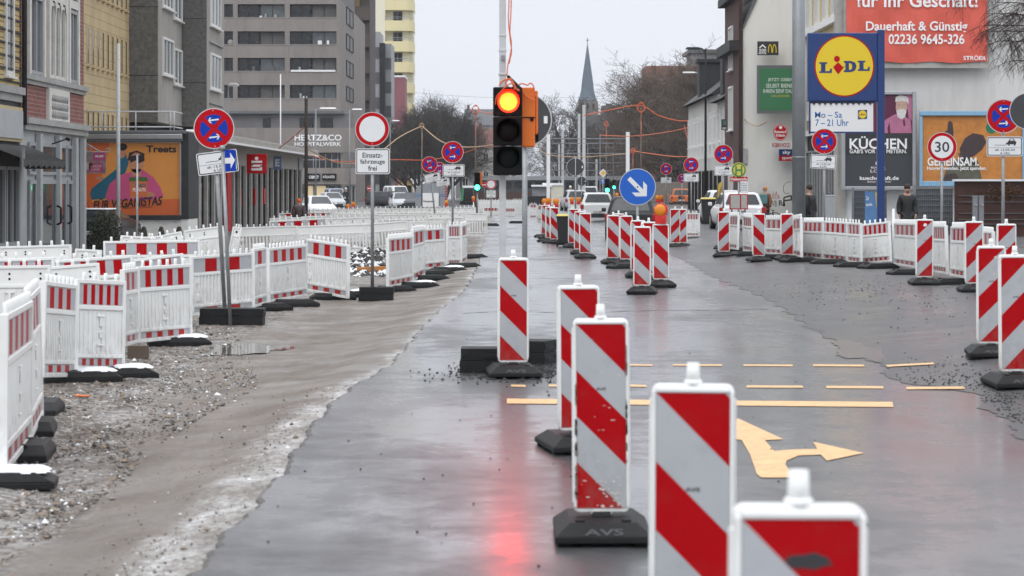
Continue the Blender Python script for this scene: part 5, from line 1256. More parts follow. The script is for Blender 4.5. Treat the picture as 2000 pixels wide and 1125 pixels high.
for x0, x1 in ((600, 612), (614, 637), (640, 655)): window(r_, b_.x((x0+x1)/2), b_.z(398), (x1-x0)/18, 2.0, 1, 1, 'win_grey', 'shop_light' if x0 < 630 else 'glass_shop', 0.06, 0.1, y=0.3, name='shop_window', sill=False)
for x0, x1 in ((657, 668), (674, 684), (686, 694)): window(r_, b_.x((x0+x1)/2), b_.z(398), (x1-x0)/18, 2.0, 1, 1, 'win_grey', 'glass_shop', 0.1, 0.1, y=0.3, name='shop_window', sill=False)

def prow(name, label, x0, s0, s1, ztop, wall, X=None):
    X = X if X is not None else (x0-1000)/s0
    t = thing(name, label, 'building', (X, F/s0, 0), R(90)); L = F/s1-F/s0
    mb = MB(); mb.box(0, L, 0, 14, -1, ztop); mb.build('wall', wall, t); return t, L
mat('dark_brown_face', (0.065, 0.05, 0.047), 0.75, var=0.25, vscale=0.3); mat('amber_glass', (0.20, 0.12, 0.045), 0.3, var=0.3, vscale=0.5)
b_ = Bd('brown_tower', 'dark brown tower with amber windows in stepped bays beside the loggia block', 'building', 15.2, 708); r_ = b_.root
mb = MB(); b_.box(mb, 690, -150, 722, 400, 0, 14); mb.build('wall', 'dark_brown_face', r_)
for k in range(7):
    y0_ = -60+k*52; mb = MB(); b_.box(mb, 692, y0_+22, 723.5, y0_+48, -0.7, 0); mb.build('bay', 'bay_brown' if 'bay_brown' in M else (mat('bay_brown', (0.085, 0.066, 0.06), 0.8, var=0.2), 'bay_brown')[1], r_)
    if k < 6: window(r_, b_.x(698), b_.z(y0_+22), 0.75, 1.5, 1, 1, 'win_dark', 'amber_glass', 0.07, 0.12, sill=False)
mat('stripe_light', (0.30, 0.31, 0.32), 0.6, var=0.1); mat('stripe_dark', (0.09, 0.095, 0.10), 0.4, var=0.2); mat('dark_glass_face', (0.012, 0.014, 0.018), 0.3)
b_ = Bd('striped_block', 'narrow block striped in pale and dark grey bands with a dark glass shaft', 'building', 13.8, 742); r_ = b_.root
mb = MB(); b_.box(mb, 722, 62, 742, 400, 0, 10); b_.box(mb, 746, 84, 763, 400, 1.5, 11.5); mb.build('wall', 'stripe_light', r_)
for k in range(6):
    mb = MB(); b_.box(mb, 724, 92+k*49, 742.3, 115+k*49, -0.05, 0.0); mb.build('window_band', 'stripe_dark', r_); mb = MB(); b_.box(mb, 752, 112+k*47, 763.3, 134+k*47, 1.42, 1.5); mb.build('window_band', 'stripe_dark', r_)
mb = MB(); b_.box(mb, 741.5, 84, 752, 400, -0.3, 9); mb.build('glass_shaft', 'dark_glass_face', r_)
mb = MB(); b_.box(mb, 720.5, 60, 724, 400, -0.12, 0.1); mb.build('corner_strip', 'pale_concrete', r_)
mat('yellow_render', (0.74, 0.66, 0.39), 0.8, var=0.06, vscale=0.3); mat('pale_yellow', (0.76, 0.73, 0.57), 0.8, var=0.05)
b_ = Bd('yellow_tower', 'pale yellow apartment tower with balconies rounded at the corner', 'building', 12.5, 770); r_ = b_.root
mb = MB(); b_.box(mb, 715, -60, 797, 400, 1.6, 14); mb.build('wall', 'pale_yellow', r_)
mb = MB(); b_.box(mb, 722, -60, 752, 400, 0, 1.6); mb.build('stair_wall', 'pale_yellow', r_)
for k in range(7):
    y0_ = 40+(k-2)*40.5; mb = MB(); xa, xb = b_.x(752), b_.x(807); P = [(xa, 0), (b_.x(790), 0)]+[(b_.x(790)+(xb-b_.x(790))*math.sin(math.pi/2*i/8), 2.4*(1-math.cos(math.pi/2*i/8))) for i in range(1, 9)]+[(xb, 8)]
    for a, c in zip(P, P[1:]): mb.poly([(a[0], a[1], b_.z(y0_+20)), (c[0], c[1], b_.z(y0_+20)), (c[0], c[1], b_.z(y0_)), (a[0], a[1], b_.z(y0_))])
    mb.poly([(p[0], p[1], b_.z(y0_)) for p in P]+[(xa, 8, b_.z(y0_))]); mb.poly(([(p[0], p[1], b_.z(y0_+20)) for p in P]+[(xa, 8, b_.z(y0_+20))])[::-1])
    mb.build('balcony', 'yellow_render', r_)
    mb = MB()
    for a, c in zip(P[:-1], P[1:-1]): mb.tube((a[0], a[1], b_.z(y0_-7)), (c[0], c[1], b_.z(y0_-7)), 0.05, 0.05, 4); mb.tube((a[0], a[1], b_.z(y0_-3.5)), (c[0], c[1], b_.z(y0_-3.5)), 0.03, 0.03, 4)
    mb.build('rail', 'win_grey', r_)
    window(r_, b_.x(776), b_.z(y0_), 1.5, 1.55, 2, 1, 'win_grey', 'glass', 0.08, 0.1, y=1.6, sill=False)
    mb = MB(); b_.box(mb, 787, y0_-20, 806, y0_, 2.6, 8); mb.build('corner_wall', 'pale_yellow', r_)
mat('pink_render', (0.27, 0.105, 0.125), 0.8, var=0.12, vscale=0.3)
b_ = Bd('pink_house', 'dusky pink house with a white coping behind the bare tree', 'building', 13, 777); r_ = b_.root
mb = MB(); b_.box(mb, 760, 150, 790, 385, 0, 9); mb.build('wall', 'pink_render', r_)
mb = MB(); b_.box(mb, 759, 147, 791, 151, -0.1, 9.1); mb.build('coping', 'white', r_)
mat('ochre', (0.42, 0.30, 0.13), 0.8); mb = MB(); b_.box(mb, 778, 352, 806, 400, -0.6, 0); mb.build('shop_base', 'ochre', r_)
mb = MB(); b_.box(mb, 786, 362, 804, 400, -0.64, -0.6); mb.build('gateway', 'black', r_)

# old houses behind the light
mat('old_white', (0.50, 0.49, 0.46), 0.8, var=0.1, vscale=0.3, dirt=0.15); mat('old_grey', (0.24, 0.25, 0.26), 0.8, var=0.15); mat('tile_red', (0.16, 0.075, 0.06), 0.75, var=0.25, vscale=0.6); mat('slate', (0.10, 0.105, 0.115), 0.6, var=0.25)
def gable_house(label, s, x0, x1, ytop, yeave, wall, roof, winm=2, ybase=390):
    b_ = Bd('gabled_house', label, 'building', s, (x0+x1)/2, 'old houses behind the traffic light'); r_ = b_.root
    mb = MB(); b_.box(mb, x0, yeave, x1, ybase, 0, 9); mb.build('wall', wall, r_)
    mb = MB(); a, c, zt_, ze = b_.x(x0)-0.3, b_.x(x1)+0.3, b_.z(ytop), b_.z(yeave)
    mb.poly([(a, -0.3, ze), (c, -0.3, ze), (c-0.6, 4.5, zt_), (a+0.6, 4.5, zt_)]); mb.poly([(a, 9.3, ze), (a+0.6, 4.5, zt_), (c-0.6, 4.5, zt_), (c, 9.3, ze)]); mb.poly([(a, -0.3, ze), (a+0.6, 4.5, zt_), (a, 9.3, ze)]); mb.poly([(c, -0.3, ze), (c, 9.3, ze), (c-0.6, 4.5, zt_)])
    rf = mb.build('roof', roof, r_); mb = MB(); mb.box(a+1, a+1.5, 4.2, 4.8, zt_-0.5, zt_+0.9); mb.build('chimney', 'tile_red', rf)
    n = max(1, int((x1-x0)/s/2.2)); z = ze-2.2
    while z > 0.5:
        for k in range(n): window(r_, b_.x(x0)+(x1-x0)/s*(k+0.5)/n, z, 0.9, 1.4, 2, 1, 'win_white', 'glass', 0.08, 0.08)
        z -= 3.0
gable_house('white house with a dull red roof beside the mobile light', 12, 926, 972, 250, 290, 'old_white', 'tile_red')
gable_house('taller grey house with a slate roof behind the red roofed one', 9.5, 905, 985, 212, 245, 'old_grey', 'slate')
gable_house('low pale house at the end of the street beneath the bare tree', 13, 890, 928, 318, 336, 'old_grey', 'slate')

# church with the tall spire
b_ = Bd('church', 'far church tower with a tall blue-grey spire and a cross', 'church', 7, 1150); r_ = b_.root
mat('spire_slate', (0.085, 0.115, 0.15), 0.6, var=0.15, vscale=0.2); mat('church_stone', (0.16, 0.15, 0.145), 0.85, var=0.2)
mb = MB(); n = 8; rings = [(4.0, b_.z(197)), (3.1, b_.z(190)), (2.25, b_.z(180)), (1.75, b_.z(168)), (0.12, b_.z(85))]; rings = [(5.6/2*a/2.0, z) for a, z in [(2.05, b_.z(196)), (1.72, b_.z(188)), (1.38, b_.z(176)), (1.22, b_.z(160)), (0.05, b_.z(84))]]
for (ra, za), (rb, zb) in zip(rings, rings[1:]):
    for i in range(n):
        a0, a1 = 2*math.pi*(i+.5)/n, 2*math.pi*(i+1.5)/n; mb.quad((ra*math.cos(a0), 3+ra*math.sin(a0), za), (ra*math.cos(a1), 3+ra*math.sin(a1), za), (rb*math.cos(a1), 3+rb*math.sin(a1), zb), (rb*math.cos(a0), 3+rb*math.sin(a0), zb))
mb.build('spire', 'spire_slate', r_)
mb = MB(); b_.box(mb, 1131, 197, 1170, 376, 0.2, 5.8); mb.build('tower', 'church_stone', r_)
mb = MB()
for px in (1139, 1150, 1161): b_.box(mb, px-2, 202, px+2, 214, 0.15, 0.2)
mb.build('belfry_opening', 'black', r_)
mb = MB(); mb.box(-0.09, 0.09, 2.9, 3.1, b_.z(86), b_.z(73)); mb.box(-0.42, 0.42, 2.9, 3.1, b_.z(78)+0.0, b_.z(76.6)); mb.build('cross', 'spire_slate', r_); r_.location.x = (1148-1000)/7; 
b_ = Bd('flat_block', 'dark flat-roofed block with two white dishes behind the trees', 'building', 9, 1196); r_ = b_.root
mb = MB(); b_.box(mb, 1176, 206, 1216, 382, 0, 8); mb.build('wall', 'slate', r_); mb = MB(); b_.box(mb, 1184, 202, 1196, 206, 1, 3); mb.build('roof_hut', 'slate', r_)
mb = MB(); mb.ball((b_.x(1207), -0.3, b_.z(219)), 0.35, 0, 10, sy=0.3); mb.ball((b_.x(1213), -0.3, b_.z(218)), 0.4, 0, 10, sy=0.3); mb.build('dish', 'white', r_)
mb = MB(); b_.box(mb, 1140, 224, 1240, 382, 0.5, 8); mb.build('low_wing', 'slate', r_)

# brick building behind the trees
brick('far_brick', (0.27, 0.115, 0.085), (0.31, 0.135, 0.10), (0.24, 0.15, 0.12), 1.5)
b_ = Bd('brick_block', 'long red-brown brick block with a grey flat-roofed top storey behind bare trees', 'building', 15, 1340); r_ = b_.root
mb = MB(); b_.box(mb, 1262, 128, 1440, 400, 0.6, 12); mb.build('wall', 'far_brick', r_)
mb = MB(); b_.box(mb, 1352, 103, 1440, 128.4, 0.9, 11); mb.build('top_storey', 'old_grey', r_); mb = MB(); b_.box(mb, 1345, 96, 1441, 103, 0.4, 12); mb.build('roof', 'slate', r_)
window(r_, b_.x(1405), b_.z(121), 0.8, 0.75, 1, 1, 'win_white', 'glass', 0.06, 0.08, y=0.9)
for k in range(9):
    for zz in (4, 7, 10, 13): window(r_, b_.x(1275+k*18), zz, 0.7, 1.3, 1, 1, 'win_grey', 'glass', 0.06, 0.05, y=0.6)
# ------------------------------------------------------------------ pavement-side buildings
mat('fire_wall', (0.63, 0.63, 0.615), 0.85, var=0.10, vscale=0.5, dirt=0.14, stretch=(1, 1, 0.3)); mat('fire_base', (0.80, 0.81, 0.81), 0.8, var=0.08)
mat('gable_plaster', (0.78, 0.775, 0.74), 0.85, var=0.06, vscale=0.4, dirt=0.13, stretch=(1, 1, 0.25)); mat('yellow_stucco', (0.50, 0.40, 0.20), 0.8, var=0.1)
mat('banner_red', (0.66, 0.105, 0.07), 0.6, var=0.07, vscale=0.9, bump=0.5, bscale=0.8); mat('poster_black', (0.022, 0.024, 0.028), 0.4); mat('poster_slate', (0.040, 0.044, 0.052), 0.4); mat('poster_magenta', (0.10, 0.006, 0.04), 0.4, var=0.4, vscale=0.8)
mat('poster_pink', (0.44, 0.15, 0.26), 0.5, var=0.2, vscale=2); mat('beard', (0.62, 0.60, 0.59), 0.7, var=0.2, vscale=9); mat('poster_ochre', (0.52, 0.20, 0.035), 0.5, var=0.25, vscale=3.0); mat('poster_frame_blue', (0.22, 0.42, 0.60), 0.35, var=0.1)
mat('poster_green', (0.035, 0.18, 0.075), 0.35, var=0.12, vscale=0.6); mat('dark_skin', (0.05, 0.032, 0.035), 0.6, var=0.3, vscale=3); mat('khaki', (0.10, 0.10, 0.07), 0.7, var=0.4, vscale=4)
mat('store_blue', (0.006, 0.035, 0.16), 0.35, var=0.06); mat('store_yellow', (0.78, 0.56, 0.01), 0.35); mat('hours_blue', (0.02, 0.14, 0.42), 0.4); mat('dark_brick_face', (0.055, 0.022, 0.020), 0.8, var=0.3)
mat('letter_green', (0.01, 0.16, 0.09), 0.4); mat('yellow_text', (0.60, 0.52, 0.04), 0.4); mat('red_text', (0.45, 0.02, 0.03), 0.5); mat('spray_black', (0.03, 0.03, 0.032), 0.7)
b_ = Bd('fire_wall_building', 'pale grey plastered house with a windowless wall of large posters', 'building', 45, 1800); r_ = b_.root
mb = MB(); b_.box(mb, 1650, -260, 2250, 372, 0, 20); mb.build('wall', 'fire_wall', r_)
mb = MB(); b_.box(mb, 1650, 372, 2250, 452, 0.02, 20); mb.build('base_wall', 'fire_base', r_)
mb = MB(); b_.box(mb, 1634, -260, 1650, 452, -0.25, 1.0); mb.build('corner_pier', 'fin_concrete', r_)
# red banner
b_ = Bd('advert_banner', 'large red banner with white lettering high on the grey wall', 'billboard', 45.2, 1790); r_ = b_.root
mb = MB(); b_.box(mb, 1648, -90, 1932, 133, -0.06, -0.01); mb.build('frame', 'fin_concrete', r_)
n = 26; mb = MB(); random.seed(11)
for j in range(20):
    for i in range(n):
        def pt(i, j):
            x = 1652+(1927-1652)*i/n; y = -85+(122+85)*j/20; return (b_.x(x), -0.14-0.025*math.sin(i*0.5+j*0.55)-0.02*math.sin(i*1.3-j*0.8), b_.z(y+1.5*math.sin(i*0.7)*(j == 20)))
        mb.quad(pt(i, j+1), pt(i+1, j+1), pt(i+1, j), pt(i, j)); mb.sm[-1] = True
mb.build('cloth', 'banner_red', r_)
b_.text(r_, 'für Ihr Geschäft!', 1672, -12, 1908, 15, -0.21, 'text_white', 0.02); b_.text(r_, 'Dauerhaft & Günstig', 1690, 42, 1888, 66, -0.21, 'text_white', 0.02)
b_.text(r_, '02236 9645-326', 1734, 67, 1882, 87, -0.21, 'text_white', 0.02); b_.text(r_, 'STRÖER', 1880, 108, 1924, 118, -0.21, 'text_white', 0.02)
# kitchen poster
b_ = Bd('kitchen_poster', 'black kitchen poster with a white bearded man in pink, in a grey frame', 'poster', 45.4, 1714); r_ = b_.root
mb = MB(); b_.box(mb, 1642, 178, 1650, 371, -0.16, -0.0); b_.box(mb, 1781, 178, 1789, 371, -0.16, 0.0); b_.box(mb, 1650, 178, 1781, 185, -0.16, 0.0); b_.box(mb, 1650, 364, 1781, 371, -0.16, 0.0); mb.build('frame', 'alu', r_, bevel=0.02)
mb = MB(); b_.rect(mb, 1650, 185, 1781, 260, -0.04); P_ = mb.build('picture', 'poster_magenta', r_)
mb = MB(); b_.rect(mb, 1650, 260, 1781, 303, -0.04); mb.build('black_field', 'poster_black', r_)
mb = MB(); b_.rect(mb, 1650, 303, 1781, 364, -0.04); mb.build('slate_field', 'poster_slate', r_)
layer(b_, P_, 'pink_jacket', 'poster_pink', [[(1712,260),(1720,240),(1742,226),(1752,222),(1764,226),(1778,234),(1781,260)], [(1770,185),(1781,185),(1781,236),(1774,230)]], -0.05)
layer(b_, P_, 'face', 'skin_pale', [[(1750,196),(1770,196),(1772,212),(1766,226),(1754,226),(1749,212)]], -0.056)
layer(b_, P_, 'white_hair', 'beard', [[(1748,200),(1749,190),(1756,186),(1768,187),(1774,192),(1774,204),(1770,198),(1752,198)], [(1750,216),(1757,213),(1766,213),(1770,218),(1767,229),(1760,233),(1753,229)]], -0.062)
layer(b_, P_, 'eye', 'sign_brown', [ell(1756, 205, 1.6, 0.8, 8), ell(1765, 205, 1.6, 0.8, 8)], -0.064)
for q_ in ([(1733,250),(1737,238),(1739,260),(1734,260)], [(1763,236),(1766,232),(1768,244),(1765,248)]): layer(b_, P_, 'jacket_fold', 'poster_magenta', [q_], -0.056)
b_.text(r_, 'STOP', 1660, 180, 1716, 207, -0.05, 'text_white', 0.04) if False else None
b_.text(r_, 'KÜCHEN', 1659, 266, 1771, 291, -0.05, 'text_white', 0.022); b_.text(r_, "GAB'S VOR 100 METERN.", 1659, 291.5, 1771, 299.5, -0.05, 'text_white', 0.015)
b_.text(r_, 'KÜCHEN', 1701, 325, 1728, 329, -0.05, 'text_white', 0.02); b_.text(r_, 'LOFT', 1700, 331, 1729, 337, -0.05, 'text_white', 0.0); b_.text(r_, 'kuechenloft.de', 1679, 344, 1755, 351.5, -0.05, 'text_white', 0.02); b_.text(r_, 'Bonner Straße Köln', 1694, 353, 1740, 356.5, -0.05, 'text_white')
layer(b_, r_, 'loft_mark', 'text_white', [[(1710,316),(1721,316),(1721,318),(1712,318),(1712,322),(1710,322)]], -0.05)
# orange poster
b_ = Bd('donation_poster', 'orange-brown donation poster in a pale blue frame', 'poster', 45.6, 1900); r_ = b_.root
mb = MB(); b_.box(mb, 1795, 217, 2010, 226, -0.2, -0.0); b_.box(mb, 1795, 226, 1801, 364, -0.16, 0.0); b_.box(mb, 1996, 226, 2008, 364, -0.16, 0.0); b_.box(mb, 1801, 354, 1996, 364, -0.14, 0.0); mb.build('frame', 'poster_frame_blue', r_, bevel=0.02)
mb = MB(); b_.rect(mb, 1801, 226, 1996, 354, -0.05); P_ = mb.build('picture', 'poster_ochre', r_)
layer(b_, P_, 'raised_arm', 'dark_skin', [[(1851,240),(1855,235),(1860,240),(1862,258),(1860,282),(1848,290),(1830,282),(1838,262),(1850,254)], [(1874,290),(1884,270),(1900,260),(1920,264),(1926,278),(1918,292),(1906,302),(1890,312),(1876,306)]], -0.056)
layer(b_, P_, 'person_picture', 'khaki', [[(1840,354),(1848,330),(1866,312),(1890,306),(1910,314),(1918,354)], [(1870,300),(1886,296),(1896,306),(1880,318)]], -0.054)
layer(b_, P_, 'hand_picture', 'dark_skin', [[(1840,352),(1848,340),(1866,338),(1872,346),(1866,354)]], -0.058); layer(b_, P_, 'green_badge', 'letter_green', [ell(1936, 250, 11, 11)], -0.056)
b_.text(P_, 'GEMEINSAM.', 1811, 307, 1911, 324, -0.066, 'text_white', 0.022); b_.text(P_, 'Hunger beenden. Jetzt spenden.', 1810, 325, 1926, 334, -0.066, 'text_white', 0.02)
# brown panelled fence, mesh fences, gate posts
mat('rust_wall', (0.055, 0.022, 0.016), 0.8, var=0.5, vscale=1.5, dirt=0.1); mat('mesh_grey', (0.13, 0.14, 0.15), 0.5, metal=0.3, var=0.2); mat('brown_leaf', (0.10, 0.045, 0.015), 0.8, var=0.4)
b_ = Bd('brown_fence', 'dark rusty brown slatted fence with a white coping beyond the barriers', 'fence', 58, 1940); r_ = b_.root
mb = MB(); b_.box(mb, 1865, 354, 2100, 470, 0, 0.12); mb.build('sheet', 'rust_wall', r_)
mb = MB(); b_.box(mb, 1862, 350, 2100, 354, -0.12, 0.25); mb.build('coping', 'snowy_white', r_)
mb = MB()
for y in (382, 394, 416, 428, 437): b_.box(mb, 1872, y, 2100, y+1.2, -0.05, 0)
mb.build('rail', 'gutter', r_)
mb = MB(); random.seed(4)
for _ in range(260):
    px, py = random.gauss(1960, 22), random.gauss(376, 7)
    x, z = b_.x(px), b_.z(py); a = random.uniform(0, 6.3); r = random.uniform(.02, .06); mb.quad((x, -0.07, z), (x+r*math.cos(a), -0.12, z+r*math.sin(a)), (x+r*1.5*math.cos(a+.6), -0.1, z+r*1.5*math.sin(a+.6)), (x+r*math.cos(a+1.2), -0.06, z+r*math.sin(a+1.2)))
mb.build('withered_leaves', 'brown_leaf', r_)
for px in (1905, 1917):
    bb = Bd('gate_post', 'grey steel gate post before the brown fence, one of a close pair', 'gate post', 62, px, 'pair of gate posts at the brown fence')
    mb = MB(); bb.box(mb, px-4.5, 383, px+4.5, 470, 0, 0.14); bb.box(mb, px-5, 382, px+5, 385, -0.02, 0.16); mb.build('post_body', 'steel_grey', bb.root); mb = MB(); bb.box(mb, px-2, 399, px+4, 401.5, -0.06, 0); mb.build('latch', 'alu', bb.root)
def mesh_fence(x0, x1, y0, s, label):
    b = Bd('wire_fence', label, 'fence', s, (x0+x1)/2); mb = MB()
    b.box(mb, x0, y0, x1, 362+1.85*s, 0.06, 0.08); mb.build('privacy_strips', 'mesh_grey', b.root); mb = MB()
    n = int((x1-x0)/4)
    for i in range(n+1): b.box(mb, x0+(x1-x0)*i/n-.3, y0-2, x0+(x1-x0)*i/n+.3, 362+1.85*s, 0.02, 0.05)
    for k in range(8): b.box(mb, x0, y0+k*11, x1, y0+k*11+1.0, 0.0, 0.03)
    mb.build('wire_frame', 'steel_grey', b.root); mb = MB(); b.box(mb, x0-2, y0-6, x0+2, 362+1.85*s, -0.03, 0.1); mb.build('post', 'steel_grey', b.root)
mesh_fence(1787, 1861, 368, 56, 'grey strip fence between the man and the brown fence')
mesh_fence(1666, 1690, 372, 57, 'narrow grey strip fence behind the blue supermarket post')
mesh_fence(1722, 1732, 372, 57, 'thin grey fence piece beside the blue post, before the white wall')
b_ = Bd('advert_board', 'blue and yellow advertising board leaning at the fence by the blue post', 'poster', 58.5, 1705); r_ = b_.root
mb = MB(); b_.box(mb, 1689, 374, 1724, 466, -0.04, 0.0); mb.build('board', 'poster_frame_deep' if 'poster_frame_deep' in M else (mat('poster_frame_deep', (0.10, 0.24, 0.48), 0.4, var=0.2), 'poster_frame_deep')[1], r_)
layer(b_, r_, 'yellow_stripe', 'store_yellow', [[(1709,376),(1716,374),(1721,430),(1714,440)]], -0.045); layer(b_, r_, 'dark_stripe', 'poster_black', [[(1718,376),(1723,376),(1723,450),(1720,450)]], -0.045)
b_.text(r_, 'Zur', 1691, 383, 1697, 391, -0.045, 'text_white', 0.02); b_.text(r_, 'spielt.', 1691, 396, 1704, 404, -0.045, 'text_white', 0.02)
# supermarket pole sign
b_ = Bd('store_sign', 'square blue supermarket board with a yellow disc on a blue post', 'store sign', 60, 1650); r_ = b_.root
mb = MB(); b_.box(mb, 1578, 64, 1714, 198, 0, 0.35); mb.build('board', 'store_blue', r_, bevel=0.03)
layer(b_, r_, 'red_ring', 'sign_red', [ell(1649, 129, 58.5, 60, 48)], -0.006); layer(b_, r_, 'yellow_disc', 'store_yellow', [ell(1649, 129, 56, 57.5, 48)], -0.012)
def slab_L(x0, y0, w_, h_): return [[(x0,y0),(x0+.62*w_,y0),(x0+.62*w_,y0+.14*h_),(x0+.48*w_,y0+.17*h_),(x0+.48*w_,y0+.83*h_),(x0+.8*w_,y0+.83*h_),(x0+.86*w_,y0+.6*h_),(x0+w_,y0+.6*h_),(x0+.97*w_,y0+h_),(x0,y0+h_),(x0,y0+.86*h_),(x0+.14*w_,y0+.83*h_),(x0+.14*w_,y0+.17*h_),(x0,y0+.14*h_)]]
def store_letters(b, par, cx, cy, k, y, blue='store_blue', red='sign_red'):
    f = lambda polys: [[(cx+(u-1649)*k, cy+(v-129)*k) for u, v in p] for p in polys]
    D = [[(1648,119),(1662,119),(1670,122),(1673,129.5),(1670,137.5),(1662,141),(1648,141),(1648,137.5),(1651,137),(1651,123),(1648,122.5)]]
    layer(b, par, 'letter', blue, f(slab_L(1600, 121.5, 25, 21)), y); layer(b, par, 'letter', blue, f(D), y); layer(b, par, 'letter', blue, f(slab_L(1675, 118.5, 24, 20)), y)
    layer(b, par, 'letter_counter', 'store_yellow', f([[(1658,123.5),(1661,123.5),(1664,127),(1664,133),(1661,136.5),(1658,136.5)]]), y-0.005)
    layer(b, par, 'letter', red, f([[(1627,131),(1637,121.5),(1646.5,131),(1651,128),(1637,145.5),(1633,140)]]), y); layer(b, par, 'letter_dot', red, f([ell(1634.5, 115, 5.8, 6)]), y)
store_letters(b_, r_, 1649, 129, 1.0, -0.018)
mb = MB(); b_.box(mb, 1714, 58, 1728, 480, -0.02, 0.25); mb.build('post', 'store_blue', r_, bevel=0.02)
mb = MB(); b_.box(mb, 1584, 202, 1706, 257, 0.05, 0.08); H_ = mb.build('hours_board', 'white', r_); H_.rotation_euler = (0, 0, 0)
b_.text(H_, 'Mo – Sa', 1592, 218, 1645, 230, 0.045, 'hours_blue', 0.008); b_.text(H_, '7 – 21 Uhr', 1593, 233, 1658, 246, 0.045, 'hours_blue', 0.008)
layer(b_, H_, 'logo_field', 'store_blue', [[(1676,215),(1694,214),(1694,232),(1676,233)]], 0.045); layer(b_, H_, 'logo_disc', 'store_yellow', [ell(1685, 223.5, 7.8, 8)], 0.04)
store_letters(b_, H_, 1685, 223.5, 0.13, 0.036)
mb = MB(); b_.box(mb, 1580, 198, 1583, 262, 0.02, 0.1); b_.box(mb, 1580, 257, 1709, 260, 0.02, 0.1); b_.box(mb, 1583, 198, 1709, 202, 0.1, 0.2); mb.build('hours_frame', 'store_blue', r_)
mb = MB()
for k in range(11): b_.box(mb, 1588+k*11, 199, 1592+k*11, 204, 0.02, 0.05)
mb.build('tie', 'lead', r_)
# tall grey mast
b_ = Bd('tall_mast', 'very tall thick grey steel mast rising out of the photo', 'mast', 80, 1560)
mb = MB(); mb.tube((0, 0, 0), (0, 0, 9.0), 0.165, 0.155, 24); mb.build('mast_tube', 'steel_grey', b_.root); mb = MB(); mb.tube((0, 0, 0), (0, 0, 0.08), 0.26, 0.26, 20); mb.tube((0, 0, 2.52), (0, 0, 2.55), 0.166, 0.166, 20); mb.build('base_flange', 'galv', b_.root)

# white gable wall and the street fronts beyond it
XR = 14.3
t = thing('stucco_house', 'yellowish stucco house with tall white windows behind the grey mast', 'building', (XR, F/40.2, 0), R(-90))
mb = MB(); mb.box(0, 12.6, 0, 10, 4.3, 14); mb.build('wall', 'yellow_stucco', t); mb = MB(); mb.box(0, 12.6, 0.02, 10, -0.2, 4.3); mb.build('ground_storey', 'win_dark', t)
mb = MB(); mb.box(0, 12.6, -0.25, 0, 9.0, 9.3); mb.box(0, 12.6, -0.18, 0, 4.2, 4.45); mb.build('cornice', 'white', t)
for k in range(4): window(t, 1.6+k*3.2, 9.3 if k % 2 else 9.3, 1.5, 3.2, 2, 1, 'win_white', 'glass_pale', 0.12, 0.12); window(t, 1.6+k*3.2, 5.0, 1.5, 3.0, 2, 1, 'win_white', 'glass_pale', 0.12, 0.12)
for k in range(4): window(t, 1.7+k*3.2, 0.1, 2.4, 3.4, 2, 1, 'win_grey', 'glass', 0.1, 0.08, name='shop_window', sill=False)
b_ = Bd('utility_cabinet', 'grey street cabinet before the dark shop windows', 'utility cabinet', 64, 1620)
mb = MB(); b_.box(mb, 1610, 383, 1630, 470, 0, 0.4); b_.box(mb, 1609, 381, 1631, 384, -0.02, 0.42); mb.build('cabinet', 'shop_grey', b_.root, bevel=0.01); mb = MB(); b_.box(mb, 1612, 387, 1628, 462, -0.012, 0); mb.build('door', 'shop_panel', b_.root)
b_ = Bd('gable_house', 'white plastered gable house covered in shop signs', 'building', 40.3, 1510); r_ = b_.root
G = [(b_.x(1451), -0.5), (b_.x(1578), -0.5), (b_.x(1578), 16), (b_.x(1492), 16), (b_.x(1478), b_.z(0)), (b_.x(1451), b_.z(58))]
mb = MB(); mb.prism(G, 0, 9.5); mb.build('wall', 'gable_plaster', r_)
mb = MB(); mb.prism([(b_.x(1447), b_.z(60)), (b_.x(1451), b_.z(56)), (b_.x(1478), b_.z(-2)), (b_.x(1492), 16.2), (b_.x(1488), 16.3), (b_.x(1474), b_.z(-3))], -0.12, 9.6); mb.build('verge', 'gutter', r_)
mb = MB(); b_.box(mb, 1449, 290, 1459, 320, -0.1, 0.0); mb.build('vent_box', 'shop_grey', r_)
mb = MB(); mb.box(b_.x(1449), b_.x(1450.5), -0.12, 0, 0, 10); mb.build('downpipe', 'lead', r_)
def small_sign(name, lab, cat, x0, y0, x1, y1, m, texts=(), s=40.5, dep=0.12):
    b = Bd(name, lab, cat, s, (x0+x1)/2); mb = MB(); b.box(mb, x0, y0, x1, y1, -dep, 0); p = mb.build('panel', m, b.root)
    for body, a, c, d, e_, mm, bo in texts: b.text(b.root, body, a, c, d, e_, -dep-0.01, mm, bo)
    return b
b_ = small_sign('restaurant_sign', 'small black sign with golden arches and a distance', 'shop sign', 1479, 81, 1520, 108, 'poster_black', [('500', 1482, 95.5, 1496, 101.5, 'text_white', 0.02), ('METER', 1481.5, 102.5, 1496.5, 106, 'text_white', 0.02)])
layer(b_, b_.root, 'house_arrow', 'text_white', [[(1481.5,93.5),(1489,86.5),(1496.5,93.5),(1494,94.5),(1489,90),(1484,94.5)]], -0.13)
mb = MB()
for cx in (1503.5, 1512):
    arc = [(cx+4.2*math.cos(math.pi*i/14), 103-16.5*math.sin(math.pi*i/14)**0.8 if 0 < i < 14 else 103) for i in range(15)]; inn = [(cx+2.6*math.cos(math.pi*i/14), 103-14.2*math.sin(math.pi*i/14)**0.8 if 0 < i < 14 else 103) for i in range(15)]
    for i in range(14): b_.poly(mb, [arc[i], arc[i+1], inn[i+1], inn[i]], -0.131)
mb.build('golden_arches', 'store_yellow', b_.root)
b_ = Bd('mustard_poster', 'green poster with white capitals in a dark frame on the white gable', 'poster', 40.6, 1515); r_ = b_.root
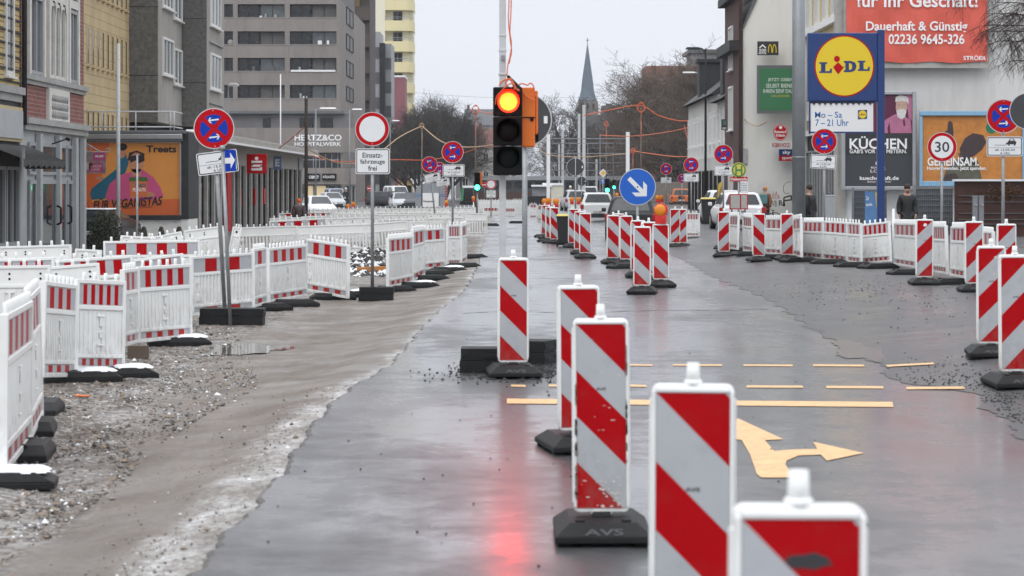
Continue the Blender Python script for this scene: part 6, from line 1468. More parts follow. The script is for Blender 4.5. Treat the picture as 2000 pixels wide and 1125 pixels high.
mb = MB(); b_.box(mb, 1478, 128, 1560, 222, -0.25, 0); mb.build('frame', 'gutter', r_); mb = MB(); b_.rect(mb, 1483, 134, 1555, 216, -0.255); P_ = mb.build('picture', 'poster_green', r_)
for body, x0, y0, x1 in (('JETZT GEBEN', 1499, 153, 1548), ('SELBST BIENEN', 1495, 164, 1553), ('IHREN SENF DAZU', 1490, 174.5, 1554)): b_.text(P_, body, x0, y0, x1, y0+7.5, -0.262, 'text_white', 0.0)
b_.text(P_, 'DAS LOKHONER', 1506, 185.5, 1541, 190, -0.262, 'yellow_text', 0.0)
b_ = Bd('beer_sign', 'round red beer sign above a red lettered pub name', 'pub sign', 41, 1524); r_ = b_.root
mb = MB(); mb.tube((0, -0.15, b_.z(258.5)), (0, 0, b_.z(258.5)), 0.40, 0.40, 32); mb.build('disc', 'sign_red', r_); r_.scale = (0.85, 1, 1)
mb = MB(); z = b_.z(258.5)
for i in range(32):
    a, c = 2*math.pi*i/32, 2*math.pi*(i+1)/32; mb.quad(*[(r*math.cos(t_), -0.155, z+r*math.sin(t_)) for r, t_ in ((0.37, a), (0.37, c), (0.35, c), (0.35, a))])
mb.build('white_ring', 'text_white', r_); b_.text(r_, 'Reissdorf', 1511, 255, 1537, 260, -0.156, 'text_white', 0.03); b_.text(r_, 'Kölsch', 1514, 262, 1534, 267, -0.156, 'text_white', 0.03); layer(b_, r_, 'crest', 'text_white', [ell(1524, 249, 4, 3.2, 12)], -0.156)
small_sign('pub_name_sign', 'white strip with a red pub name under the round beer sign', 'pub sign', 1505, 276.5, 1548, 290.5, 'white', [('ROBIN HOOD', 1507.5, 279, 1543, 288, 'red_text', 0.02)])
b_ = small_sign('sports_sign', 'navy and red television sports sign under the pub name', 'pub sign', 1521, 291.5, 1548, 314.5, 'store_blue', [('sky', 1528, 294, 1543, 302.5, 'text_white', 0.03)])
mb = MB(); b_.rect(mb, 1521, 304, 1548, 314.5, -0.123); mb.build('red_strip', 'sign_red', b_.root); b_.text(b_.root, 'sport', 1527, 306, 1546, 313, -0.13, 'text_white', 0.02)
b_ = Bd('wall_graffiti', 'red and black graffiti sprayed on the white gable', 'graffiti', 40.45, 1515); r_ = b_.root
b_.text(r_, 'LA', 1509, 374, 1518, 381, -0.03, 'red_text', 0.0, shear=0.2); b_.text(r_, 'GOB', 1508, 381, 1523, 388, -0.03, 'red_text', 0.0); b_.text(r_, 'WB', 1504, 392, 1517, 403, -0.03, 'spray_black', 0.0); b_.text(r_, 'Ra', 1521, 391, 1534, 402, -0.03, 'spray_black', 0.03)
mb = MB(); P = [(b_.x(a), -0.03, b_.z(c)) for a, c in ((1545,355),(1538,356),(1531,362),(1530,372),(1534,378),(1542,377))]; mb.path(curve_pts(P, 6), 0.012); mb.build('spray_loop', 'spray_black', r_)
mb = MB(); P = [(b_.x(a), -0.03, b_.z(c)) for a, c in ((1531,403),(1531,386),(1545,382),(1546,390),(1532,392))]; mb.path(P, 0.04); mb.build('spray_arrow', 'spray_black', r_)
small_sign('info_notice', 'white paper notice on the gable above the graffiti', 'notice', 1479, 356, 1498, 372, 'sign_white')
t = thing('brick_house', 'dark red brick house front seen edge-on beside the gable', 'building', (11.0, F/37.8, 0), R(-90)); L = F/37.8-F/40.3-0.15
mb = MB(); mb.box(0, L, 0, 0.19, -0.5, 11.2); mb.build('wall', 'dark_brick_face', t)
for z in (1, 4.6, 7.6): window(t, L/2, z, 2.0, 2.2, 2, 1, 'win_white', 'glass', 0.1, 0.1)
mb = MB(); mb.box(0, L, -0.45, 0, 8.4, 8.9); mb.box(-0.2, L, -0.35, 0, 11.0, 11.4); mb.build('cornice', 'lead', t)
mb = MB(); mb.poly([(0, -0.3, 11.42), (L, -0.3, 11.42), (L, 0.3, 17), (0, 0.3, 17)][::-1]); mb.build('roof', 'tile_red', t)
b_ = Bd('optician_sign', 'upright white sign lettered downward in green on the brick front', 'shop sign', 38.5, 1431)
mb = MB(); b_.box(mb, 1423.5, 178, 1439, 227, -0.12, 0.12); mb.build('panel', 'sign_white', b_.root, bevel=0.02)
for k, ch in enumerate('GLASEREI'): b_.text(b_.root, ch, 1429.4 if ch == 'I' else 1428.2, 181+k*5.6, 1432.4 if ch == 'I' else 1433.8, 185.2+k*5.6, -0.13, 'letter_green', 0.02)
b_ = Bd('display_sign', 'dark framed green display sign with white letters', 'shop sign', 38, 1423)
mb = MB(); b_.box(mb, 1409, 233, 1437, 254, -0.1, 0.1); mb.build('panel', 'poster_black', b_.root); mb = MB(); b_.rect(mb, 1410.5, 234, 1435.5, 246, -0.105); mb.build('green_field', 'letter_green', b_.root); b_.text(b_.root, '00:11', 1413, 236, 1434, 244.5, -0.11, 'sign_white', 0.0) if False else b_.text(b_.root, 'III III', 1413, 235.5, 1434, 244.5, -0.11, 'win_grey', 0.0); b_.text(b_.root, 'mohr', 1411, 247, 1436, 253, -0.11, 'text_white', 0.04)
for k, (sa, sb, zt_, lab) in enumerate(((37.8, 35.6, 6.4, 'low pale plastered house with a dark pitched roof beyond the brick front'), (35.6, 30.5, 6.9, 'pale row house with white columns at the end of the pavement side'))):
    t = thing('row_house', lab, 'building', (11.25+k*0.05, F/sb, 0), R(-90)); L = F/sb-F/sa
    mb = MB(); mb.box(0, L, 0, 8, -0.5, zt_); mb.build('wall', 'old_white', t)
    mb = MB(); mb.poly([(0, -0.45, zt_-0.05), (L, -0.45, zt_-0.05), (L, 3.6, zt_+3.2), (0, 3.6, zt_+3.2)][::-1]); mb.poly([(L, -0.45, zt_-0.05), (L, 7.6, zt_-0.05), (L, 3.6, zt_+3.2)]); mb.poly([(0, -.45, zt_-.05), (0, 3.6, zt_+3.2), (0, 7.6, zt_-.05)]); mb.build('roof', 'roof_dark', t)
    mb = MB(); mb.box(L*0.4, L*0.4+1.6, -0.1, 3.0, zt_+0.3, zt_+2.3); mb.box(L*0.4-.15, L*0.4+1.75, -0.25, 3.2, zt_+2.3, zt_+2.5); mb.build('dormer', 'lead', t)
    n = max(2, int(L/2.8))
    for i in range(n): window(t, L*(i+.5)/n, 4.2, 1.0, 1.5, 2, 1, 'win_white', 'glass', 0.08, 0.08); window(t, L*(i+.5)/n, 0.3, 1.5, 2.4, 2, 1, 'win_dark', 'glass', 0.08, 0.08, name='shop_window', sill=False)
    for i in range(n*2): mb = MB(); xa = L*(i+.5)/(2*n); mb.box(xa-.05, xa+.05, -0.1, 0, 3.4, 6.0); mb.build('pilaster', 'white', t)
# ------------------------------------------------------------------ bare trees
mat('bark_dark', (0.050, 0.044, 0.040), 0.9, var=0.3, vscale=2); mat('twig_brown', (0.13, 0.102, 0.083), 0.9, var=0.25); mat('twig_grey', (0.062, 0.058, 0.055), 0.9, var=0.25)
def grow(height, spread, seed, limbs=9, dens=1.0, trunk_r=0.22, low=0.25, tw=0.018):
    rnd = random.Random(seed); T = MB(); C = MB()
    def branch(p, d, L, r, lev):
        n = 4 if lev < 2 else 3; pts = [Vector(p)]; dd = Vector(d).normalized(); rs = [r]
        for i in range(n):
            dd = (dd+Vector((rnd.gauss(0, .16), rnd.gauss(0, .16), rnd.gauss(0.06, .10)))).normalized(); pts.append(pts[-1]+dd*L/n); rs.append(r*(1-0.55*(i+1)/n))
        for i in range(n): (T if lev < 2 else C).tube(pts[i], pts[i+1], max(rs[i], tw*0.6), max(rs[i+1], tw*0.5), 6 if lev == 0 else 4 if lev == 1 else 3, cap=False)
        if lev >= 4: return
        k = {0: limbs, 1: int(6*dens)+1, 2: int(5*dens)+1, 3: int(4*dens)+1}[lev]
        for j in range(k):
            t = (low+(1-low)*(j+rnd.random())/k) if lev == 0 else 0.25+0.75*(j+rnd.random())/k
            t = min(0.999, t); i = int(t*n); q = pts[i].lerp(pts[i+1], t*n-i); a = rnd.uniform(0, 6.28)
            base = (pts[min(i+1, n)]-pts[i]).normalized(); side = base.orthogonal().normalized(); side = (side*math.cos(a)+base.cross(side)*math.sin(a))
            up = 0.9 if lev == 0 else 0.75; nd = (base*up+side*(0.95 if lev < 3 else 0.8)).normalized()
            if lev == 0: nd = Vector((side.x*spread, side.y*spread, 0.75+0.7*t)).normalized(); LL = height*(0.52-0.22*t)
            else: LL = L*rnd.uniform(0.42, 0.68)
            branch(q, nd, LL, max(tw*0.7, rs[i]*0.5), lev+1)
    branch((0, 0, -0.1), (0.03, 0.02, 1), height*0.86, trunk_r, 0)
    return T, C
TREES = [grow(11.5, 1.05, 1, 19, 1.25, 0.28, 0.14, 0.024), grow(15, 0.62, 2, 19, 1.2, 0.25, 0.2, 0.024), grow(9, 0.75, 3, 11, 0.8, 0.17, 0.2, 0.028)]
TM = [(T.mesh('trunk', ['bark_dark']), C.mesh('crown', ['twig_grey'])) for T, C in TREES]
TMB = [(a, C.mesh('crown', ['twig_brown'])) for (a, _), (T, C) in zip(TM, TREES)]
def tree(kind, px, s, top, label, rot=0, brown=False, wide=1.0, depth=0, group='bare winter trees'):
    X, Y = (px-1000)/s, F/s; z0 = 0.0; t = thing('bare_tree', label, 'tree', (X, Y, z0), R(rot), group)
    T, C = (TMB if brown else TM)[kind]; h0 = max(v.co.z for v in C.vertices)
    k = (H+(HY-top)/s)/h0; a = link('trunk', T, t); b = link('crown', C, t); t.scale = (k*wide, k*wide, k); return t
for a in [
 (0, 842, 19, 172, 'broad dark bare tree beside the yellow tower, darkest of its clump', 20), (0, 802, 17, 196, 'bare tree rising in front of the dusky pink house', 130), (0, 885, 15.5, 186, 'bare tree at the street end, between the clump and the old houses', 220), (2, 905, 15, 225, 'small bare tree in front of the white house with a dull red roof', 60), (0, 850, 14, 190, 'bare tree hidden deep inside the dark clump', 300), (0, 815, 13.5, 215, 'bare tree against the pink house, behind its clump', 75),
 (0, 826, 21, 186, 'bare tree in the dark clump closest to the tilted small no-stopping sign', 190), (0, 868, 17, 176, 'dark bare tree in the clump directly above the larger no-stopping sign', 310), (0, 1010, 11, 250, 'far low bare tree behind the mobile red light', 110), (0, 960, 11, 262, 'far low bare tree behind the white house with a dull red roof', 30),
 (2, 1085, 14, 178, 'slim open bare tree just beyond the big dark round sign', 10), (2, 1112, 12, 176, 'slim bare tree with an upright top beside the church spire', 200), (0, 1150, 12.5, 232, 'low bare tree under the church tower', 45), (0, 1195, 13, 226, 'low bare tree under the flat block with dishes', 160), (0, 1100, 10.5, 240, 'far low bare tree behind the white masts', 80),(0, 1240, 12.5, 205, 'bare tree at the foot of the brown wooded slope', 255)]: tree(*a)
for a in [
 (1, 1262, 17, 120, 'brown bare tree on the outer edge of the wooded slope', 15), (1, 1300, 18, 96, 'tall brown bare tree, second from the slope edge', 100), (1, 1340, 18.5, 92, 'tall brown bare tree before the grey top storey', 190), (1, 1378, 20, 72, 'tallest brown bare tree, by the black lamp post', 280), (0, 1320, 15.5, 170, 'broad brown bare tree filling the slope under the brick block', 50), (0, 1270, 14.5, 205, 'broad brown bare tree low on the slope edge', 140), (0, 1370, 16, 165, 'broad brown bare tree beside the pale row house', 230), (0, 1295, 16.5, 150, 'broad brown bare tree in the middle of the slope under the far coil pole', 20), (0, 1345, 17.5, 135, 'broad brown bare tree beneath the grey top storey', 120), (0, 1250, 13, 225, 'low brown bare tree behind the biggest orange coil', 210),(1, 1235, 14, 190, 'small brown bare tree closing the slope towards the spire', 320)]: tree(*a, brown=True, wide=1.45 if a[0] == 1 else 0.95)
# birch twigs hanging into the photo at the top corner
rnd = random.Random(21); T = MB(); C = MB(); s = 62; Xb, Yb = (2090-1000)/s, F/s
T.tube((0, 0, 0), (0.1, 0, 5), 0.2, 0.16, 10); T.tube((0.1, 0, 5), (0, 0, 11), 0.16, 0.05, 8)
def twig(p, d, L, r, lev):
    pts = [Vector(p)]; dd = Vector(d)
    for i in range(5): dd = (dd+Vector((rnd.gauss(0, .16), rnd.gauss(0, .16), -0.16 if lev else -0.05))).normalized(); pts.append(pts[-1]+dd*L/5)
    for i in range(5): C.tube(pts[i], pts[i+1], r*(1-.15*i), r*(1-.15*(i+1)), 3 if lev else 5, cap=False)
    if lev < 3:
        for j in range((12, 6, 4)[lev]): q = pts[1+int(rnd.random()*4)]; a = rnd.uniform(0, 6.28); twig(q, dd*0.5+Vector((math.cos(a)*.7, math.sin(a)*.7, rnd.uniform(-.5, .35))), L*rnd.uniform(.35, .6), max(0.004, r*.45), lev+1)
for z, L in ((7.6, 3.0), (7.0, 2.8), (8.4, 3.4), (6.5, 2.4), (9.2, 3.2), (5.9, 1.9), (7.3, 3.1), (8.0, 3.3), (6.8, 2.7), (8.8, 3.3)): twig((0, 0, z-0.4), (-0.9, rnd.uniform(-.3, .3), 0.25), L, 0.035, 0)
t = thing('birch_tree', 'birch whose thin hanging twigs reach in at the top corner', 'tree', (Xb, Yb, 0.1)); T.build('trunk', 'bark_dark', t); C.build('crown', 'twig_birch' if 'twig_birch' in M else (mat('twig_birch', (0.05, 0.032, 0.028), 0.9), 'twig_birch')[1], t)
# dark evergreen shrub at the corner of the grey shop
mat('shrub_leaf', (0.028, 0.034, 0.018), 0.7, var=0.4, vscale=3); rnd = random.Random(8); mb = MB()
for _ in range(4200):
    a, e_, r = rnd.uniform(0, 6.28), rnd.uniform(-0.2, 1.5), rnd.uniform(.5, 1); x, y, z = (.55*r*math.cos(a)*math.cos(e_*.8)), .5*r*math.sin(a)*math.cos(e_*.8), .15+1.15*r*math.sin(max(0, e_))
    u = Vector((rnd.gauss(0, 1), rnd.gauss(0, 1), rnd.gauss(0, 1))).normalized()*.035; v = u.orthogonal().normalized()*.02; p = Vector((x, y, z)); mb.quad(tuple(p-u), tuple(p-v), tuple(p+u), tuple(p+v))
X, Y, Z = W(206, 440, 68); t = thing('evergreen_shrub', 'dark evergreen shrub between the grey shop and the billboard', 'shrub', (X, Y, -0.17)); mb.build('foliage', 'shrub_leaf', t); mb = MB(); mb.tube((0, 0, 0), (0, 0, .6), .03); mb.build('stem', 'bark_dark', t)

# ------------------------------------------------------------------ masts, lamps, poles
def mast(px, s, top, wpx, m, label, name='catenary_mast', cat='mast', grp='tram masts in the distance', base=0.0, square=True):
    X, Y = (px-1000)/s, F/s; zt_ = H+(HY-top)/s; r = wpx/s/2; mb = MB()
    if square: mb.box(-r, r, -r, r, 0, zt_-base)
    else: mb.tube((0, 0, 0), (0, 0, zt_-base), r, r*.85, 12)
    t = thing(name, label, cat, (X, Y, base), 0, grp); mb.build('shaft', m, t); mb = MB(); mb.box(-r*1.8, r*1.8, -r*1.8, r*1.8, 0, 0.12); mb.build('base_plate', m, t); return t
for a in [(1071, 24, 262, 7, 'white', 'white square mast nearest the big dark round sign'), (1226, 26, 258, 7, 'white', 'white square mast standing alone before the brown slope'), (1131, 20, 222, 5, 'pale_pole', 'pale mast, shorter of the pair under the spire'), (1140.5, 22, 205, 6, 'pale_pole', 'pale mast, taller of the pair under the spire'),
          (1099, 18, 255, 5, 'pale_pole', 'pale grey mast between the white mast and the pair'), (1092, 15, 282, 3.5, 'pale_pole', 'thin grey mast behind the white one'), (1165, 17, 311, 4, 'pale_pole', 'short pale mast right of the spire pair'), (1172, 20, 262, 2.2, 'steel_grey', 'thin grey mast carrying the cross wires'), (1198, 16, 282, 2, 'steel_grey', 'thin far mast beyond the yellow diamond sign'), (1148, 15, 280, 2, 'steel_grey', 'thin far mast among the station wires'), (1078, 15, 320, 2.4, 'steel_grey', 'thin far mast over the site container')]: mast(*a)
mast(231, 66, 85, 8, 'pale_pole', 'pale thin flagpole before the billboard and concrete block', 'flag_pole', 'pole', None, -0.17, False)
mast(268, 84, 302, 4.5, 'galv', 'thin grey pole standing in front of the orange billboard', 'steel_pole', 'pole', None, -0.17, False)
mast(598, 52, 192, 7.5, 'wood_pole', 'dark timber pole with orange cable ties by the bank', 'timber_pole', 'pole', None, -0.17, False)
mast(548, 22, 145, 2.4, 'white', 'white flagpole in front of the loggia block', 'flag_pole', 'pole', None, -0.17, False)
def lamp(px, s, top, arm_px, w_, m, label, drop=0, head=0.7, base=-0.1):
    X, Y = (px-1000)/s, F/s; zt_ = H+(HY-top)/s-base; t = thing('street_lamp', label, 'street lamp', (X, Y, base)); r = w_/s/2; a = (arm_px-px)/s
    mb = MB(); mb.tube((0, 0, 0), (0, 0, zt_), r, r*.7, 10); mb.build('pole', m, t)
    mb = MB(); mb.path(curve_pts([(0, 0, zt_-0.2), (a*.25, 0, zt_), (a*.7, 0, zt_+0.03)], 6), max(.03, r*.5)); mb.build('arm', m, t)
    mb = MB(); mb.box(-head/2, head/2, -.14, .14, -0.07, .07, 0, .1, .05); o = mb.build('lamp_head', 'alu' if m != 'dark_pole' else 'dark_pole', t, (a*.85, 0, zt_+.02), bevel=.03)
lamp(617, 26, 212, 645, 3, 'steel_grey', 'grey street lamp with a bright head before the lettered storey', head=1.3)
lamp(1378, 34, 95, 1349, 5.5, 'dark_pole', 'tall black lamp post with a long arm by the pale row house', head=.9, base=0)
lamp(1366, 24, 142, 1342, 2.2, 'pale_pole', 'pale street lamp with a bent arm before the brick block', head=1.1, base=0)
lamp(683, 24, 214, 700, 3.2, 'steel_grey', 'grey street lamp beside the shop corner of the loggia block', head=.9); lamp(762, 18, 236, 775, 2.5, 'steel_grey', 'thin street lamp before the striped block', head=.9)
lamp(446, 44, 166, 458, 3.0, 'steel_grey', 'grey lamp in front of the loggia block next to the concrete block', head=.5)
# catenary cross beams of the station and the orange site cables
for k, (x0, x1, y, s, lab) in enumerate(((1060, 1226, 271, 24, 'upper steel cross beam between the white masts'), (1060, 1200, 280, 22, 'second steel cross beam between the white masts'), (1075, 1225, 300, 21, 'middle cross beam with hanging wires'), (1070, 1220, 318, 20, 'low cross beam with hanging wires'), (1060, 1200, 333, 19, 'lowest cross beam over the station'))):
    X0, Y, Z = W(x0, y, s); X1 = (x1-1000)/s; t = thing('cross_beam', lab, 'overhead beam', (X0, Y, Z), 0, 'cross beams of the tram wires'); mb = MB(); mb.tube((0, 0, 0), (X1-X0, 0, 0.0), .045, .045, 5)
    mb.build('beam', 'steel_grey', t); mb = MB()
    for i in range(5): xa = (X1-X0)*(i+.5)/5; mb.tube((xa, 0, 0), (xa+.2, 0, -.7), .02, .02, 4); mb.tube((xa-.3, 0, -.35), (xa+.5, 0, -.4), .02, .02, 4)
    mb.build('hanger', 'steel_grey', t)
def cable(pts, s0, s1, r, m, label, name='site_cable', sag=0):
    n = len(pts); P = []
    for i, (a, c) in enumerate(pts): s = s0+(s1-s0)*i/(n-1); P.append(W(a, c, s))
    mb = MB(); mb.path(curve_pts(P, 8), r, 5); return tag(mb.build(name, m), label, 'cable', 'cables strung over the site')
cable([(1140,226),(1190,215),(1250,206),(1285,225),(1320,235),(1350,236),(1382,232),(1425,210)], 30, 30, .035, 'orange_cable', 'orange cable sagging from the wound coil to the black lamp post')
cable([(1172,264),(1230,266),(1290,260),(1340,250),(1378,236)], 26, 30, .03, 'orange_cable', 'orange cable running along above the lone white mast')
cable([(1232,294),(1270,300),(1320,306),(1365,304),(1395,300)], 28, 30, .03, 'orange_cable', 'orange cable from the low orange coil to the row house')
cable([(1336,245),(1343,270),(1350,284),(1356,278),(1370,245)], 30, 30, .03, 'orange_cable', 'orange cable hanging in a loose loop before the slope')
cable([(929,214),(945,220),(962,222)], 38, 60, .02, 'orange_cable', 'orange cable from the coil pole to the mobile light')
cable([(824,246),(860,275),(895,286),(930,287),(970,282)], 34, 40, .03, 'pale_cable', 'tan cable sagging in front of the dark bare trees')
cable([(600,290),(660,318),(720,312),(780,268),(824,246)], 40, 34, .03, 'pale_cable', 'tan cable from the timber pole to the coil among the trees')
cable([(545,290),(570,270),(597,246)], 48, 50, .02, 'orange_cable', 'orange guy cable leaning on the timber pole')
cable([(598,300),(660,315),(760,312),(840,312),(900,300),(930,290)], 38, 40, .02, 'orange_cable', 'thin orange cable crossing behind the no-vehicles sign')
cable([(1048,284),(1062,298),(1090,305),(1150,306),(1226,300)], 24, 26, .035, 'pale_cable', 'tan cable sagging from the big dark sign to the white masts')
cable([(1450,225),(1462,240),(1480,246),(1497,238)], 40, 42, .025, 'pale_cable', 'grey cable sagging across the white gable to a thin post')
cable([(800,180),(900,188),(1000,191),(1130,190),(1250,182)], 20, 20, .012, 'steel_grey', 'thin overhead wire across the sky before the spire', 'overhead_wire')
cable([(1053,300),(1140,292),(1230,284),(1390,262)], 18, 18, .018, 'steel_grey', 'thin overhead wire along the station', 'overhead_wire')
def coil_pole(px, py, s, r, label, m='orange_cable', bot=0.0, pole=True):
    X, Y, Z = W(px, py, s); t = thing('coil_pole', label, 'cable pole', (X, Y, bot), 0, 'poles carrying wound cable coils')
    if pole: mb = MB(); mb.tube((0, .05, 0), (0, .05, Z-bot), .04, .035, 8); mb.build('pole', 'rust_pole' if 'rust_pole' in M else (mat('rust_pole', (0.16, 0.12, 0.10), 0.7), 'rust_pole')[1], t)
    mb = MB(); rr = r/s; rnd = random.Random(px)
    for k in range(7):
        a = [(rr*(.7+.1*k*.4)*math.cos(2*math.pi*i/18)*(1-.25*rnd.random()*.4), -.05+.02*rnd.gauss(0, 1), Z-bot+rr*(1.15-.05*k)*math.sin(2*math.pi*i/18)) for i in range(18)]; mb.path(a+[a[0]], .022*30/s, 4)
    mb.path([(0, -.03, Z-bot-rr), (.03, -.02, Z-bot-rr*3), (0, .0, max(.3, Z-bot-rr*7))], .02, 4); mb.build('cable_coil', m, t)
coil_pole(929, 214, 38, 8, 'pole with an upright orange coil above the far green light'); coil_pole(1252, 210, 30, 9, 'pole with the biggest wound orange coil before the slope'); coil_pole(1184, 242, 24, 4.5, 'thin pole with a small orange coil by the station wires')
coil_pole(1236, 295, 28, 5, 'short pole with a low orange coil beside the lone white mast'); coil_pole(824, 246, 34, 5, 'thin pole with a tan coil before the dark bare trees', 'pale_cable'); 
# far traffic lights, green
def small_light(px, py0, py1, s, lit, label, hood=False):
    X, Y, Z = W(px, py1, s); t = thing('signal_light', label, 'traffic light', (X, Y, 0)); h_ = (py1-py0)/s; wd = .15
    mb = MB(); mb.tube((0, .1, 0), (0, .1, Z), .045, .045, 8); mb.build('pole', 'galv', t); mb = MB(); mb.box(-wd, wd, -.08, .1, Z, Z+h_); mb.build('housing', 'black_housing', t, bevel=.02)
    for k in range(3):
        mb = MB(); mb.ball((0, -.085, Z+h_*(k+.5)/3), h_*.145, 0, 12, sy=.3); mb.build('lens', 'lens_green' if k == 0 else 'lens_dark', t)
        mb = MB(); r = h_*.16
        for i in range(8): a, c = math.pi*i/8, math.pi*(i+1)/8; z = Z+h_*(k+.5)/3; mb.quad((r*math.cos(a), -.08, z+r*math.sin(a)), (r*math.cos(c), -.08, z+r*math.sin(c)), (r*math.cos(c), -.22, z+r*math.sin(c)), (r*math.cos(a), -.22, z+r*math.sin(a)))
        mb.build('visor', 'black_housing', t)
    if hood: mb = MB(); mb.box(wd*.7, wd*1.7, .02, .2, Z+h_*.3, Z+h_*1.02); mb.build('control_box', 'orange_housing', t)
small_light(932, 337, 372, 38, 1, 'small far signal showing green with an orange case, below the orange coil', True); small_light(1186, 349, 376, 30, 1, 'far green signal, larger of the pair before the trees'); small_light(1199.5, 351, 369, 20, 1, 'far green signal, smaller of the pair before the trees'); small_light(1375, 342, 371, 32, 1, 'far green signal beside the black lamp post and blue sign')

# bus stop sign, timetable case, yellow beach flag
mat('stop_green', (0.03, 0.20, 0.09), 0.4); mat('stop_yellow', (0.62, 0.52, 0.05), 0.4); mat('flag_yellow', (0.55, 0.36, 0.05), 0.6, var=0.15)
b_ = Bd('bus_stop_sign', 'round green and yellow bus stop sign over a red name strip', 'bus stop sign', 66, 1443); r_ = b_.root
mb = MB(); mb.tube((0, .05, 0), (0, .05, b_.z(325)), .03, .03, 8); mb.build('post', 'galv', r_)
for m_, r, y in (('stop_yellow', .225, 0), ('stop_green', .205, -.004), ('stop_yellow', .165, -.008)): mb = MB(); mb.disc(r, y, 0, 32, 0, b_.z(332)); mb.build('ring', m_, r_)
layer(b_, r_, 'letter', 'stop_green', [[(1436,324),(1439,324),(1439,330.5),(1447,330.5),(1447,324),(1450,324),(1450,341),(1447,341),(1447,334),(1439,334),(1439,341),(1436,341)]], -.012)
mb = MB(); b_.rect(mb, 1426, 345.5, 1460, 354, 0); S_ = mb.build('name_strip', 'sign_red', r_); b_.text(S_, 'Haltestelle', 1427.5, 347, 1459, 352.5, -.004, 'text_white', 0.01)
mb = MB(); b_.rect(mb, 1446, 354, 1461, 378, 0); L1 = mb.build('line_plate', 'sign_white', r_)
for k, w_ in enumerate(('Linie 16', 'Marktstraße', 'Ersatzbus', 'Bonner Wall')): b_.text(L1, w_, 1448, 356+k*4.5, 1459, 358.8+k*4.5, -.004, 'ink')
b_ = Bd('timetable_case', 'red framed timetable case on a stand before the white van', 'timetable case', 68, 1442); r_ = b_.root
mb = MB(); b_.box(mb, 1425, 379, 1461, 409, 0, .08); mb.build('case', 'sign_red', r_); mb = MB(); b_.rect(mb, 1427, 381, 1445, 407, -.004); b_.rect(mb, 1447.5, 381, 1459, 407, -.004); p = mb.build('paper', 'paper_grey' if 'paper_grey' in M else (mat('paper_grey', (0.36, 0.36, 0.34), 0.4, var=0.25, vscale=14), 'paper_grey')[1], r_)
mb = MB(); mb.tube((b_.x(1430), .12, 0), (b_.x(1430), .12, b_.z(382)), .025, .025, 8); mb.tube((b_.x(1456), .12, 0), (b_.x(1456), .12, b_.z(382)), .025, .025, 8); mb.build('stand', 'galv', r_)
b_ = Bd('beach_flag', 'yellow feather-shaped advertising flag on a thin pole', 'flag', 46, 1405); r_ = b_.root
mb = MB(); mb.prism([(b_.x(a), b_.z(c)) for a, c in ((1402,404),(1400.5,385),(1401,368),(1404,358),(1408,355.5),(1412,358),(1413,368),(1411,380),(1407,392))], -.015, .015); F_ = mb.build('cloth', 'flag_yellow', r_); mb = MB(); mb.tube((b_.x(1401.5), 0, 0), (b_.x(1401.5), 0, b_.z(362)), .02, .02, 6); mb.build('pole', 'dark_pole', r_)
txt(F_, 'Postbank', b_.x(1400), b_.z(377), b_.x(1413), b_.z(372), -.02, 'ink', 0.02, rot=R(75)) if False else b_.text(F_, 'GUTSCHEIN', 1398.5, 372, 1415.5, 376, -.02, 'sign_brown', 0.02, rot=R(72))
mat('bin_black', (0.018, 0.019, 0.02), 0.45, var=0.2); mat('bin_yellow', (0.62, 0.52, 0.12), 0.5)
def bin_(X, Y, z, k, label, lid):
    t = thing('wheelie_bin', label, 'bin', (X, Y, z)); mb = MB(); n = len(mb.v)
    mb.v += [(-.19*k, -.2*k, .06*k), (.19*k, -.2*k, .06*k), (.19*k, .2*k, .06*k), (-.19*k, .2*k, .06*k), (-.245*k, -.26*k, .9*k), (.245*k, -.26*k, .9*k), (.245*k, .26*k, .9*k), (-.245*k, .26*k, .9*k)]
    for q in ((0,3,2,1),(4,5,6,7),(0,1,5,4),(1,2,6,5),(2,3,7,6),(3,0,4,7)): mb.f.append(q); mb.m.append(0); mb.sm.append(False)
    mb.box(-.265*k, .265*k, -.28*k, .28*k, .86*k, .91*k); mb.build('body', 'bin_black', t, bevel=.015); mb = MB(); mb.box(-.27*k, .27*k, -.3*k, .28*k, .912*k, .97*k, 0, .04*k, .05*k); mb.build('lid', lid, t, bevel=.015)
    for sx in (-1, 1): mb = MB(); mb.tube((sx*.2*k, -.24*k, .09*k), (sx*.26*k, -.24*k, .09*k), .09*k, .09*k, 16); mb.build('wheel', 'rubber', t)
    mb = MB(); mb.box(-.27*k, .3*k, -.34*k, -.22*k, .03*k, .11*k); mb.build('foot_bar', 'rubber', t); return t
X, Y, Z = W(1103, 475, 64); bin_(X, Y, 0, 1.0, 'black wheelie bin with a yellow lid among the centre beacons', 'bin_yellow')
X, Y, Z = W(1383, 420, 44); bin_(X, Y, .1, 1.25, 'dark bin with a yellow lid behind the black lamp post', 'bin_yellow')
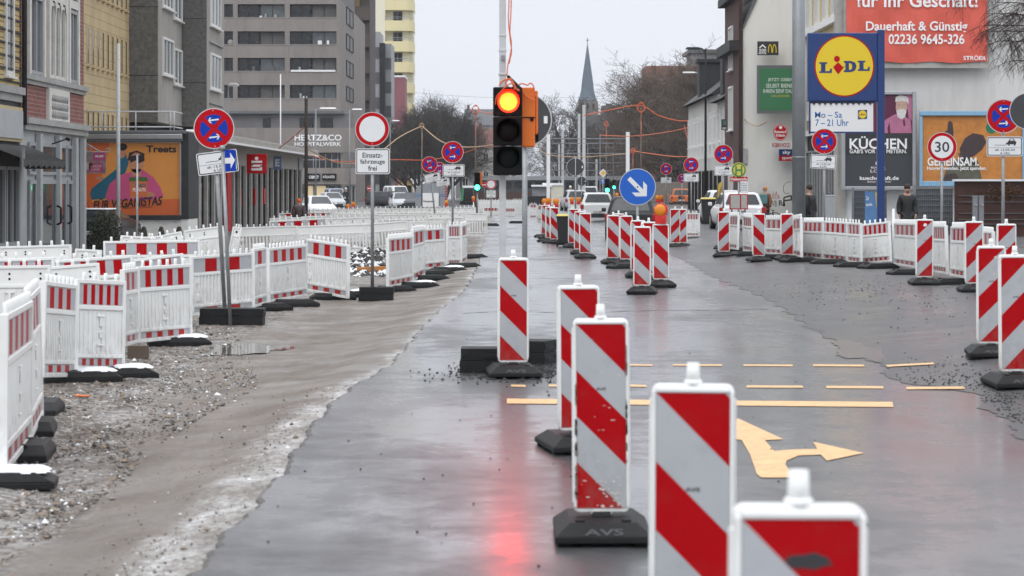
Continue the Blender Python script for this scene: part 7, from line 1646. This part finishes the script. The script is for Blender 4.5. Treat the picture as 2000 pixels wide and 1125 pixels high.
# site container, grey rounded shelter
mat('container_cream', (0.60, 0.57, 0.47), 0.6, var=0.1); mat('tarp_grey', (0.20, 0.21, 0.22), 0.6, var=0.3, vscale=2); mat('shelter_grey', (0.25, 0.265, 0.285), 0.6, var=0.1)
b_ = Bd('site_container', 'cream site container with an open dark bay behind the far barriers', 'site hut', 21, 1068); r_ = b_.root
mb = MB(); b_.box(mb, 1076, 362, 1099, 402, 0, 2.4); mb.build('wall', 'container_cream', r_); mb = MB(); b_.box(mb, 1040, 365, 1076, 384, .1, 2.3); mb.build('side_panel', 'tarp_grey', r_); mb = MB(); b_.box(mb, 1030, 383, 1076, 402, .05, 2.3); mb.build('dark_bay', 'win_dark', r_)
mb = MB(); b_.box(mb, 1038, 361, 1078, 364.5, -.25, 2.4); b_.box(mb, 1060, 357.5, 1100, 362, -.1, 2.5); mb.build('roof', 'snowy_white', r_); mb = MB(); b_.box(mb, 1068, 366, 1074, 400, -.06, .05); mb.build('door', 'glass_pale', r_)
b_ = Bd('rounded_shelter', 'grey steel shelter with a rounded top and a white notice', 'shelter', 28, 841); r_ = b_.root
P = [(b_.x(811), b_.z(408)), (b_.x(811), b_.z(376))]+[(b_.x(811+22*(1-math.cos(math.pi/2*i/8))), b_.z(376-18*math.sin(math.pi/2*i/8))) for i in range(1, 9)]+[(b_.x(872), b_.z(357)), (b_.x(872), b_.z(408))]
mb = MB(); mb.prism(P, 0, 2.2); mb.build('shell', 'shelter_grey', r_); mb = MB(); b_.rect(mb, 811, 379, 872, 384, -.005); mb.build('blue_band', 'notice_blue', r_); mb = MB(); b_.box(mb, 825, 377, 857, 404, -.03, 0); N_ = mb.build('notice', 'white', r_); b_.text(N_, 'Frauenrade', 827, 391, 849, 395, -.04, 'ink', 0.03)
mb = MB()
for i in range(10): b_.box(mb, 869, 358+i*5, 873, 360.5+i*5, -.01, 0)
mb.build('edge_marking', 'sign_red', r_)
# long station building behind the wires: platform, train
mat('train_dark', (0.055, 0.06, 0.065), 0.5, var=0.2); mat('train_rust', (0.085, 0.045, 0.035), 0.7, var=0.3)
b_ = Bd('tram_train', 'long dark parked train beyond the white masts', 'train', 15, 1150); r_ = b_.root
mb = MB(); b_.box(mb, 925, 352, 1260, 388, 0, 2.8); mb.build('carriage', 'train_dark', r_, bevel=.1); mb = MB(); b_.box(mb, 925, 344, 1260, 352, -.3, 3); mb.build('roof', 'alu', r_)
for k in range(17): window(r_, b_.x(932+k*20), b_.z(368), .95, .8, 1, 1, 'win_dark', 'glass', .05, .03, sill=False)
mb = MB(); b_.box(mb, 925, 375, 1260, 392, -.5, -.1); mb.build('platform_edge', 'train_rust', r_)
# boundary wall under the slope
mat('slope_wall', (0.20, 0.17, 0.15), .9, var=.2); b_ = Bd('boundary_wall', 'long brownish boundary wall at the foot of the wooded slope', 'wall', 19, 1290); mb = MB(); b_.box(mb, 1225, 355, 1370, 400, 0, .5); mb.build('wall', 'slope_wall', b_.root)
# rubble heap with a rusty beam at the gap
mat('rubble_dark', (0.05, 0.048, 0.045), .8, var=.4); mat('rust_beam', (0.40, 0.16, 0.04), .7, var=.4, vscale=9)
rnd = random.Random(2); mb = MB(); random.seed(2)
for _ in range(520):
    px, py = rnd.gauss(718, 24), rnd.uniform(495, 538); s = 70-(500-py)*.55 if False else 62+(py-495)*.62
    X, Y = (px-1000)/s, F/s; hgt = .26*max(0, 1-((px-722)/48)**2)*max(0, 1-((py-508)/26)**2); icos(mb, (X, Y, -.17+hgt*rnd.random()), rnd.uniform(.03, .11), rnd.choice((0, 0, 1)))
tag(mb.build('rubble', ['rubble_dark', 'slush_clump']), 'snow dusted rubble heap at the gap behind the no-vehicles post', 'rubble', kind='stuff')
X, Y, Z = W(726, 531, 84); mb = MB(); mb.box(-.34, .34, -.08, .08, 0, .13); mb.build
o = mb.build('steel_beam', 'rust_beam', None, (X, Y, -.17), (0, R(-2), R(8)), bevel=.01); tag(o, 'rusty orange steel beam lying before the rubble heap', 'beam')
# row of far amber lamps on beacons
for k, (px, py, s, lab) in enumerate(((1063.5, 398, 45, 'small red-boxed lamp at the head of the far centre row'), (1072, 396, 43, 'amber lamp, second in the far centre row'), (1086, 400, 50, 'bigger double-looking amber lamp near the black bin'), (1117, 393, 38, 'amber lamp, first of the pair by the white hatchback'), (1130, 393, 38, 'amber lamp, second of the pair by the white hatchback'), (1285, 390, 40, 'amber lamp beyond the big one, by the orange van'), (1292, 389, 38, 'far amber lamp touching the orange van'), (1205, 381, 28, 'orange lamp behind the grey car roof'), (680, 405, 34, 'red-orange lamp by the dark parked car'), (690, 400, 32, 'orange lamp on a tall foot by the dark parked car'), (872, 397, 32, 'red lamp at the rounded shelter edge'), (925, 388, 30, 'red lamp under the far green signal'))):
    X, Y, Z = W(px, py+6, s); warn_lamp(X, Y, Z, 1.0, lab, simple=True)
    mb = MB(); mb.tube((X, Y, gz(X, Y) if Y < 170 else 0), (X, Y, Z+.02), .035, .035, 6); o = mb.build('lamp_stand', 'white_plastic'); o.parent = [c for c in COL.objects if c.name.startswith('warning_lamp')][-1]; o.matrix_parent_inverse = Matrix.Translation((-X, -Y, -Z))
# ------------------------------------------------------------------ vehicles
mat('tyre', (0.015, 0.015, 0.016), 0.7); mat('rim', (0.25, 0.26, 0.27), 0.35, metal=0.6); mat('car_glass', (0.045, 0.052, 0.058), 0.05, var=0.6, vscale=1.5); mat('plate_white', (0.7, 0.7, 0.7), 0.5); mat('tail_red', (0.35, 0.01, 0.012), 0.2); mat('headlight', (0.55, 0.57, 0.6), 0.1); mat('bumper_black', (0.02, 0.02, 0.021), 0.6)
for n_, c in (('car_white', (0.72, 0.73, 0.74)), ('car_grey', (0.022, 0.023, 0.026)), ('car_silver', (0.45, 0.47, 0.49)), ('car_orange', (0.50, 0.13, 0.035)), ('car_dark', (0.025, 0.026, 0.03)), ('car_blue', (0.36, 0.42, 0.52))): mat(n_, c, 0.3, var=0.05, spec=0.35)
def car(label, px, s, paint, face='rear', L=4.1, Wd=1.76, Ht=1.48, kind='hatch', rot=0, snow=False, z=None, badge=None, stripe=False):
    X, Y = (px-1000)/s, F/s; z0 = (gz(X, Y) if Y < 175 else 0) if z is None else z
    t = thing('parked_car' if kind != 'van' else 'parked_van', label, 'car' if kind != 'van' else 'van', (X, Y, z0), R(rot+(0 if face == 'rear' else 180)))
    w = Wd/2; belt = 0.92 if kind != 'van' else 1.05; van = kind == 'van'
    def loft(secs):
        mb = MB(); rings = []
        for y, ww, zb, zt_ in secs:
            h = zt_-zb; P = [(ww*.88, zb), (ww*.98, zb+h*.18), (ww, zb+h*.5), (ww*.97, zb+h*.88), (ww*.86, zt_+.005), (ww*.4, zt_+.03), (0, zt_+.035)]
            n = len(mb.v); full = P+[(-a, b) for a, b in P[-2::-1]]; mb.v += [(a, y, b) for a, b in full]; rings.append((n, len(full)))
        for (a, k), (b, _) in zip(rings, rings[1:]):
            for i in range(k-1): mb.f.append((a+i, a+i+1, b+i+1, b+i)); mb.m.append(0); mb.sm.append(True)
            mb.f.append((a+k-1, a, b, b+k-1)); mb.m.append(0); mb.sm.append(False)
        for (a, k), flip in ((rings[0], 0), (rings[-1], 1)): f = tuple(range(a, a+k)); mb.f.append(f[::-1] if not flip else f); mb.m.append(0); mb.sm.append(False)
        return mb
    hood = belt+.02
    secs = [(0, w*.86, .36, belt-.1), (.05, w*.94, .27, belt-.02), (.22, w*.99, .22, belt), (.9, w, .2, belt+.01), (L*.5, w, .2, belt), (L*.72, w*.99, .2, hood), (L-.35, w*.95, .22, hood-.14 if not van else hood-.04), (L-.08, w*.88, .27, hood-.28), (L, w*.8, .34, hood-.34)]
    loft(secs).build('body', paint, t)
    # cabin: base and roof outlines
    yb0, yb1 = (.06, L*.74) if not van else (.03, L*.86); yr0, yr1 = (.24, L*.52) if kind == 'hatch' else (.22, L*.54) if kind == 'suv' else (.1, L*.68)
    wb, wr = w*.93, w*.72 if not van else w*.80; zb, zr = belt-.02, Ht
    mb = MB(); B = [(-wb, yb0), (wb, yb0), (wb*.96, yb1), (-wb*.96, yb1)]; T_ = [(-wr, yr0), (wr, yr0), (wr*.97, yr1), (-wr*.97, yr1)]
    mb.v = [(a, b, zb) for a, b in B]+[(a, b, zr) for a, b in T_]
    for q in ((4,5,6,7), (0,1,5,4), (1,2,6,5), (2,3,7,6), (3,0,4,7)): mb.f.append(q); mb.m.append(0); mb.sm.append(False)
    mb.build('cabin', paint, t, bevel=.15, seg=4)
    def pane(name, i, j, u0, u1, v0, v1, m='car_glass', off=.012, par=None):
        b0, b1, t0, t1 = Vector((*B[i], zb)), Vector((*B[j], zb)), Vector((*T_[i], zr)), Vector((*T_[j], zr))
        f = lambda u, v: (b0.lerp(b1, u)).lerp(t0.lerp(t1, u), v); nrm = (b1-b0).cross(t0-b0).normalized(); mb = MB()
        pts = [f(u, v)+nrm*off for u, v in ((u0+.02, v0), (u1-.02, v0), (u1, v0+.1), (u1-.03, v1-.06), (u1-.08, v1), (u0+.08, v1), (u0+.03, v1-.06), (u0, v0+.1))]; mb.poly([tuple(p) for p in pts]); return mb.build(name, m, par or t)
    pane('rear_window', 0, 1, .08, .92, .14, .86); pane('windscreen', 2, 3, .06, .94, .08, .9)
    for i, j in ((1, 2), (3, 0)): pane('side_window', i, j, .10, .46, .16, .86); pane('side_window', i, j, .50, .88, .16, .86)
    for sx in (-1, 1):
        for yy in (L*.19, L*.81):
            mb = MB(); mb.tube((sx*(w-.2), yy, .31), (sx*(w+.005), yy, .31), .31, .31, 20); wl = mb.build('wheel', 'tyre', t); mb = MB(); mb.tube((sx*(w-.01), yy, .31), (sx*(w+.015), yy, .31), .19, .19, 14); mb.build('rim', 'rim', wl)
        mb = MB(); mb.box(sx*w*.92-.09, sx*w*.92+.09, -.015 if not van else -.01, .1, belt-.28, belt-.05 if not van else belt+.1); mb.build('tail_light', 'tail_red', t, bevel=.02)
        mb = MB(); mb.box(sx*w*.74-.14, sx*w*.74+.14, L-.16, L-.015, hood-.40, hood-.25); mb.build('headlight', 'headlight', t, bevel=.03)
        mb = MB(); mb.box(sx*(w+.09)-.08, sx*(w+.09)+.08, L*.63, L*.63+.07, belt+.0, belt+.14); mb.build('mirror', paint if paint != 'car_grey' else 'bumper_black', t, bevel=.03)
    mb = MB(); mb.box(-w*.8, w*.8, -.03, .04, .26, .42); mb.build('rear_bumper', 'bumper_black' if paint not in ('car_silver',) else paint, t, bevel=.02)
    mb = MB(); mb.box(-w*.62, w*.62, L-.06, L+.02, .28, .5); mb.build('grille', 'bumper_black', t, bevel=.02)
    mb = MB(); mb.box(-.26, .26, -.045, -.028, .47, .58); p = mb.build('number_plate', 'plate_white', t)
    txt(p, 'K IL 604' if not badge else 'K TE 21', -.21, .49, .22, .56, -.05, 'ink', .02)
    if badge: txt(t, badge, -.09, .66, .09, .76, -.03, 'ink', .03, name='badge')
    if stripe: mb = MB(); mb.box(-.28, .12, -.04, .0, .45, belt); mb.box(.2, .26, -.04, 0, .45, belt); mb.build('dark_stripe', 'bumper_black', t)
    if snow: mb = MB(); mb.box(-wr*.9, wr*.9, yr0+.05, yr1-.05, zr+.0, zr+.05); mb.build('snow_cover', 'snow', t, bevel=.02)
    if kind == 'hatch': mb = MB(); mb.tube((0, yr0+.15, zr), (0, yr0-.05, zr+.25), .008, .006, 5); mb.build('aerial', 'bumper_black', t)
    return t
car('white hatchback seen from behind, beyond the beacons by the bin', 1168, 38.5, 'car_white', rot=2)
car('dark grey car seen from behind, under the blue arrow sign', 1232, 57, 'car_grey', Ht=1.47, rot=-3)
car('white hatchback with a round badge, parked behind the timetable case', 1451, 51, 'car_white', Ht=1.45, badge='W', rot=2)
car('white car partly hidden beyond the hatchback at the timetable case', 1419, 43, 'car_white', Ht=1.5, rot=3)
car('orange car with a black stripe down its tail, seen from behind', 1331, 22, 'car_orange', Ht=1.55, kind='suv', stripe=True, Wd=1.85)
car('white van beyond the orange car', 1338, 17.5, 'car_white', Ht=2.2, kind='van', Wd=2.0, L=5.2); car('big white van beside the blue round sign and black lamp post', 1376, 20, 'car_white', Ht=2.3, kind='van', Wd=2.1, L=5.5)
car('silver car with a pale roof in the far centre lane', 1128, 27, 'car_silver', L=4.2, Ht=1.5, rot=5); car('white van far off behind the round sign backs', 1152, 20, 'car_white', 'rear', Ht=1.75, kind='van', L=4.4); car('small white car far up the road by the orange lamps', 1287, 18, 'car_white', 'front', Ht=1.6)
car('pale blue van facing the road in front of the lettered building', 648, 20, 'car_blue', 'front', Ht=1.75, kind='van', L=4.4, rot=12, z=-.2); car('pale silver car parked before the pale blue van', 641, 23, 'car_silver', 'front', rot=14, z=-.2)
car('black estate car parked side-on behind the no-vehicles post', 722, 22, 'car_dark', 'front', rot=60, z=-.15, L=4.6); car('white van parked in front of the striped block', 762, 20, 'car_white', 'front', Ht=1.9, kind='van', L=4.5, rot=20, z=-.1); car('silver saloon parked nearest the rounded shelter', 779, 24, 'car_silver', 'front', rot=8, z=-.2)
car('dark car with a snowy roof between the grey shop and the billboard', 168, 62, 'car_dark', 'rear', Ht=1.24, kind='hatch', rot=-6, snow=True, z=-.17); car('white car behind the person in the orange cap', 612, 30, 'car_white', 'front', rot=15, z=-.3); car('dark blue car nearly hidden behind the rounded shelter', 806, 24, 'car_dark', 'front', z=-.2)
# small excavator beyond the shelter
b_ = Bd('mini_excavator', 'small excavator with a green boom and white cab roof behind the barriers', 'excavator', 27, 912); r_ = b_.root
mb = MB(); b_.box(mb, 906, 368, 924, 390, 0, 1.2); mb.build('cab', 'glass', r_, bevel=.05); mb = MB(); b_.box(mb, 904, 363, 925, 367, -.1, 1.3); mb.build('cab_roof', 'snowy_white', r_, bevel=.03); mat('boom_green', (0.02, 0.22, 0.08), .5)
mb = MB(); b_.box(mb, 901, 367, 905, 392, -.3, .1); mb.build('boom', 'boom_green', r_, bevel=.02); mb = MB(); b_.box(mb, 898, 393, 930, 400, -.3, 1.6); b_.box(mb, 903, 388, 928, 394, 0, 1.3); mb.build('track_base', 'rubber', r_, bevel=.05)
# bicycle leaning at the gable
b_ = Bd('bicycle', 'black bicycle leaning beside the white gable', 'bicycle', 46, 1518); r_ = b_.root
def wheel_at(px, py, r):
    c = (b_.x(px), 0, b_.z(py)); mb = MB(); P = [(c[0]+r*math.cos(2*math.pi*i/24), 0, c[2]+r*math.sin(2*math.pi*i/24)) for i in range(24)]; mb.path(P+[P[0]], .02, 5); w_ = mb.build('wheel', 'tyre', r_); mb = MB()
    for i in range(12): mb.tube(c, P[i*2], .004, .004, 3)
    mb.build('spokes', 'alu', w_)
wheel_at(1513, 431, .34); wheel_at(1491, 431, .34)
mb = MB(); q = lambda a, c: (b_.x(a), 0, b_.z(c)); mb.path([q(1491,431), q(1498,416), q(1510,417), q(1501,432), q(1491,431)], .018, 5); mb.path([q(1513,431), q(1509,411)], .018, 5); mb.path([q(1498,416), q(1497,411)], .015, 5); mb.build('frame', 'black', r_); mb = MB(); mb.path([q(1506,410), q(1510,410), q(1512,413)], .015, 5); mb.build('handlebar', 'black', r_); mb = MB(); b_.box(mb, 1494, 409, 1501, 411.5, -.06, .06); mb.build('saddle', 'black', r_)

# ------------------------------------------------------------------ people
mat('beard_brown', (0.10, 0.055, 0.035), .9); mat('skin', (0.42, 0.24, 0.17), .55); mat('jacket_black', (0.014, 0.014, 0.016), .75, var=.3, vscale=8, bump=.5, bscale=14); mat('jacket_plum', (0.045, 0.028, 0.034), .5, var=.3, vscale=6); mat('trousers_dark', (0.022, 0.024, 0.03), .8); mat('hair_dark', (0.03, 0.02, 0.015), .8); mat('cap_orange', (0.60, 0.10, 0.02), .8); mat('beanie_tan', (0.42, 0.20, 0.06), .9); mat('coat_rust', (0.17, 0.07, 0.03), .8); mat('pack_teal', (0.08, 0.19, 0.19), .7); mat('overall_white', (0.6, 0.61, 0.62), .7)
def skin_mesh(name, joints, edges, m, parent, sub=2, root=0):
    me = bpy.data.meshes.new(name); me.from_pydata([j[0] for j in joints], edges, []); o = link(name, me, parent)
    sk = o.modifiers.new('skin', 'SKIN'); sk.use_smooth_shade = True; me.materials.append(M[m])
    if not me.skin_vertices: bpy.context.view_layer.objects.active = o; o.select_set(True); bpy.ops.mesh.customdata_skin_add()
    for v, j in zip(me.skin_vertices[0].data, joints): r = j[1]; v.radius = r if isinstance(r, tuple) else (r, r)
    me.skin_vertices[0].data[root].use_root = True
    s_ = o.modifiers.new('sub', 'SUBSURF'); s_.levels = sub; s_.render_levels = sub; return o
def person(label, px, s, h, coat, legs, hat=None, face=1, turn=0, step=.12, z=None, arms=((.08, .03), (-.05, .03)), bulk=1.0, bend=0.0, beard=False, hood=None):
    """face 1: looks to the camera (-y), -1: away"""
    X, Y = (px-1000)/s, F/s; z0 = (gz(X, Y) if Y < 175 else 0) if z is None else z
    t = thing('person', label, 'person', (X, Y, z0), R(turn+(0 if face > 0 else 180))); k = h/1.75; t.scale = (k, k, k)
    hd = -bend; lean = lambda zz: -bend*max(0, (zz-.9))/.8
    J = [((0, 0, .95), .125), ((0, lean(1.2), 1.2), .125), ((0, lean(1.42), 1.42), .11), ((0, lean(1.52)-.01, 1.52), .052), ((0, lean(1.6)-.02, 1.60), (.078, .09)), ((0, lean(1.68)-.02, 1.68), (.075, .088)),
         ((.17, lean(1.42), 1.41), .062), ((.235, lean(1.15)+arms[0][1], 1.14), .046), ((.23, lean(.92)-arms[0][0], .90), .034), ((.225, lean(.84)-arms[0][0]-.02, .82), .03),
         ((-.17, lean(1.42), 1.41), .062), ((-.235, lean(1.15)+arms[1][1], 1.14), .046), ((-.23, lean(.92)-arms[1][0], .90), .034), ((-.225, lean(.84)-arms[1][0]-.02, .82), .03),
         ((.095, 0, .88), .09), ((.1, -step*.5, .48), .062), ((.1, -step*.5+.04 if step > 0 else .02, .1), .042), ((.1, -step*.5-.12, .04), .038),
         ((-.095, 0, .88), .09), ((-.1, step*.3, .48), .062), ((-.1, step+.06, .1), .042), ((-.1, step-.08, .04), .038)]
    E = [(0,1),(1,2),(2,3),(3,4),(4,5),(2,6),(6,7),(7,8),(8,9),(2,10),(10,11),(11,12),(12,13),(0,14),(14,15),(15,16),(16,17),(0,18),(18,19),(19,20),(20,21)]
    skin_mesh('body', J, E, 'skin', t)
    g = .035*bulk; JJ = [(p, tuple(x+g for x in r) if isinstance(r, tuple) else r+g) for p, r in J]
    jk = [JJ[i] for i in (0, 1, 2, 6, 7, 8, 10, 11, 12)]+[((0, lean(1.52), 1.50), .085+g*.5), ((0, 0, .80), .15+g)]
    skin_mesh('jacket', jk, [(0,1),(1,2),(2,3),(3,4),(4,5),(2,6),(6,7),(7,8),(2,9),(0,10)], coat, t)
    tr = [JJ[i] for i in (0, 14, 15, 16, 18, 19, 20)]; skin_mesh('trousers', [(p, r*.92) for p, r in tr], [(0,1),(1,2),(2,3),(0,4),(4,5),(5,6)], legs, t)
    hx, hy = 0, lean(1.66)-.02; mb = MB()
    for i in (17, 21): p = J[i][0]; mb.ball((p[0], p[1]+.05, .045), .06, 0, 10, sz=.75, sy=2.1)
    mb.build('shoes', 'black', t)
    if hat: mb = MB(); mb.ball((hx, hy+.005, 1.70), .108, 0, 14, sz=.95, sx=.92); mb.build('hat', hat, t)
    else:
        mb = MB(); mb.ball((hx, hy+.020, 1.715), .108, 0, 14, sz=.92, sx=.92); mb.build('hair', 'hair_dark', t)
    fx = hy-.088; mb = MB(); mb.ball((0, fx-.008, 1.625), .017, 0, 8, sz=1.5); mb.ball((.083, hy+.01, 1.63), .022, 0, 8, sz=1.5, sx=.4); mb.ball((-.083, hy+.01, 1.63), .022, 0, 8, sz=1.5, sx=.4); mb.build('nose_and_ears', 'skin', t)
    mb = MB()
    for sx in (-1, 1): mb.ball((sx*.03, fx+.004, 1.648), .008, 0, 6)
    mb.box(-.024, .024, fx+.0, fx+.012, 1.575, 1.582); mb.build('eyes_and_mouth', 'hair_dark', t)
    if beard: mb = MB(); mb.ball((0, fx+.034, 1.572), .048, 0, 10, sz=.85); mb.build('beard', 'beard_brown', t)
    # hands: palm and five fingers
    for sx, a in ((1, arms[0]), (-1, arms[1])):
        c = Vector((sx*.225, lean(.84)-a[0]-.02, .80)); mb = MB(); mb.ball(tuple(c), .036, 0, 8, sz=1.25, sx=.55)
        for i in range(4): p = c+Vector((0, (i-1.5)*.019, -.03)); q = p+Vector((-sx*.008, 0, -.04+.004*abs(i-1))); mb.tube(p, q, .009, .008, 6); mb.tube(q, q+Vector((-sx*.016, 0, -.026)), .008, .006, 6)
        mb.tube(c+Vector((0, -.03, .01)), c+Vector((-sx*.012, -.055, -.025)), .010, .008, 6); mb.build('hand', 'skin', t)
    return t
person('bearded man in a black jacket walking towards the street before the grey fence', 1772, 67, 1.74, 'jacket_black', 'trousers_dark', beard=True, bulk=1.35, z=.1, arms=((.1, .04), (.02, .05)))
person('dark clothed person by the shop doorway beside the tall mast', 1581, 63, 1.72, 'jacket_black', 'trousers_dark', face=-1, turn=50, bulk=1.1, z=.1)
person('person in an orange cap and dark quilted jacket, seen from behind at the bank', 584, 53, 1.5, 'jacket_plum', 'trousers_dark', hat='cap_orange', face=-1, bulk=2.0, z=-.17, bend=.06)
t = person('person in a tan beanie and rust coat with a teal backpack by the white gable', 1494, 47, 1.72, 'coat_rust', 'trousers_dark', hat='beanie_tan', face=-1, turn=-20, z=.05, bulk=1.2)
mb = MB(); mb.box(-.16, .16, .13, .32, 1.02, 1.45); o = mb.build('backpack', 'pack_teal', None, bevel=.05); o.matrix_world = t.matrix_world if False else Matrix.Translation(t.location) @ Matrix.Rotation(R(160), 4, 'Z'); tag(o, 'teal backpack carried by the person in the tan beanie', 'backpack')
person('worker in white overalls far behind the barriers at the sign backs', 1114, 25, 1.78, 'overall_white', 'overall_white', hat='white', face=1, z=0); person('small dark figure among the far parked cars by the orange lamp', 676, 22, 1.7, 'jacket_black', 'trousers_dark', hat='white', face=1, z=-.1)
# ------------------------------------------------------------------ damp winter air
m = bpy.data.materials.new('haze_air'); m.use_nodes = True; t = m.node_tree; t.nodes.clear()
o_ = t.nodes.new('ShaderNodeOutputMaterial'); v_ = t.nodes.new('ShaderNodeVolumePrincipled'); v_.inputs['Density'].default_value = 0.00014; v_.inputs['Color'].default_value = (0.93, 0.95, 1.0, 1); v_.inputs['Anisotropy'].default_value = 0.0
t.links.new(v_.outputs[0], o_.inputs['Volume']); M['haze_air'] = m
mb = MB(); mb.box(-1600, 1600, -60, 3100, -1.4, 60); h_ = mb.build('haze', 'haze_air'); tag(h_, 'thin damp haze lying over the street', 'haze', kind='stuff')
bpy.context.view_layer.update()
